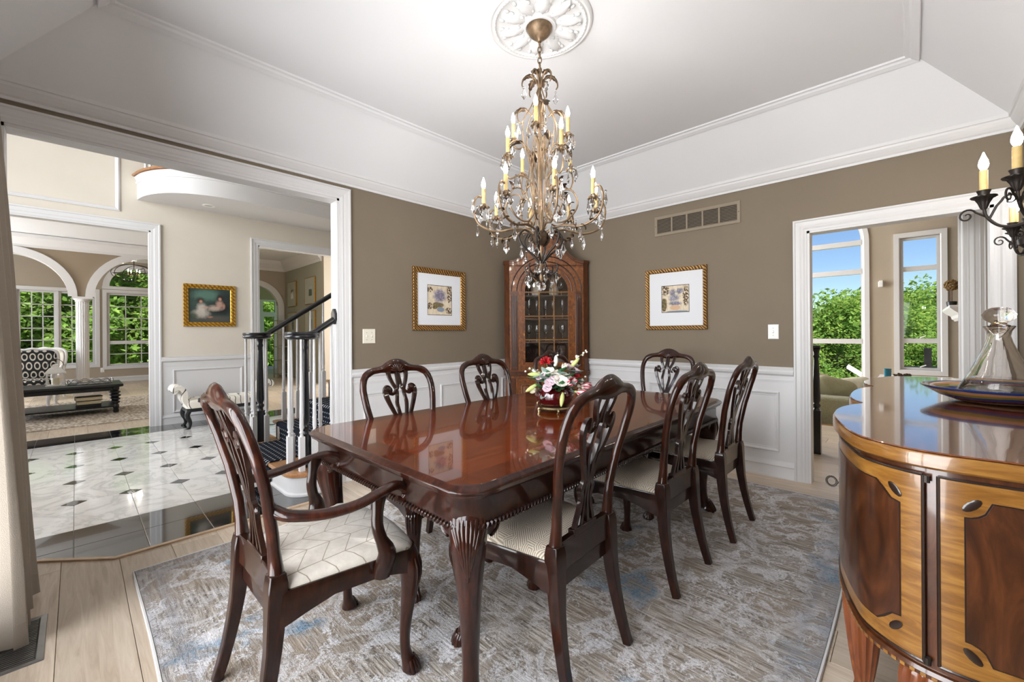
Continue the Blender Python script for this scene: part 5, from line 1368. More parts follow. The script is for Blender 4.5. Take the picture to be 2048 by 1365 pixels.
# front wall with door-side glazing and tall window, right end wall, ceiling, dining side upper wall
mb = MB()
for a, b, z0, z1 in ((V0+WT, 3.95, 0, FZC), (6.85, YF+.12, 0, FZC), (3.95, 6.85, 0, .9), (3.95, 6.85, 4.6, FZC)): mb.box(FXL-.12, a, z0, FXL, b, z1)
wff = struct('wall_front', mb, foyer_wall, 'beige foyer front wall with the tall window', 'wall')
fwm = lambda u, z, d: (FXL+d, u, z)
w2 = struct('window_2', MB().rect_mould(fwm, 3.85, 6.95, .8, 4.7, [(0, 0), (0, .025), (.08, .025), (.10, .010), (.10, -.12)]), white_trim, 'white framed tall foyer window', 'window')
for i in range(3):
    for j in range(4):
        a, b = 3.95+i*.9667, 3.95+(i+1)*.9667; z0, z1 = .9+j*.925, .9+(j+1)*.925
        obj('sash', MB().rect_mould(fwm, a, b, z0, z1, [(0, -.06), (0, -.03), (.035, -.03), (.035, -.06)]), white_trim, w2, 0)
        obj('pane', MB().box(FXL-.05, a+.03, z0+.03, FXL-.046, b-.03, z1-.03), window_glass, w2, 0)
struct('wall_end', MB().box(FXR, V0, 0, FXR+.1, YF+.12, FZC), foyer_wall, 'beige wall at the end of the foyer hall', 'wall')
struct('ceiling_foyer', MB().box(FXL-.12, V0, FZC, FXR+.1, YF+.12, FZC+.1), ceil_white, 'white ceiling of the two-storey foyer', 'ceiling')
struct('wall_upper', MB().box(FXL-.12, V0+.01, 3.0, FXR+.1, V0+WT, FZC).box(FXL-.12, V0+.01, 0, XMIN-.1, V0+WT, 3.0).box(U0+.1, V0+.01, 0, FXR+.1, V0+WT, 3.0), foyer_wall, 'beige foyer wall above the dining room opening', 'wall')

# ---- curved balcony
bal = thing('balcony', 'curved white upper landing with oak edge and balusters above the foyer', 'balcony')
bc = smooth_path([(.565, YF-.002), (.62, 7.05), (.75, 6.78), (.957, 6.585), (1.30, 6.46), (1.8, 6.44), (2.77, 6.52), (4.0, 6.60), (6.19, 6.62)], 6)
def off2(c, e):
    out = []
    for i in range(len(c)):
        a, b = c[max(i-1, 0)], c[min(i+1, len(c)-1)]; d = (b-a).normalized(); p = c[i] + Vector((d.y, -d.x))*(-e); out.append((p.x, min(p.y, YF-.002)))
    return out
bq = [Vector((p[0], p[1])) for p in bc]
def ring_at(e, z): return [(x, y, z) for x, y in off2(bq, -e)] + [(6.19, YF-.002, z)]
obj('slab', MB().loft([ring_at(0, 3.0), ring_at(0, 3.20), ring_at(.012, 3.205), ring_at(.016, 3.225), ring_at(.004, 3.235), ring_at(.02, 3.27), ring_at(.03, 3.285), ring_at(.01, 3.295)]), white_trim, bal, 40)
obj('oak_nosing', MB().loft([ring_at(.045, 3.296), ring_at(.055, 3.308), ring_at(.045, 3.325), ring_at(-.05, 3.325)]), oak_tread, bal, 40)
bal_me = MB().lathe([(.016, 0), (.016, .18), (.012, .20), (.016, .22), (.010, .30), (.013, .55), (.010, .80), (.016, .90)], n=8).mesh('baluster', 60); bal_me.materials.append(white_trim)
acc = 0; last = bq[3]
for p in off2(bq, .06)[2:]:
    v = Vector(p); acc += (v-last).length; last = v
    if acc > .11:
        acc = 0; o = new('baluster', bal_me); o.parent = bal; o.location = (v.x, v.y, 3.325)
obj('handrail', MB().tube([(x, y, 4.24) for x, y in off2(bq, .06)], .03, .025, ref=(0,0,1), n=8), black_paint, bal)
cl_ = thing('recessed_light', 'round recessed downlight under the balcony', 'light', (1.275, 6.98, 3.0))
obj('trim_ring', MB().lathe([(.045, .0), (.075, .0), (.075, -.006), (.060, -.010), (.045, -.004)], n=24, cap=False), white_plastic, cl_)
obj('lamp', MB().lathe([(.0, -.003), (.046, -.003), (.046, .0), (.0, .0)], n=20), plain('lamp_lens', srgb(200, 196, 186), .5), cl_)

# ---- foyer painting (soft portrait of two children in white, generic)
t, X, Z, vec = art_base('painting_children')
col = t.mix(t.noise(vec, 6, 4, .6), srgb(26, 44, 44), srgb(70, 92, 84))
wp = warp_of(t, vec, 22, .9)
for cx_, cz_, rx_, rz_, c_ in ((-.04, .15, .17, .08, srgb(92, 126, 112)), (.18, .10, .10, .12, srgb(34, 44, 46)), (.12, -.05, .17, .10, srgb(24, 22, 26)), (.05, -.19, .3, .05, srgb(84, 78, 72)), (-.11, -.115, .105, .065, srgb(186, 176, 164)), (-.10, -.035, .060, .075, srgb(196, 186, 174)), (-.055, -.03, .035, .016, srgb(188, 148, 126)), (-.115, .072, .050, .046, srgb(52, 34, 27)), (-.108, .058, .021, .025, srgb(190, 146, 122)), (.055, -.035, .095, .045, srgb(188, 168, 154)), (.115, .022, .048, .065, srgb(190, 152, 138)), (.165, -.005, .020, .040, srgb(182, 138, 116)), (.125, .112, .048, .046, srgb(50, 32, 25)), (.120, .098, .021, .025, srgb(194, 150, 126)), (.0, -.165, .035, .016, srgb(170, 120, 100)), (-.2, -.15, .06, .05, srgb(58, 72, 56))):
    col = t.mix(t.math('MULTIPLY', blob(t, X, Z, cx_, cz_, rx_, rz_, wp, .45, 1.25), .88), col, c_)
t.p(Base_Color=col, Roughness=.45); paint_m = t.m
t = NT('gold_beaded_frame'); vec = t.coord(); wv = t.n('TexWave'); t.set(wv.inputs['Vector'], vec); wv.inputs['Scale'].default_value = 12; wv.bands_direction = 'DIAGONAL'
t.p(Base_Color=t.ramp(wv.outputs['Fac'], [(.2, srgb(150, 100, 24)), (.7, srgb(214, 168, 62))]), Metallic=.55, Roughness=.35); gold_bead = t.m
p = picture('framed_painting', 'gilt-framed oil painting of two children in white above the settee', (1.345, YF-.001, 1.643), 0, .618, .600, .062, paint_m, .50, .48, 0, gold_bead, mat=False)
bd_ = MB()
for i in range(22):
    u = -.27 + .54*i/21
    for zz in (-.268, .268): bd_.ell((u, -.024, zz), (.010, .006, .010), 8, 5)
    for xx in (-.277, .277): bd_.ell((xx, -.024, u*.97), (.010, .006, .010), 8, 5)
o = obj('beading', bd_, gold_frame, p); o['kind'] = 'stuff'

# ---- settee bench
t = NT('zebra_fabric'); vec = t.coord()
wv = t.n('TexWave'); t.set(wv.inputs['Vector'], t.vmath('MULTIPLY', vec, (1, .35, .6)).outputs[0]); wv.inputs['Scale'].default_value = 3.4; wv.inputs['Distortion'].default_value = 13; wv.inputs['Detail'].default_value = 2; wv.inputs['Detail Scale'].default_value = 1.3
t.p(Base_Color=t.ramp(wv.outputs['Fac'], [(.03, srgb(60, 56, 58)), (.09, srgb(226, 220, 208))]), Roughness=.8, Sheen_Weight=.2); zebra = t.m
st = thing('settee_bench', 'backless settee with rolled arms in zebra-like white fabric below the painting', 'bench', (1.42, 6.93, 0))
so_ = rounded_rect(-.44, -.20, .44, .20, .05)
obj('seat', MB().loft([[(x*k_, y*k_, z) for x, y in so_] for k_, z in ((1, .27), (1.01, .29), (1.01, .34), (.98, .365), (.9, .378))]), zebra, st, 60)
obj('frame', MB().loft([[(x*1.0, y*1.0, z) for x, y in so_] for z in (.225, .27)]), black_wood, st, 30)
for s in (-1, 1):
    pts_ = smooth_path([(s*.40, 0, .30), (s*.45, 0, .38), (s*.45, 0, .46), (s*.48, 0, .53), (s*.53, 0, .545), (s*.555, 0, .51), (s*.535, 0, .485)], 4)
    mbs = MB(); rings = []
    for i, q in enumerate(pts_):
        tg = (pts_[min(i+1, len(pts_)-1)] - pts_[max(i-1, 0)]).normalized(); nr = Vector((-tg.z, 0, tg.x))*.028
        rings.append([(q.x+nr.x, -.19, q.z+nr.z), (q.x+nr.x, .19, q.z+nr.z), (q.x-nr.x, .19, q.z-nr.z), (q.x-nr.x, -.19, q.z-nr.z)])
    obj('arm', mbs.loft(rings), zebra, st, 50, bevel=.008)
    for y in (-.15, .15):
        pth = smooth_path([(s*.40, y, .26), (s*.43, y*1.1, .18), (s*.40, y*1.05, .09), (s*.405, y*1.1, .03), (s*.43, y*1.2, .0)], 4)
        obj('leg', MB().tube(pth, [interp([0, .3, .7, .9, 1], [.034, .030, .017, .020, .026], i/(len(pth)-1)) for i in range(len(pth))], ref=(0,1,0), n=8), black_wood, st)

# ================================================================== staircase
t = NT('stair_carpet'); vec = t.coord()
X_, Y_, Z_ = t.sep(vec); S_ = t.math('ADD', X_, t.math('MULTIPLY', Z_, -1.0))
u = t.math('MULTIPLY', Y_, 22.0); v = t.math('MULTIPLY', S_, 22.0)
par = t.math('MULTIPLY', t.math('FLOOR', t.math('MULTIPLY', t.math('FRACT', t.math('MULTIPLY', v, .5)), 2.0)), .5)
fu = t.math('SUBTRACT', t.math('FRACT', t.math('ADD', u, par)), .5); fv = t.math('SUBTRACT', t.math('FRACT', v), .5)
dt = t.math('MULTIPLY', t.math('LESS_THAN', t.math('ABSOLUTE', fu), .12), t.math('LESS_THAN', t.math('ABSOLUTE', fv), .15))
base = t.ramp(t.noise(vec, 240, 2), [(.3, srgb(14, 17, 24)), (.7, srgb(34, 38, 48))])
t.p(Base_Color=t.mix(dt, base, srgb(196, 198, 200)), Roughness=.95, Specular_IOR_Level=.1); t.bump(t.noise(vec, 300, 2), .4, .004); carpet = t.m
stc = thing('staircase', 'white staircase with black handrails and dark dotted carpet runner', 'staircase')
RISE, RUN, SX0 = .181, .262, 1.105
SY0, SY1, CY0, CY1 = 3.532, 4.62, 3.765, 4.475
def starter(e, z):
    """first step outline with rounded ends"""
    out = []
    for i in range(13): a = pi*1.5 - pi*i/12*.98; out.append((1.235 + (.155+e)*cos(a), 3.44 + (.155+e)*sin(a)) if False else (1.245 + (.165+e)*cos(a), 3.43 + (.150+e)*sin(a)))
    return out
fs = []
for i in range(11): a = -pi/2 - (pi/2)*i/10; fs.append((1.235 + .15*cos(a), 3.435 + .155*sin(a)))
fs.append((1.085, 3.52))
fs += [(1.085, 4.64)]
for i in range(11): a = pi - (pi/2)*i/10; fs.append((1.235 + .15*cos(a), 4.675 + .165*sin(a)))
fs += [(1.40, 4.84), (1.40, 3.28)]
cxs, cys = 1.25, 4.05
gro = lambda e: [(cxs + (x-cxs)*(1+e/.16) if x < 1.39 else x, cys + (y-cys)*(1+e/.75)) for x, y in fs]
obj('riser', MB().poly(gro(-.012), TZ0, .150), white_trim, stc, 30)
obj('step_base', MB().loft([[(x, y, z) for x, y in gro(e)] for e, z in ((0, TZ0), (0, .020), (-.010, .028))]), white_trim, stc, 30)
obj('tread', MB().loft([[(x, y, z) for x, y in gro(e)] for e, z in ((.008, .150), (.016, .158), (.016, .174), (.008, RISE))]), oak_tread, stc, 30)
for k in range(1, 11):
    x0 = SX0 + .02 + k*RUN - .0; z0, z1 = k*RISE, (k+1)*RISE
    yl = SY0
    obj('riser', MB().box(x0, yl, z0-.03 if k > 1 else z0, x0+.02, SY1, z1-.028), white_trim, stc, 0)
    obj('tread', MB().box(x0-.028, yl-.004, z1-.028, x0+RUN+.02, SY1+.02, z1), oak_tread, stc, 0, bevel=.006)
    obj('stringer', MB().box(x0, SY1-.03, 0, x0+RUN, SY1, z1-.028), white_trim, stc, 0)
    obj('stringer', MB().box(x0, yl, 0, x0+RUN, yl+.02, z1-.028), white_trim, stc, 0)
    # carpet: riser drop and tread strip
    obj('runner', MB().tube([(x0-.006, CY0, z0+.004), (x0-.010, CY0, z1-.035), (x0-.036, CY0, z1-.026), (x0-.038, CY0, z1-.004), (x0-.024, CY0, z1+.006), (x0+RUN-.005, CY0, z1+.006)], .005, .355, ref=(0,1,0), box=True), carpet, stc, 0, loc=(0, .355, 0))
obj('runner', MB().tube([(1.088, CY0, TZ0+.004), (1.084, CY0, .146), (1.064, CY0, .154), (1.060, CY0, .176), (1.075, CY0, RISE+.006), (SX0+.02+RUN-.005, CY0, RISE+.006)], .005, .355, ref=(0,1,0), box=True), carpet, stc, 0, loc=(0, .355, 0))
# newels, volutes, rails, balusters
def turned(h, sq=.26):
    """square base then turned shaft"""
    mb = MB().box(-.019, -.019, 0, .019, .019, sq)
    mb.lathe([(.016, sq), (.010, sq+.02), (.017, sq+.032), (.011, sq+.045), (.016, sq+.07), (.013, sq+.25), (.009, h-.02), (.009, h)], n=10)
    return mb
def newel(h, sq=.42):
    mb = MB().box(-.036, -.036, 0, .036, .036, sq)
    mb.lathe([(.030, sq), (.022, sq+.02), (.034, sq+.04), (.034, sq+.055), (.024, sq+.07), (.034, sq+.10), (.034, sq+.13), (.028, h-.28), (.022, h-.12), (.020, h-.09), (.030, h-.07), (.022, h-.05), (.032, h)], n=16)
    return mb
for yy in (3.45, 4.60):
    obj('newel_post', newel(1.185-RISE, .30 if yy > 4 else .26), black_paint, stc, 50, loc=(1.243, yy, RISE))
    obj('volute', MB().lathe([(.0, 1.180), (.100, 1.180), (.118, 1.190), (.122, 1.204), (.116, 1.214), (.124, 1.226), (.118, 1.238), (.0, 1.240)], (1.22, yy, 0), 32), black_paint, stc, 50)
    for i in range(5):
        a = radians(60 + i*62) if yy < 4 else radians(40 + i*65); o = obj('baluster', turned(1.182-RISE), white_trim, stc, 50, loc=(1.225+.098*cos(a), yy+.098*sin(a), RISE))
slope = RISE/RUN
def rail(yy, xe):
    pts_ = [(1.24, yy, 1.212), (1.31, yy, 1.225)]
    x = 1.36
    while x <= xe+.001: pts_.append((x, yy, 1.262 + (x-1.36)*slope*.96)); x += (xe-1.36)/8
    q = smooth_path(pts_, 3)
    obj('handrail', MB().tube(q, .030, .026, ref=(0,0,1), n=12), black_paint, stc)
rail(3.45, 1.487); rail(4.60, 3.9)
ro = MB(); oc_ = [(.055*cos(a)*.75, .055*sin(a)*1.25) for a in [pi/8 + pi/4*i for i in range(8)]]
ro.loft([[(1.4845, 3.45+y, 1.365+z) for y, z in oc_], [(1.470, 3.45+y, 1.365+z) for y, z in oc_], [(1.464, 3.45+y*.85, 1.365+z*.85) for y, z in oc_]])
obj('rosette', ro, black_paint, stc, 0)
for x in (1.36, 1.452):
    zb = RISE if x < 1.387 else 2*RISE
    obj('baluster', turned(1.24+(x-1.36)*slope-RISE, .28), white_trim, stc, 50, loc=(x, 3.45, RISE))
for k in range(1, 9):
    for dx in (.06, .19):
        x = SX0 + .02 + k*RUN + dx; zz = (k+1)*RISE
        obj('baluster', turned(1.235+(x-1.36)*slope*.96 - zz, .28), white_trim, stc, 50, loc=(x, 4.575, zz))
# ================================================================== living room
YW = 15.2; LRX0, LRX1, LRZ = -3.2, 1.76, 3.20
plank_floor('floor_living', 'light wood plank floor of the living room', LRX0, YF+.06, LRX1, YW, .002, .34, 1.6, 9, off=.1)
mb = MB()
# window wall with three openings
A0, A1, A2, A3 = -.89, -.368, -.247, .285      # two casements of the group
wins = [(-.95, .345, .50, 2.33), (.575, 1.60, .43, 2.34)]
cuts = [LRX0] + [v for w_ in wins for v in w_[:2]] + [LRX1]
for i in range(0, len(cuts), 2): mb.box(cuts[i], YW, 0, cuts[i+1], YW+.15, LRZ)
for a, b, z0, z1 in wins: mb.box(a, YW, 0, b, YW+.15, z0)
mb.box(wins[0][0], YW, wins[0][3], wins[0][1], YW+.15, LRZ)
# arched transom above the second window
ac, ar, az = 1.0875, .5125, 2.52
mb.box(.575, YW, 2.34, 1.60, YW+.15, az)
for i in range(20):
    a, b = .575+1.025*i/20, .575+1.025*(i+1)/20; za, zb_ = az+sqrt(max(0, ar*ar-(a-ac)**2)), az+sqrt(max(0, ar*ar-(b-ac)**2))
    mb.add([(a, YW, za), (b, YW, zb_), (b, YW, LRZ), (a, YW, LRZ), (a, YW+.15, za), (b, YW+.15, zb_), (b, YW+.15, LRZ), (a, YW+.15, LRZ)], [(0,1,2,3), (7,6,5,4), (0,4,5,1)])
wlv = struct('wall_living', mb, living_wall, 'tan living room wall with white gridded windows', 'wall')
lwm = lambda u, z, d: (u, YW-d, z)
def grid_window(name, label, a, b, z0, z1, nx, nz, sashes=((0, 1),), tw=.09):
    w_ = struct(name, MB().rect_mould(lwm, a-tw, b+tw, z0-tw, z1+tw, [(0, 0), (0, .025), (tw*.8, .025), (tw, .010), (tw, -.12)]), white_trim, label, 'window')
    for s0, s1, zz0, zz1, n_x, n_z in sashes:
        obj('sash', MB().rect_mould(lwm, s0, s1, zz0, zz1, [(0, -.07), (0, -.03), (.045, -.03), (.045, -.07)]), white_trim, w_, 0)
        for i in range(1, n_x): x = lerp(s0+.045, s1-.045, i/n_x); obj('muntin', MB().box(x-.009, YW+.04, zz0+.04, x+.009, YW+.06, zz1-.04), white_trim, w_, 0)
        for j in range(1, n_z): z = lerp(zz0+.045, zz1-.045, j/n_z); obj('muntin', MB().box(s0+.04, YW+.04, z-.009, s1-.04, YW+.06, z+.009), white_trim, w_, 0)
        for i in range(n_x):
            for j in range(n_z):
                xa, xb = lerp(s0+.045, s1-.045, i/n_x), lerp(s0+.045, s1-.045, (i+1)/n_x); za, zb_ = lerp(zz0+.045, zz1-.045, j/n_z), lerp(zz0+.045, zz1-.045, (j+1)/n_z)
                obj('pane', MB().box(xa+.006, YW+.049, za+.006, xb-.006, YW+.052, zb_-.006), window_glass, w_, 0)
    return w_
w3 = grid_window('window_3', 'white double casement living room window with grid muntins beside the armchair', -.95, .345, .50, 2.33, 0, 0, ((-.95, -.325, .50, 2.33, 3, 6), (-.29, .345, .50, 2.33, 3, 6)))
obj('mullion', MB().box(-.327, YW-.02, .50, -.288, YW+.06, 2.33), white_trim, w3, 0)
w4 = grid_window('window_4', 'white double-hung living room window under an arched transom', .575, 1.60, .43, 2.34, 0, 0, ((.575, 1.60, 1.04, 2.34, 3, 4), (.575, 1.60, .43, 1.04, 3, 2)))
def arch_band(c, r0, r1, z, y0, y1, a0=0, a1=pi, k=24):
    m_ = MB(); rings = []
    for i in range(k+1):
        a = lerp(a0, a1, i/k); rings.append([(c+r0*cos(a), y0, z+r0*sin(a)), (c+r1*cos(a), y0, z+r1*sin(a)), (c+r1*cos(a), y1, z+r1*sin(a)), (c+r0*cos(a), y1, z+r0*sin(a))])
    return m_.loft(rings)
w5 = struct('window_5', arch_band(ac, .47, .60, az, YW-.025, YW+.06), white_trim, 'white arched transom window above the double-hung window', 'window', 40)
obj('sill_bar', MB().box(.48, YW-.025, az-.08, 1.69, YW+.06, az), white_trim, w5, 0)
tpts = [(ac+.475*cos(pi*i/20), az+.475*sin(pi*i/20)) for i in range(21)]
obj('pane', MB().loft([[(x, YW+.045, z) for x, z in tpts], [(x, YW+.048, z) for x, z in tpts]]), window_glass, w5, 0)
tag(obj('baseboard_living', MB().line_mould(lwm, LRX0, LRX1, BASE), white_trim, None, 30), 'white baseboard under the living room windows', 'baseboard', None, 'structure')
# side walls: far left opening is added to admit the living room fill lamp
mb = MB().box(LRX1, YF+.12, 0, LRX1+.1, YW, LRZ)
struct('wall_living_side', mb, living_wall, 'tan side wall of the living room', 'wall')
mb = MB()
for a, b, z0, z1 in ((YF+.12, 8.3, 0, LRZ), (15.1, YW, 0, LRZ), (8.3, 15.1, 0, .5), (8.3, 15.1, 2.6, LRZ)): mb.box(LRX0-.12, a, z0, LRX0, b, z1)
struct('wall_living_front', mb, living_wall, 'tan front wall of the living room with an added wide opening', 'wall')
struct('ceiling_living', MB().box(LRX0-.12, YF+.12, LRZ, LRX1+.1, YW+.15, LRZ+.1), ceil_white, 'white ceiling of the living room', 'ceiling')
# arcade with fluted columns
YA = 12.5
mb = MB(); archs = [(1.17, .90), (-.90, .80)]; SPR = 2.03
def zarch(x):
    for c, r in archs:
        if abs(x-c) < r: return SPR + sqrt(r*r-(x-c)**2)
    return None
xs = [LRX0 + (LRX1-LRX0)*i/160 for i in range(161)]
for a, b in zip(xs[:-1], xs[1:]):
    m_ = (a+b)/2; z = zarch(m_)
    if z is None:
        z0 = SPR if -.2 < m_ < .4 else 0
        mb.box(a, YA-.10, z0, b, YA+.10, LRZ)
    else:
        za, zb_ = zarch(a) or SPR, zarch(b) or SPR
        mb.add([(a, YA-.1, za), (b, YA-.1, zb_), (b, YA-.1, LRZ), (a, YA-.1, LRZ), (a, YA+.1, za), (b, YA+.1, zb_), (b, YA+.1, LRZ), (a, YA+.1, LRZ)], [(0,1,2,3), (7,6,5,4), (0,4,5,1)])
arc_o = struct('wall_arcade', mb, plain('paint_arcade_tan', srgb(150, 134, 114), .7), 'tan arcade wall with white trimmed arches dividing the living room', 'wall')
for c, r in archs: obj('arch_trim', arch_band(c, r-.005, r+.13, SPR, YA-.135, YA+.11), white_trim, arc_o, 40)
def fluted_column(name, label, x, y, z0, z1, r, n=20):
    cl_ = tag(obj(name, MB(), None) if False else bpy.data.objects.new(name, None), label, 'column'); COL.objects.link(cl_); cl_.location = (x, y, z0)
    h = z1-z0; rings = []
    for z in (r*1.0, r*1.6, h-r*1.6, h-r*1.0):
        rings.append([((r*(.93 if abs(((j*n/(n*6.0)) % 1)-.5) < .34 else 1.0))*cos(2*pi*j/(n*6)), (r*(.93 if abs(((j*n/(n*6.0)) % 1)-.5) < .34 else 1.0))*sin(2*pi*j/(n*6)), z) for j in range(n*6)])
    obj('shaft', MB().loft(rings), white_trim, cl_, 25)
    obj('base', MB().box(-r*1.45, -r*1.45, 0, r*1.45, r*1.45, r*.45).lathe([(r*1.4, r*.45), (r*1.4, r*.7), (r*1.1, r*.85), (r*1.2, r*1.0), (r*1.0, r*1.05)], n=28), white_trim, cl_, 40)
    obj('capital', MB().lathe([(r*1.0, h-r*1.05), (r*1.18, h-r*1.0), (r*1.02, h-r*.85), (r*1.4, h-r*.5), (r*1.4, h-r*.4)], n=28).box(-r*1.5, -r*1.5, h-r*.4, r*1.5, r*1.5, h), white_trim, cl_, 40)
    return cl_
fluted_column('fluted_column', 'white fluted column between the living room arches', .10, YA, .0025, 2.03, .10)
# crown moulding on the arcade wall and side
crown = [(0, 2.95), (.02, 2.95), (.03, 3.0), (.09, 3.06), (.16, 3.12), (.18, 3.19), (0, 3.19)]
tag(obj('trim_4', MB().line_mould(lambda u, z, d: (u, YA-.10-d, z), LRX0, LRX1, crown), white_trim, None, 0), 'white crown moulding above the living room arches', 'moulding', None, 'structure')
# rug
t = NT('living_rug'); vec = t.coord(); vo = t.n('TexVoronoi'); t.set(vo.inputs['Vector'], t.vmath('MULTIPLY', vec, (30, 12, 1)).outputs[0]); vo.inputs['Scale'].default_value = 1
t.p(Base_Color=t.ramp(vo.outputs['Distance'], [(.2, srgb(214, 206, 194)), (.7, srgb(158, 144, 126))]), Roughness=.95); t.bump(vo.outputs['Distance'], .5, .01)
lrug = obj('area_rug', MB().loft([[(x, y, z) for x, y in rounded_rect(-2.4, 8.07, 1.25, 11.2, .03)] for z in (.0035, .014)]), t.m, None, 0)
tag(lrug, 'pale woven rug under the black coffee table', 'rug')
# coffee table
ct = thing('coffee_table', 'black coffee table with bulbous turned legs and lower shelf', 'table', (-.10, 9.42, .0145))
obj('top', MB().loft([[(x, y, z) for x, y in rounded_rect(-.62*k_, -.42*k_, .62*k_, .42*k_, .03)] for k_, z in ((.985, .405), (1.0, .412), (1.0, .438), (.99, .448))]), black_wood, ct, 30)
obj('apron', MB().box(-.55, -.36, .345, .55, .36, .405), black_wood, ct, 0)
obj('shelf', MB().box(-.55, -.37, .085, .55, .37, .110), black_wood, ct, 0, bevel=.004)
lgp = [(.030, 0), (.036, .03), (.030, .06), (.036, .075), (.038, .115), (.026, .130)]
for i in range(4):
    z = .14 + i*.052; r = .048 + .006*(i if i < 3 else 1); lgp += [(r*.55, z), (r, z+.016), (r, z+.030), (r*.55, z+.046)]
lgp += [(.034, .350), (.040, .36), (.040, .40)]
lm_ = MB().lathe(lgp, n=18).mesh('leg', 60); lm_.materials.append(black_wood)
for sx in (-1, 1):
    for sy in (-1, 1): o = new('leg', lm_); o.parent = ct; o.location = (sx*.535, sy*.35, 0)
bk_cover = plain('book_black_cover', srgb(16, 16, 18), .4); bk_page = plain('book_pages', srgb(206, 192, 160), .8)
z = .125
for i, (w_, d_, h_, lab) in enumerate(((.28, .21, .045, 'black book at the bottom of the stack on the coffee table shelf'), (.27, .20, .058, 'thick pale-paged book in the middle of the coffee table stack'), (.29, .22, .06, 'black book on top of the coffee table shelf stack'))):
    b = thing('book', lab, 'book', (.135, 9.20, z), .04*i, 'books on the coffee table shelf')
    obj('pages', MB().box(-w_/2+.006, -d_/2+.004, .006, w_/2-.006, d_/2, h_-.006), bk_page if i != 0 else bk_cover, b, 0)
    obj('cover', MB().box(-w_/2, -d_/2-.002, 0, w_/2, d_/2, .006).box(-w_/2, -d_/2-.002, h_-.006, w_/2, d_/2, h_).box(-w_/2, d_/2-.004, 0, w_/2, d_/2, h_), bk_cover, b, 0); z += h_
ln_ = thing('lantern', 'white metal lantern with a pillar candle on the coffee table', 'lantern', (-.215, 9.35, .464))
obj('base', MB().box(-.10, -.10, 0, .10, .10, .022), white_plastic, ln_, 0, bevel=.004)
for sx in (-1, 1):
    for sy in (-1, 1): obj('post', MB().box(sx*.088-.008, sy*.088-.008, .022, sx*.088+.008, sy*.088+.008, .19), white_plastic, ln_, 0)
for (a, b) in (((-.08, -.089), (.08, -.087)), ((-.08, .087), (.08, .089)), ((-.089, -.08), (-.087, .08)), ((.087, -.08), (.089, .08))): obj('pane', MB().box(a[0], a[1], .022, b[0], b[1], .19), window_glass, ln_, 0)
obj('roof', MB().loft([[(x, y, z) for x, y in ((-r, -r), (r, -r), (r, r), (-r, r))] for r, z in ((.11, .19), (.11, .205), (.07, .265), (.035, .29), (.03, .325), (.0, .335))]), white_plastic, ln_, 0)
obj('handle', MB().tube([(.085*cos(a), 0, .31 + .10*sin(a)) for a in [pi*i/12 for i in range(13)]], .004, ref=(0,1,0), n=6), iron_dark, ln_)
tag(obj('pillar_candle', MB().lathe([(.0, 0), (.042, 0), (.042, .10), (.036, .105), (.0, .100)], (-.215, 9.35, .4865), 18), wax, None, 50), 'ivory pillar candle inside the white lantern', 'candle')
tr = thing('wire_tray', 'oval wire-rimmed tray on the coffee table', 'tray', (.16, 9.40, .4635))
ov = lambda r, z: [(r*.25*cos(a), r*.15*sin(a), z) for a in [2*pi*i/32 for i in range(32)]]
obj('base', MB().loft([ov(.95, .001), ov(.98, .006)]), steel, tr, 40)
for k_ in (0, 1):
    pth = [((.25+.006*k_)*cos(a), (.15+.006*k_)*sin(a), .040 + .032*sin(6*a + k_*pi)) for a in [2*pi*i/72 for i in range(72)]]
    obj('wire_rim', MB().tube(pth, .0055, ref=(0,0,1), n=6, closed=True), steel, tr)
# armchairs
t = NT('ring_fabric'); vec = t.coord('Object'); X_, Y_, Z_ = t.sep(vec)
a_ = t.math('MULTIPLY', t.math('ADD', X_, t.math('MULTIPLY', Y_, .3)), 10.5); b_ = t.math('MULTIPLY', t.math('ADD', Z_, t.math('MULTIPLY', Y_, .8)), 9.0)
sft = t.math('MULTIPLY', t.math('FLOOR', t.math('MULTIPLY', t.math('FRACT', t.math('MULTIPLY', b_, .5)), 2.0)), .5)
fu = t.math('SUBTRACT', t.math('FRACT', t.math('ADD', a_, sft)), .5); fv = t.math('SUBTRACT', t.math('FRACT', b_), .5)
d_ = t.math('SQRT', t.math('ADD', t.math('MULTIPLY', fu, fu), t.math('MULTIPLY', t.math('MULTIPLY', fv, fv), .8)))
rn = t.math('LESS_THAN', t.math('ABSOLUTE', t.math('SUBTRACT', d_, .32)), .075)
t.p(Base_Color=t.mix(rn, srgb(22, 22, 24), srgb(206, 198, 182)), Roughness=.85); ringf = t.m
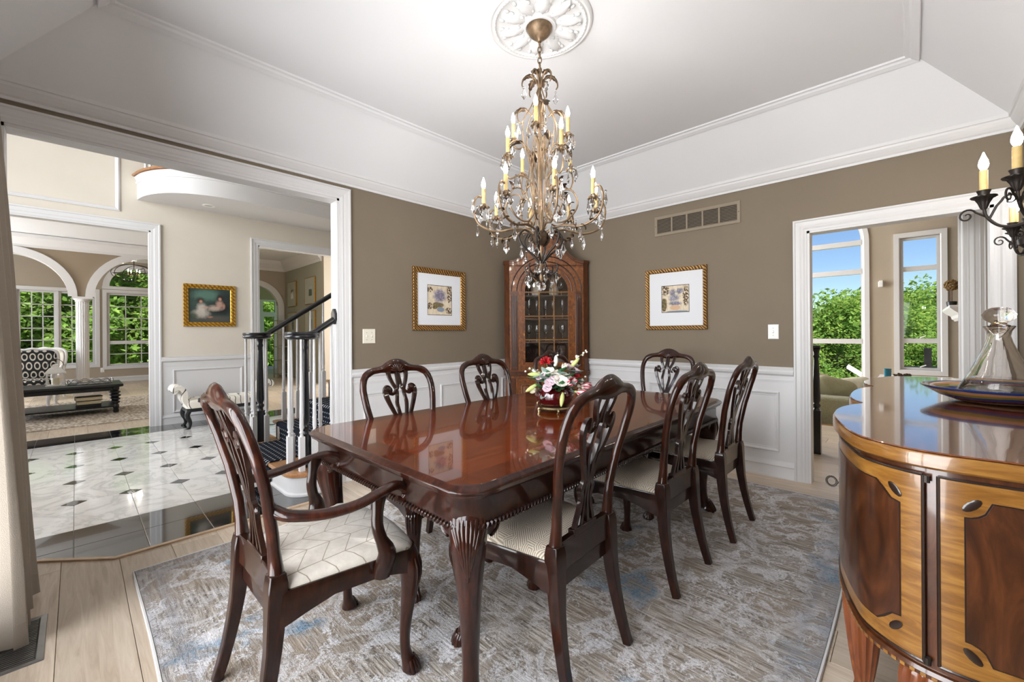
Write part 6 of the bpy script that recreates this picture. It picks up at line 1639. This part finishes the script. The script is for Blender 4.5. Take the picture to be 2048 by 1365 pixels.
def louis_chair(label, loc, rz, fabric):
    c = thing('armchair', label, 'armchair', loc, rz)
    bo = [(-.27, .42), (-.29, .60), (-.31, .80), (-.28, .93), (-.18, .97), (-.09, .965), (0, .985), (.09, .965), (.18, .97), (.28, .93), (.31, .80), (.29, .60), (.27, .42)]
    yb = lambda z: -.24 - (z-.42)*.22
    q = [Vector((v[0], v[1])) for v in smooth_path([(x, z, 0) for x, z in bo], 3)]
    obj('backrest', MB().loft([[(p.x*k_, yb(p.y)+dy, .69+(p.y-.69)*k_) for p in q] for k_, dy in ((.97, -.03), (.98, .0), (.9, .045), (.6, .06))]), fabric, c, 50)
    obj('back_frame', MB().tube([(p.x, yb(p.y), p.y) for p in q], .022, .028, ref=(0,1,0), n=8), white_trim, c)
    sq = rounded_rect(-.31, -.26, .31, .29, .08)
    obj('seat', MB().loft([[(x*k_, y*k_, z) for x, y in sq] for k_, z in ((1, .36), (1.02, .40), (1.0, .44), (.9, .47), (.6, .485))]), fabric, c, 60)
    obj('seat_frame', MB().loft([[(x*1.03, y*1.03, z) for x, y in sq] for z in (.31, .37)]), white_trim, c, 40)
    for sx in (-1, 1):
        for sy in (-1, 1):
            pth = smooth_path([(sx*.28, sy*.24, .33), (sx*.31, sy*.27, .24), (sx*.285, sy*.245, .12), (sx*.29, sy*.25, .03), (sx*.305, sy*.265, 0)], 3)
            obj('leg', MB().tube(pth, [interp([0, .3, .7, 1], [.034, .032, .017, .022], i/(len(pth)-1)) for i in range(len(pth))], ref=(0,1,0), n=8), white_trim, c)
        pth = smooth_path([(sx*.29, -.27, .62), (sx*.34, -.05, .66), (sx*.34, .12, .64), (sx*.32, .14, .56), (sx*.30, .10, .42)], 4)
        obj('arm', MB().tube(pth, .020, ref=None, n=8), white_trim, c)
    return c
louis_chair('white-framed armchair in black fabric with pale rings behind the coffee table', (-.57, 10.75, .0145), pi-.15, ringf)
louis_chair('second white-framed armchair partly hidden beside the column', (-.50, 12.1, .003), pi-.2, plain('ivory_upholstery', srgb(214, 208, 196), .8))
# wire orb chandelier far in the living room
orb = thing('orb_chandelier', 'wire orb chandelier hanging in front of the arched transom window', 'chandelier', (1.02, 14.1, 2.78))
for k_ in range(6):
    a = pi*k_/6; R_ = Matrix.Rotation(a, 3, 'Z') @ Matrix.Rotation(.3*k_, 3, 'X')
    obj('ring', MB().tube([R_ @ Vector((.42*cos(b), .10*sin(b*1)*0, .22*sin(b))) for b in [2*pi*i/36 for i in range(36)]], .007, ref=None, n=6, closed=True), iron_dark, orb)
obj('rod', MB().tube([(0, 0, -.2), (0, 0, .42)], .008, ref=(0,1,0), n=6), iron_dark, orb)
for k_ in range(4):
    a = pi/2*k_ + .4; candle(orb, (.12*cos(a), .12*sin(a), -.06))
ol = thing('wall_outlet', 'white outlet plate low on the living room window wall', 'outlet', (.475, YW-.001, .33))
obj('plate', MB().box(-.036, -.006, -.058, .036, 0, .058), white_plastic, ol, 0, bevel=.002)
obj('sockets', MB().box(-.016, -.009, -.040, .016, -.006, -.010).box(-.016, -.009, .010, .016, -.006, .040), switch_mat, ol, 0)
# ================================================================== rear hall seen past the stairs
YH = 13.1
plank_floor('floor_hall', 'wood plank floor of the rear hall', LRX1+.1, YF+.06, 6.2, YH, .002, .22, 1.6, 12, off=.05)
mb = MB().box(1.86, YH, 0, 2.78, YH+.12, 3.3).box(4.02, YH, 0, 6.2, YH+.12, 3.3)
dcx, dr_ = 3.40, .62; HS = 1.98
for i in range(24):
    a, b = dcx-dr_+2*dr_*i/24, dcx-dr_+2*dr_*(i+1)/24; za, zb_ = HS+sqrt(max(0, dr_**2-(a-dcx)**2)), HS+sqrt(max(0, dr_**2-(b-dcx)**2))
    mb.add([(a, YH, za), (b, YH, zb_), (b, YH, 3.3), (a, YH, 3.3), (a, YH+.12, za), (b, YH+.12, zb_), (b, YH+.12, 3.3), (a, YH+.12, 3.3)], [(0,1,2,3), (7,6,5,4), (0,4,5,1)])
hw_ = struct('wall_hall', mb, living_wall, 'tan rear hall wall with an arched passage', 'wall')
obj('arch_trim', arch_band(dcx, dr_-.01, dr_+.14, HS, YH-.03, YH+.12), white_trim, hw_, 40)
obj('arch_jamb', MB().box(dcx+dr_-.01, YH-.03, 0, dcx+dr_+.14, YH+.12, HS), white_trim, hw_, 0)
struct('wall_hall_side', MB().box(4.2, 10.5, 0, 4.32, YH, 3.3), sage_wall, 'sage green rear hall wall with framed mirrors', 'wall')
struct('wall_hall_return', MB().box(4.2, 10.38, 0, 6.2, 10.5, 3.3), living_wall, 'tan return wall in the rear hall', 'wall')
struct('ceiling_hall', MB().box(LRX1+.1, YF+.12, 3.3, 6.3, YH+4, 3.4), ceil_white, 'white ceiling of the rear hall', 'ceiling')
struct('wall_hall_end', MB().box(6.2, YF+.12, 0, 6.3, 8.0, 3.3).box(6.2, 10.0, 0, 6.3, YH, 3.3).box(6.2, 8.0, 0, 6.3, 10.0, .6).box(6.2, 8.0, 2.6, 6.3, 10.0, 3.3), living_wall, 'tan end wall of the rear hall', 'wall')  # unseen opening cut in to pass the added hall lamp
tag(obj('trim_5', MB().line_mould(lambda u, z, d: (4.2-d, u, z), 10.5, YH, [(0, 3.02), (.02, 3.02), (.04, 3.08), (.14, 3.2), (.18, 3.3), (0, 3.3)]), white_trim, None, 0), 'white crown moulding on the sage hall wall', 'moulding', None, 'structure')
tag(obj('trim_6', MB().line_mould(lambda u, z, d: (u, YH-d, z), 1.86, 4.2, [(0, 3.02), (.02, 3.02), (.04, 3.08), (.14, 3.2), (.18, 3.3), (0, 3.3)]), white_trim, None, 0), 'white crown moulding above the hall arch', 'moulding', None, 'structure')
pal_frame = plain('pale_green_frame', srgb(170, 172, 158), .5); mirror = metal('mirror_silver', srgb(225, 228, 226), .03, .01, 3, 1)
for i, (yy, zz, lab) in enumerate(((12.5, 2.34, 'upper pale-framed mirror nearer the hall arch'), (11.2, 2.34, 'upper pale-framed mirror nearer the stairs'), (12.5, 1.48, 'lower pale-framed mirror nearer the hall arch'), (11.2, 1.48, 'lower pale-framed mirror nearer the stairs'))):
    m_ = thing('wall_mirror', lab, 'mirror', (4.199, yy, zz), -pi/2, 'pale framed mirrors on the sage wall')
    pm = lambda u, z, d: (u, -d, z)
    obj('frame', MB().rect_mould(pm, -.32, .32, -.34, .34, [(0, 0), (0, .03), (.02, .035), (.20, .020), (.215, .012)]), pal_frame, m_, 0)
    obj('gilt_edge', MB().rect_mould(pm, -.33, .33, -.35, .35, [(0, 0), (0, .026), (.012, .036), (.02, .033)]), gold_frame, m_, 0)
    obj('mirror_glass', MB().box(-.11, -.013, -.13, .11, -.008, .13), mirror, m_, 0)
# glazed french doors beyond the arch
YD = 16.5
struct('wall_rear', MB().box(1.86, YD, 0, 3.45, YD+.1, 3.3).box(5.0, YD, 0, 6.2, YD+.1, 3.3).box(3.45, YD, 2.45, 5.0, YD+.1, 3.3), living_wall, 'tan wall around the glazed rear doors', 'wall')
plank_floor('floor_rear', 'wood plank floor before the rear doors', 1.86, YH, 6.2, YD+.1, .002, .3, 1.6, 15)
fd = tag(bpy.data.objects.new('door_5', None), 'white glazed french doors with leaded panes beyond the hall arch', 'door', None, 'structure'); COL.objects.link(fd)
fdm = lambda u, z, d: (u, YD-d, z)
for a, b in ((3.45, 3.95), (3.95, 4.5), (4.5, 5.0)):
    obj('leaf_frame', MB().rect_mould(fdm, a, b, 0, 1.95, [(0, -.05), (0, .02), (.09, .02), (.10, -.05)]), white_trim, fd, 0)
    obj('pane', MB().box(a+.09, YD+.01, .09, b-.09, YD+.014, 1.86), window_glass, fd, 0)
    obj('transom', MB().rect_mould(fdm, a, b, 1.95, 2.45, [(0, -.05), (0, .02), (.06, .02), (.07, -.05)]), white_trim, fd, 0)
    obj('pane', MB().box(a+.06, YD+.01, 2.01, b-.06, YD+.014, 2.39), window_glass, fd, 0)
    for i in range(1, 4): x = lerp(a+.09, b-.09, i/4); obj('leading', MB().box(x-.004, YD-.002, .1, x+.004, YD+.004, 1.85), dark_slot, fd, 0)
# etagere
et = thing('etagere', 'slim gold shelving unit against the sage hall wall', 'shelf', (4.02, 12.9, .0025))
for sx in (-.14, .14):
    for sy in (-.16, .16): obj('post', MB().box(sx-.01, sy-.01, 0, sx+.01, sy+.01, 1.62), chrome_gold, et, 0)
for z in (.10, .48, .86, 1.24, 1.60): obj('shelf', MB().box(-.15, -.17, z, .15, .17, z+.02), pal_frame, et, 0)
# ================================================================== family room beyond the right opening
XE, XFW, FZ0 = 6.72, 10.0, -.50
plank_floor('floor_passage', 'wood plank floor beyond the family room opening', U0+.10, -2.2, XE, V0+.0, 0, .2195, 1.55, 23, off=-.060+.2195*19)
plank_floor('floor_family', 'wood floor of the sunken family room', XE, -2.2, XFW, 5.0, FZ0, .2195, 1.6, 29)
struct('trim_7', MB().box(XE-.02, -2.2, FZ0, XE+.01, V0, -.015).box(XE-.05, -2.2, -.03, XE+.03, V0, .003), oak_tread, 'oak nosing where the floor steps down to the family room', 'step edge')
# window wall
WA = (.66, 2.30, .21, 2.86); WN = (-.325, .165, .53, 2.82)
mb = MB()
for a, b, z0, z1 in ((-2.2, WN[0], FZ0, 4.6), (WN[0], WN[1], FZ0, WN[2]), (WN[0], WN[1], WN[3], 4.6), (WN[1], WA[0], FZ0, 4.6), (WA[0], WA[1], FZ0, WA[2]), (WA[1], 5.0, FZ0, 4.6)): mb.box(XFW, a, z0, XFW+.15, b, z1)
fac_, far_, faz = (WA[0]+WA[1])/2, (WA[1]-WA[0])/2, WA[3]
for i in range(24):
    a, b = WA[0]+2*far_*i/24, WA[0]+2*far_*(i+1)/24; za, zb_ = faz+sqrt(max(0, far_**2-(a-fac_)**2)), faz+sqrt(max(0, far_**2-(b-fac_)**2))
    mb.add([(XFW, a, za), (XFW, b, zb_), (XFW, b, 4.6), (XFW, a, 4.6), (XFW+.15, a, za), (XFW+.15, b, zb_), (XFW+.15, b, 4.6), (XFW+.15, a, 4.6)], [(0,1,2,3), (7,6,5,4), (0,4,5,1)])
struct('wall_family', mb, family_wall, 'greige family room wall with tall windows', 'wall')
fmw = lambda u, z, d: (XFW-d, u, z)
w6 = struct('window_6', MB().loft([[fmw(WN[0]-e, WN[2]-e, d), fmw(WN[1]+e, WN[2]-e, d), fmw(WN[1]+e, WN[3]+e, d), fmw(WN[0]-e, WN[3]+e, d)] for e, d in ((.085, 0), (.085, .025), (.015, .025), (.0, .010), (.0, -.12))], False, False), white_trim, 'tall narrow white family room window beside the fireplace', 'window')
for z0, z1 in ((WN[2], 1.03), (1.03, 2.28), (2.28, WN[3])):
    obj('sash', MB().rect_mould(fmw, WN[0], WN[1], z0, z1, [(0, -.09), (0, -.03), (.04, -.03), (.04, -.09)]), white_trim, w6, 0)
    obj('pane', MB().box(XFW+.06, WN[0]+.035, z0+.035, XFW+.064, WN[1]-.035, z1-.035), window_glass, w6, 0)
for z in (.58, 1.08): obj('crank', MB().tube([(XFW+.02, -.08, z), (XFW-.02, -.08, z+.005), (XFW-.03, -.15, z+.04)], .008, ref=None, n=6), white_plastic, w6)
# arched window
outer = lambda e, x: [(x, WA[0]-e, WA[2]-e)] + [(x, fac_-(far_+e)*cos(pi*i/28), faz+(far_+e)*sin(pi*i/28)) for i in range(29)] + [(x, WA[1]+e, WA[2]-e)]
w7 = struct('window_7', MB().loft([outer(.085, XFW), outer(.085, XFW-.025), outer(.015, XFW-.025), outer(.0, XFW-.010), outer(-.035, XFW-.005), outer(-.035, XFW+.10), outer(.0, XFW+.12)], False, False), white_trim, 'wide arched white family room window with horizontal bars', 'window', 40)
prev = WA[2]+.035
for zb_ in (1.016, 2.303, 2.835):
    obj('bar', MB().box(XFW-.012, WA[0]+.02, zb_-.045, XFW+.09, WA[1]-.02, zb_+.045), white_trim, w7, 0)
    obj('pane', MB().box(XFW+.05, WA[0]+.03, prev, XFW+.054, WA[1]-.03, zb_-.045), window_glass, w7, 0); prev = zb_+.045
tp_ = [(fac_-(far_-.035)*cos(pi*i/24), faz+(far_-.035)*sin(pi*i/24)) for i in range(25)]
obj('pane', MB().loft([[(XFW+.05, y, max(z, prev)) for y, z in tp_], [(XFW+.054, y, max(z, prev)) for y, z in tp_]]), window_glass, w7, 0)
# other walls, ceiling
mb = MB()
for a, b, z0, z1 in ((U0+WT, 6.3, FZ0, 4.6), (9.7, XFW+.15, FZ0, 4.6), (6.3, 9.7, FZ0, .3), (6.3, 9.7, 3.7, 4.6)): mb.box(a, 5.0, z0, b, 5.12, z1)
struct('wall_family_side', mb, family_wall, 'greige family room wall with an added wide opening', 'wall')  # bare opening added out of view for the family room fill lamp
struct('wall_family_hearth', MB().box(U0+WT, -2.3, FZ0, XFW+.15, -2.2, 4.6), family_wall, 'greige family room wall behind the chimney breast', 'wall')
struct('ceiling_family', MB().box(U0, -2.3, 4.6, XFW+.2, 5.1, 4.7), ceil_white, 'white ceiling of the family room', 'ceiling')
struct('wall_family_back', MB().box(U0+.02, -2.3, 2.9, U0+WT, 5.1, 4.6).box(U0+.02, V0+WT, 0, U0+WT, 5.1, 3.0).box(U0+.02, -2.3, -.5, U0+WT, YMIN-.1, 3.0), family_wall, 'greige wall above the dining room opening', 'wall')
# security sensor
sn = thing('motion_sensor', 'small white motion sensor between the family room windows', 'sensor', (XFW, .418, 2.06))
obj('mount', MB().box(-.02, -.025, -.02, 0, .025, .05), white_plastic, sn, 0, bevel=.004)
obj('housing', MB().box(-.07, -.03, -.07, -.015, .035, .03), white_plastic, sn, 0, bevel=.008)
# fireplace: brick chimney breast with mantel
brick_m = NT('brick_tan'); oi = brick_m.n('ObjectInfo'); brick_m.p(Base_Color=brick_m.ramp(oi.outputs['Random'], [(0, srgb(112, 88, 70)), (.5, srgb(146, 118, 96)), (1, srgb(166, 142, 120))]), Roughness=.9)
BX0, BX1, BY = 7.3, 9.55, -.50
cb = struct('wall_chimney', MB().box(BX0, -2.2, FZ0, BX1, BY-.012, 4.55), plain('mortar', srgb(158, 146, 132), .9), 'brick chimney breast in the family room', 'wall')
bm_ = MB().box(-.100, -.012, -.031, .100, .012, .031).mesh('brick', 0); bm_.materials.append(brick_m.m)
row = 0; z = .62; nb = 0
while z < 2.75:
    x = BX0 + .10 + (.106 if row % 2 else 0)
    while x < BX1-.09:
        o = new('brick', bm_); o.parent = cb; o.location = (x, BY-.011, z); x += .212; nb += 1
    z += .0745; row += 1
mt = thing('mantel', 'white moulded fireplace mantel shelf', 'mantel', (0, 0, 0))
obj('shelf', MB().loft([[(x, y, z) for x, y in ((7.75-e*.8, BY), (9.5, BY), (9.5, BY+.02+e), (7.75-e*.8, BY+.02+e))] for e, z in ((.02, 1.36), (.05, 1.38), (.06, 1.42), (.11, 1.46), (.14, 1.49), (.15, 1.50), (.15, 1.53))]), white_trim, mt, 30)
dn_ = MB()
for i in range(30): dn_.box(7.78+i*.057, BY+.02, 1.345, 7.81+i*.057, BY+.045, 1.372)
o = obj('dentils', dn_, white_trim, mt, 0); o['kind'] = 'stuff'
tpy = thing('topiary', 'small dried topiary ball in a dark pot on the mantel', 'plant', (9.02, -.41, 1.53))
obj('pot', MB().lathe([(.0, 0), (.045, 0), (.060, .10), (.055, .11), (.0, .10)], n=14), black_wood, tpy)
obj('stem', MB().tube([(0, 0, .10), (.005, 0, .2), (0, 0, .3)], .008, ref=(0,1,0), n=6), burl_dark, tpy)
tb_ = MB(); rr_ = random.Random(4)
for i in range(160):
    d = Vector((rr_.gauss(0, 1), rr_.gauss(0, 1), rr_.gauss(0, 1))).normalized(); tb_.ell(tuple(d*.075*rr_.uniform(.8, 1.1)+Vector((0, 0, .35))), (.016, .016, .010), 5, 3, d.to_track_quat('Z', 'Y').to_matrix())
obj('foliage', tb_, plain('dried_foliage', srgb(122, 96, 56), .9, noise=.3, nscale=60), tpy)
# column in the passage
fluted_column('fluted_column', 'white fluted column standing in the family room passage', 5.0, -.350, .001, 2.72, .086, 16)
struct('trim_8', MB().box(4.78, -2.2, 2.72, 5.22, 3.4, 3.02), white_trim, 'white beam carried by the passage column', 'beam')
pf = picture('framed_print', 'blue print leaning on the chimney breast behind the column', (7.62, BY+.006, 1.80), pi, .32, .36, .03, plain('print_blue', srgb(96, 118, 160), .5, noise=.3, nscale=12), .26, .30, 0, iron_dark, mat=False)
# newel and rail at the passage stairs
nw = thing('stair_newel', 'black turned newel post with rail in the passage', 'newel', (5.09, .700, 0))
obj('post', newel(1.035, .43), black_paint, nw, 50)
obj('handrail', MB().tube([(0, -.035, 1.055), (0, .9, 1.055)], .034, .022, ref=(0,0,1), n=10), black_paint, nw)
obj('lower_rail', MB().tube([(0, .02, .27), (0, .9, .55)], .018, .022, ref=(0,0,1), n=8), black_paint, nw)
o = obj('skirt', MB().box(-.02, .04, 0, .02, .9, .24), white_trim, nw, 0)
# sofa
t = NT('sofa_sage'); vec = t.coord(); t.p(Base_Color=t.ramp(t.noise(vec, 60, 3), [(.3, srgb(150, 148, 118)), (.7, srgb(172, 170, 140))]), Roughness=.9, Sheen_Weight=.2); t.bump(t.noise(vec, 7, 3), .25, .03); sofa_m = t.m
sf = thing('sofa', 'sage green sofa with loose cushions seen from behind', 'sofa', (7.35, 1.60, FZ0))
rb = lambda x0, y0, x1, y1, z0, z1, r=.05: MB().loft([[(x, y, z) for x, y in rounded_rect(x0+e, y0+e, x1-e, y1-e, r)] for e, z in ((.0, z0), (.0, z1-.05), (.015, z1-.02), (.05, z1))])
obj('back', rb(-.45, -1.05, -.20, 1.25, .06, .84), sofa_m, sf, 50)
obj('base', rb(-.45, -1.15, .45, 1.25, .04, .38), sofa_m, sf, 50)
obj('arm', rb(-.45, -1.20, .45, -.95, .06, .66), sofa_m, sf, 50)
obj('skirt', MB().box(-.46, -1.21, .0, .46, 1.26, .08), sofa_m, sf, 0)
for i in range(3): obj('seat_cushion', rb(-.2, -.93+i*.72, .45, -.23+i*.72, .38, .54), sofa_m, sf, 50)
cream_p = plain('pillow_cream', srgb(214, 206, 182), .9, noise=.08, nscale=30); tan_p = plain('pillow_sage', srgb(176, 172, 142), .9, noise=.06, nscale=30)
def pillow(label, loc, rot_, mat, sx=.28, sz=.22):
    rings = []
    for i in range(9):
        a = -1 + 2*i/8; ring = []
        for j in range(24):
            b = 2*pi*j/24; c, s = cos(b), sin(b); e = .45
            u = (abs(c)**e)*(1 if c >= 0 else -1); v = (abs(s)**e)*(1 if s >= 0 else -1); k_ = sqrt(max(.0, 1-a*a))**.6
            ring.append((a*.085*(1-.35*max(abs(u), abs(v))), u*sx*max(k_, .02), v*sz*max(k_, .02)))
        rings.append(ring)
    o = obj('throw_pillow', MB().loft(rings), mat, None, 60, loc=loc); o.rotation_euler = rot_
    return tag(o, label, 'pillow', 'pillows on the family room sofa')
pillow('plump sage pillow standing at the left end of the sofa back', (7.27, 1.42, .36), (.1, -.25, .1), tan_p, .32, .24)
pillow('large sage pillow at the doorway end of the sofa', (7.28, .80, .36), (.25, -.25, -.1), tan_p, .24, .22)
pillow('cream pillow propped above the sage pillows', (7.50, 1.12, .44), (.3, -.4, .0), cream_p, .30, .22)
pillow('cream pillow at the right end of the sofa near the window', (7.50, .58, .36), (-.2, -.3, -.2), cream_p, .22, .22)
# side table behind the sofa with small objects
cs = thing('console_table', 'white console table behind the sideboard in the family room', 'table', (7.6, .05, FZ0+.0))
obj('top', MB().box(-.35, -.42, 1.06, .35, .30, 1.09), white_plastic, cs, 0, bevel=.004)
for sx in (-.3, .3):
    for sy in (-.37, .25): obj('leg', MB().box(sx-.025, sy-.025, 0, sx+.025, sy+.025, 1.06), white_plastic, cs, 0)
o = obj('glass_tumbler', MB().lathe([(.0, 0), (.035, 0), (.04, .12), (.036, .12), (.032, .008), (.0, .008)], (7.40, .25, FZ0+1.091), 16, False), plain('teal_glass', srgb(30, 110, 130), .1, coat=1), None, 50)
tag(o, 'teal glass tumbler on the console table', 'tumbler')
bsk = MB(); rr_ = random.Random(8)
for i in range(40): bsk.ell((7.42+rr_.uniform(-.06, .06), .12+rr_.uniform(-.09, .07), FZ0+1.091+rr_.uniform(.012, .06)), (.016, .016, .012), 6, 4)
o = obj('dried_pods', bsk, plain('pods_brown', srgb(80, 58, 36), .7, noise=.4, nscale=40), None, 60); tag(o, 'heap of brown dried pods on the console table', 'decoration', None, 'stuff')

# ================================================================== outdoors
t = NT('leaf_outdoor'); oi = t.n('ObjectInfo'); vec = t.coord()
lf = t.ramp(t.noise(vec, 1.4, 4, .6), [(.25, srgb(58, 88, 40)), (.5, srgb(98, 132, 62)), (.75, srgb(150, 176, 96))])
df_ = t.n('BsdfDiffuse'); tr_ = t.n('BsdfTranslucent'); t.set(df_.inputs[0], lf); t.set(tr_.inputs[0], t.mix(.4, lf, srgb(176, 198, 96)))
mx = t.n('MixShader'); mx.inputs[0].default_value = .42; t.t.links.new(df_.outputs[0], mx.inputs[1]); t.t.links.new(tr_.outputs[0], mx.inputs[2]); t.t.links.new(mx.outputs[0], t.out.inputs[0]); leaf_out = t.m
bark = plain('bark', srgb(72, 58, 46), .9, noise=.3, nscale=12)
grass_m = plain('lawn', srgb(112, 142, 62), .95, noise=.25, nscale=2)
struct('ground_living', MB().box(-30, 15.6, -.9, 12, 60, -.5), grass_m, 'lawn outside the living room windows', 'lawn')
struct('ground_family', MB().box(12.5, -40, -4.5, 90, 40, -4.0), grass_m, 'lawn beyond the deck', 'lawn')
def leaf_cloud(seed, n, R, leaf, clumps=26):
    rr_ = random.Random(seed); cs_ = []
    for i in range(clumps):
        d = Vector((rr_.gauss(0, 1), rr_.gauss(0, 1), rr_.gauss(0, 1))).normalized()*rr_.uniform(.25, .85); cs_.append((Vector((d.x*R[0], d.y*R[1], d.z*R[2])), rr_.uniform(.26, .42)))
    vs, fs_ = [], []
    for i in range(n):
        c, s = rr_.choice(cs_); d = Vector((rr_.gauss(0, 1), rr_.gauss(0, 1), rr_.gauss(0, .8))).normalized()*(rr_.random()**.4)*s
        p = c + Vector((d.x*R[0], d.y*R[1], d.z*R[2]))
        a = Vector((rr_.gauss(0, 1), rr_.gauss(0, 1), rr_.gauss(0, .6))).normalized(); b = a.cross(Vector((rr_.gauss(0, 1), rr_.gauss(0, 1), rr_.gauss(0, 1)))).normalized()
        l = leaf*rr_.uniform(.6, 1.3); o_ = len(vs)
        vs += [tuple(p-a*l), tuple(p+b*l*.45), tuple(p+a*l), tuple(p-b*l*.45)]; fs_.append((o_, o_+1, o_+2, o_+3))
    me = bpy.data.meshes.new('crown'); me.from_pydata(vs, [], fs_); me.materials.append(leaf_out); return me
trunk_me = MB().tube([(0, 0, 0), (.1, 0, 1.5), (0, .1, 3.0), (.1, 0, 4.2)], [.16, .13, .10, .05], ref=(0,1,0), n=8).mesh('trunk', 60); trunk_me.materials.append(bark)
near_cr = leaf_cloud(1, 15000, (2.4, 1.6, 2.2), .10); near_cr2 = leaf_cloud(2, 15000, (2.4, 1.6, 2.2), .11)
far_cr = leaf_cloud(3, 15000, (2.3, 2.3, 2.6), .10, 44); far_cr2 = leaf_cloud(4, 15000, (2.6, 2.6, 2.2), .10, 44)
def tree(name, label, loc, crown_me, cz, sc, rz, group):
    r_ = thing(name, label, 'tree', loc, rz, group)
    o = new('crown', crown_me); o.parent = r_; o.location = (0, 0, cz); o.scale = (sc, sc, sc)
    o = new('trunk', trunk_me); o.parent = r_; o.scale = (sc, sc, cz/3.6)
gl = 'trees outside the living room'
for i, (x, y, cz, sc, rz, lab) in enumerate(((-2.3, 19.2, 2.3, 1.0, .3, 'leafy tree outside the double casement window'), (.6, 19.6, 2.4, 1.0, 1.6, 'leafy tree seen behind the fluted column'), (3.2, 19.0, 2.6, 1.0, 2.9, 'leafy tree outside the double-hung window'), (-.8, 22.5, 2.0, 1.35, 4.0, 'tall leafy tree farther back behind the casement window'), (2.4, 23.5, 3.2, 1.5, 5.1, 'tall leafy tree filling the arched transom view'), (5.2, 23.0, 2.4, 1.4, .9, 'leafy tree seen through the rear glazed doors'), (-4.5, 24.0, 2.4, 1.5, .9, 'leafy tree at the edge of the living room view'))):
    tree('garden_tree', lab, (x, y, -.5), (near_cr, near_cr2)[i % 2], cz, sc, rz, gl)
gf = 'trees beyond the deck'
for i, (x, y, cz, sc, rz, lab) in enumerate(((27, 3.5, 4.9, 1.15, .4, 'rounded tree at the left of the arched window view'), (30, 2.0, 5.2, 1.2, 2.2, 'tallest rounded tree in the arched window view'), (26, 1.6, 3.4, .8, 4.0, 'low bright tree in front within the arched window'), (33, .2, 5.2, 1.25, 1.2, 'rounded tree behind the wall between the windows'), (28, -.5, 3.3, .85, 5.0, 'low bright tree in the narrow window view'), (36, -1.9, 5.6, 1.45, 3.3, 'broad tree filling the narrow window view'), (24, 4.6, 3.2, .9, .9, 'bush-like tree behind the patio loungers'), (25, .6, 2.3, .75, 2.9, 'small tree low behind the deck rail'), (22, 2.6, 2.0, .8, 1.9, 'small leafy tree below the window bar'))):
    tree('distant_tree', lab, (x, y, -4.0), (far_cr, far_cr2)[i % 2], cz, sc, rz, gf)
# deck with rail and white loungers
deck = struct('ground_deck', MB().box(XFW+.16, -4, -.75, 13.2, 6, -.60), plain('deck_grey', srgb(170, 162, 150), .8), 'grey deck outside the family room', 'deck')
rl_ = thing('deck_railing', 'black metal deck railing with thin pickets', 'railing', (12.9, 0, -.6))
obj('top_rail', MB().box(-.03, -1.6, .96, .03, .35, 1.01), black_wood, rl_, 0); obj('bottom_rail', MB().box(-.02, -1.6, .10, .02, .35, .14), black_wood, rl_, 0)
pk = MB().box(-.008, -.008, .12, .008, .008, .97).mesh('picket', 0); pk.materials.append(black_wood)
for i in range(18): o = new('picket', pk); o.parent = rl_; o.location = (0, -1.55+i*.105, 0)
for y in (-1.6, -.22): obj('post', MB().box(-.06, y-.06, 0, .06, y+.06, 1.42), black_wood, rl_, 0)
def lounger(label, loc, rz):
    c = thing('patio_lounger', label, 'lounger', loc, rz, 'white patio loungers')
    obj('back_sling', MB().tube([(-.2, 0, .42), (.62, 0, 1.02)], .03, .33, ref=(0,1,0), box=True), white_plastic, c, 0)
    obj('seat_sling', MB().tube([(-1.2, 0, .40), (-.2, 0, .40)], .03, .33, ref=(0,1,0), box=True), white_plastic, c, 0)
    for x in (-1.0, .25):
        for y in (-.3, .3): obj('leg', MB().box(x-.025, y-.025, 0, x+.025, y+.025, .62 if x > 0 else .40), white_plastic, c, 0)
lounger('white sloping patio lounger nearer the middle of the arched window', (11.15, 1.20, -.60), radians(95)); lounger('white sloping patio lounger at the right of the arched window', (11.95, .45, -.60), radians(95)); lounger('white sloping patio lounger at the left of the arched window', (12.0, 2.75, -.60), radians(95))
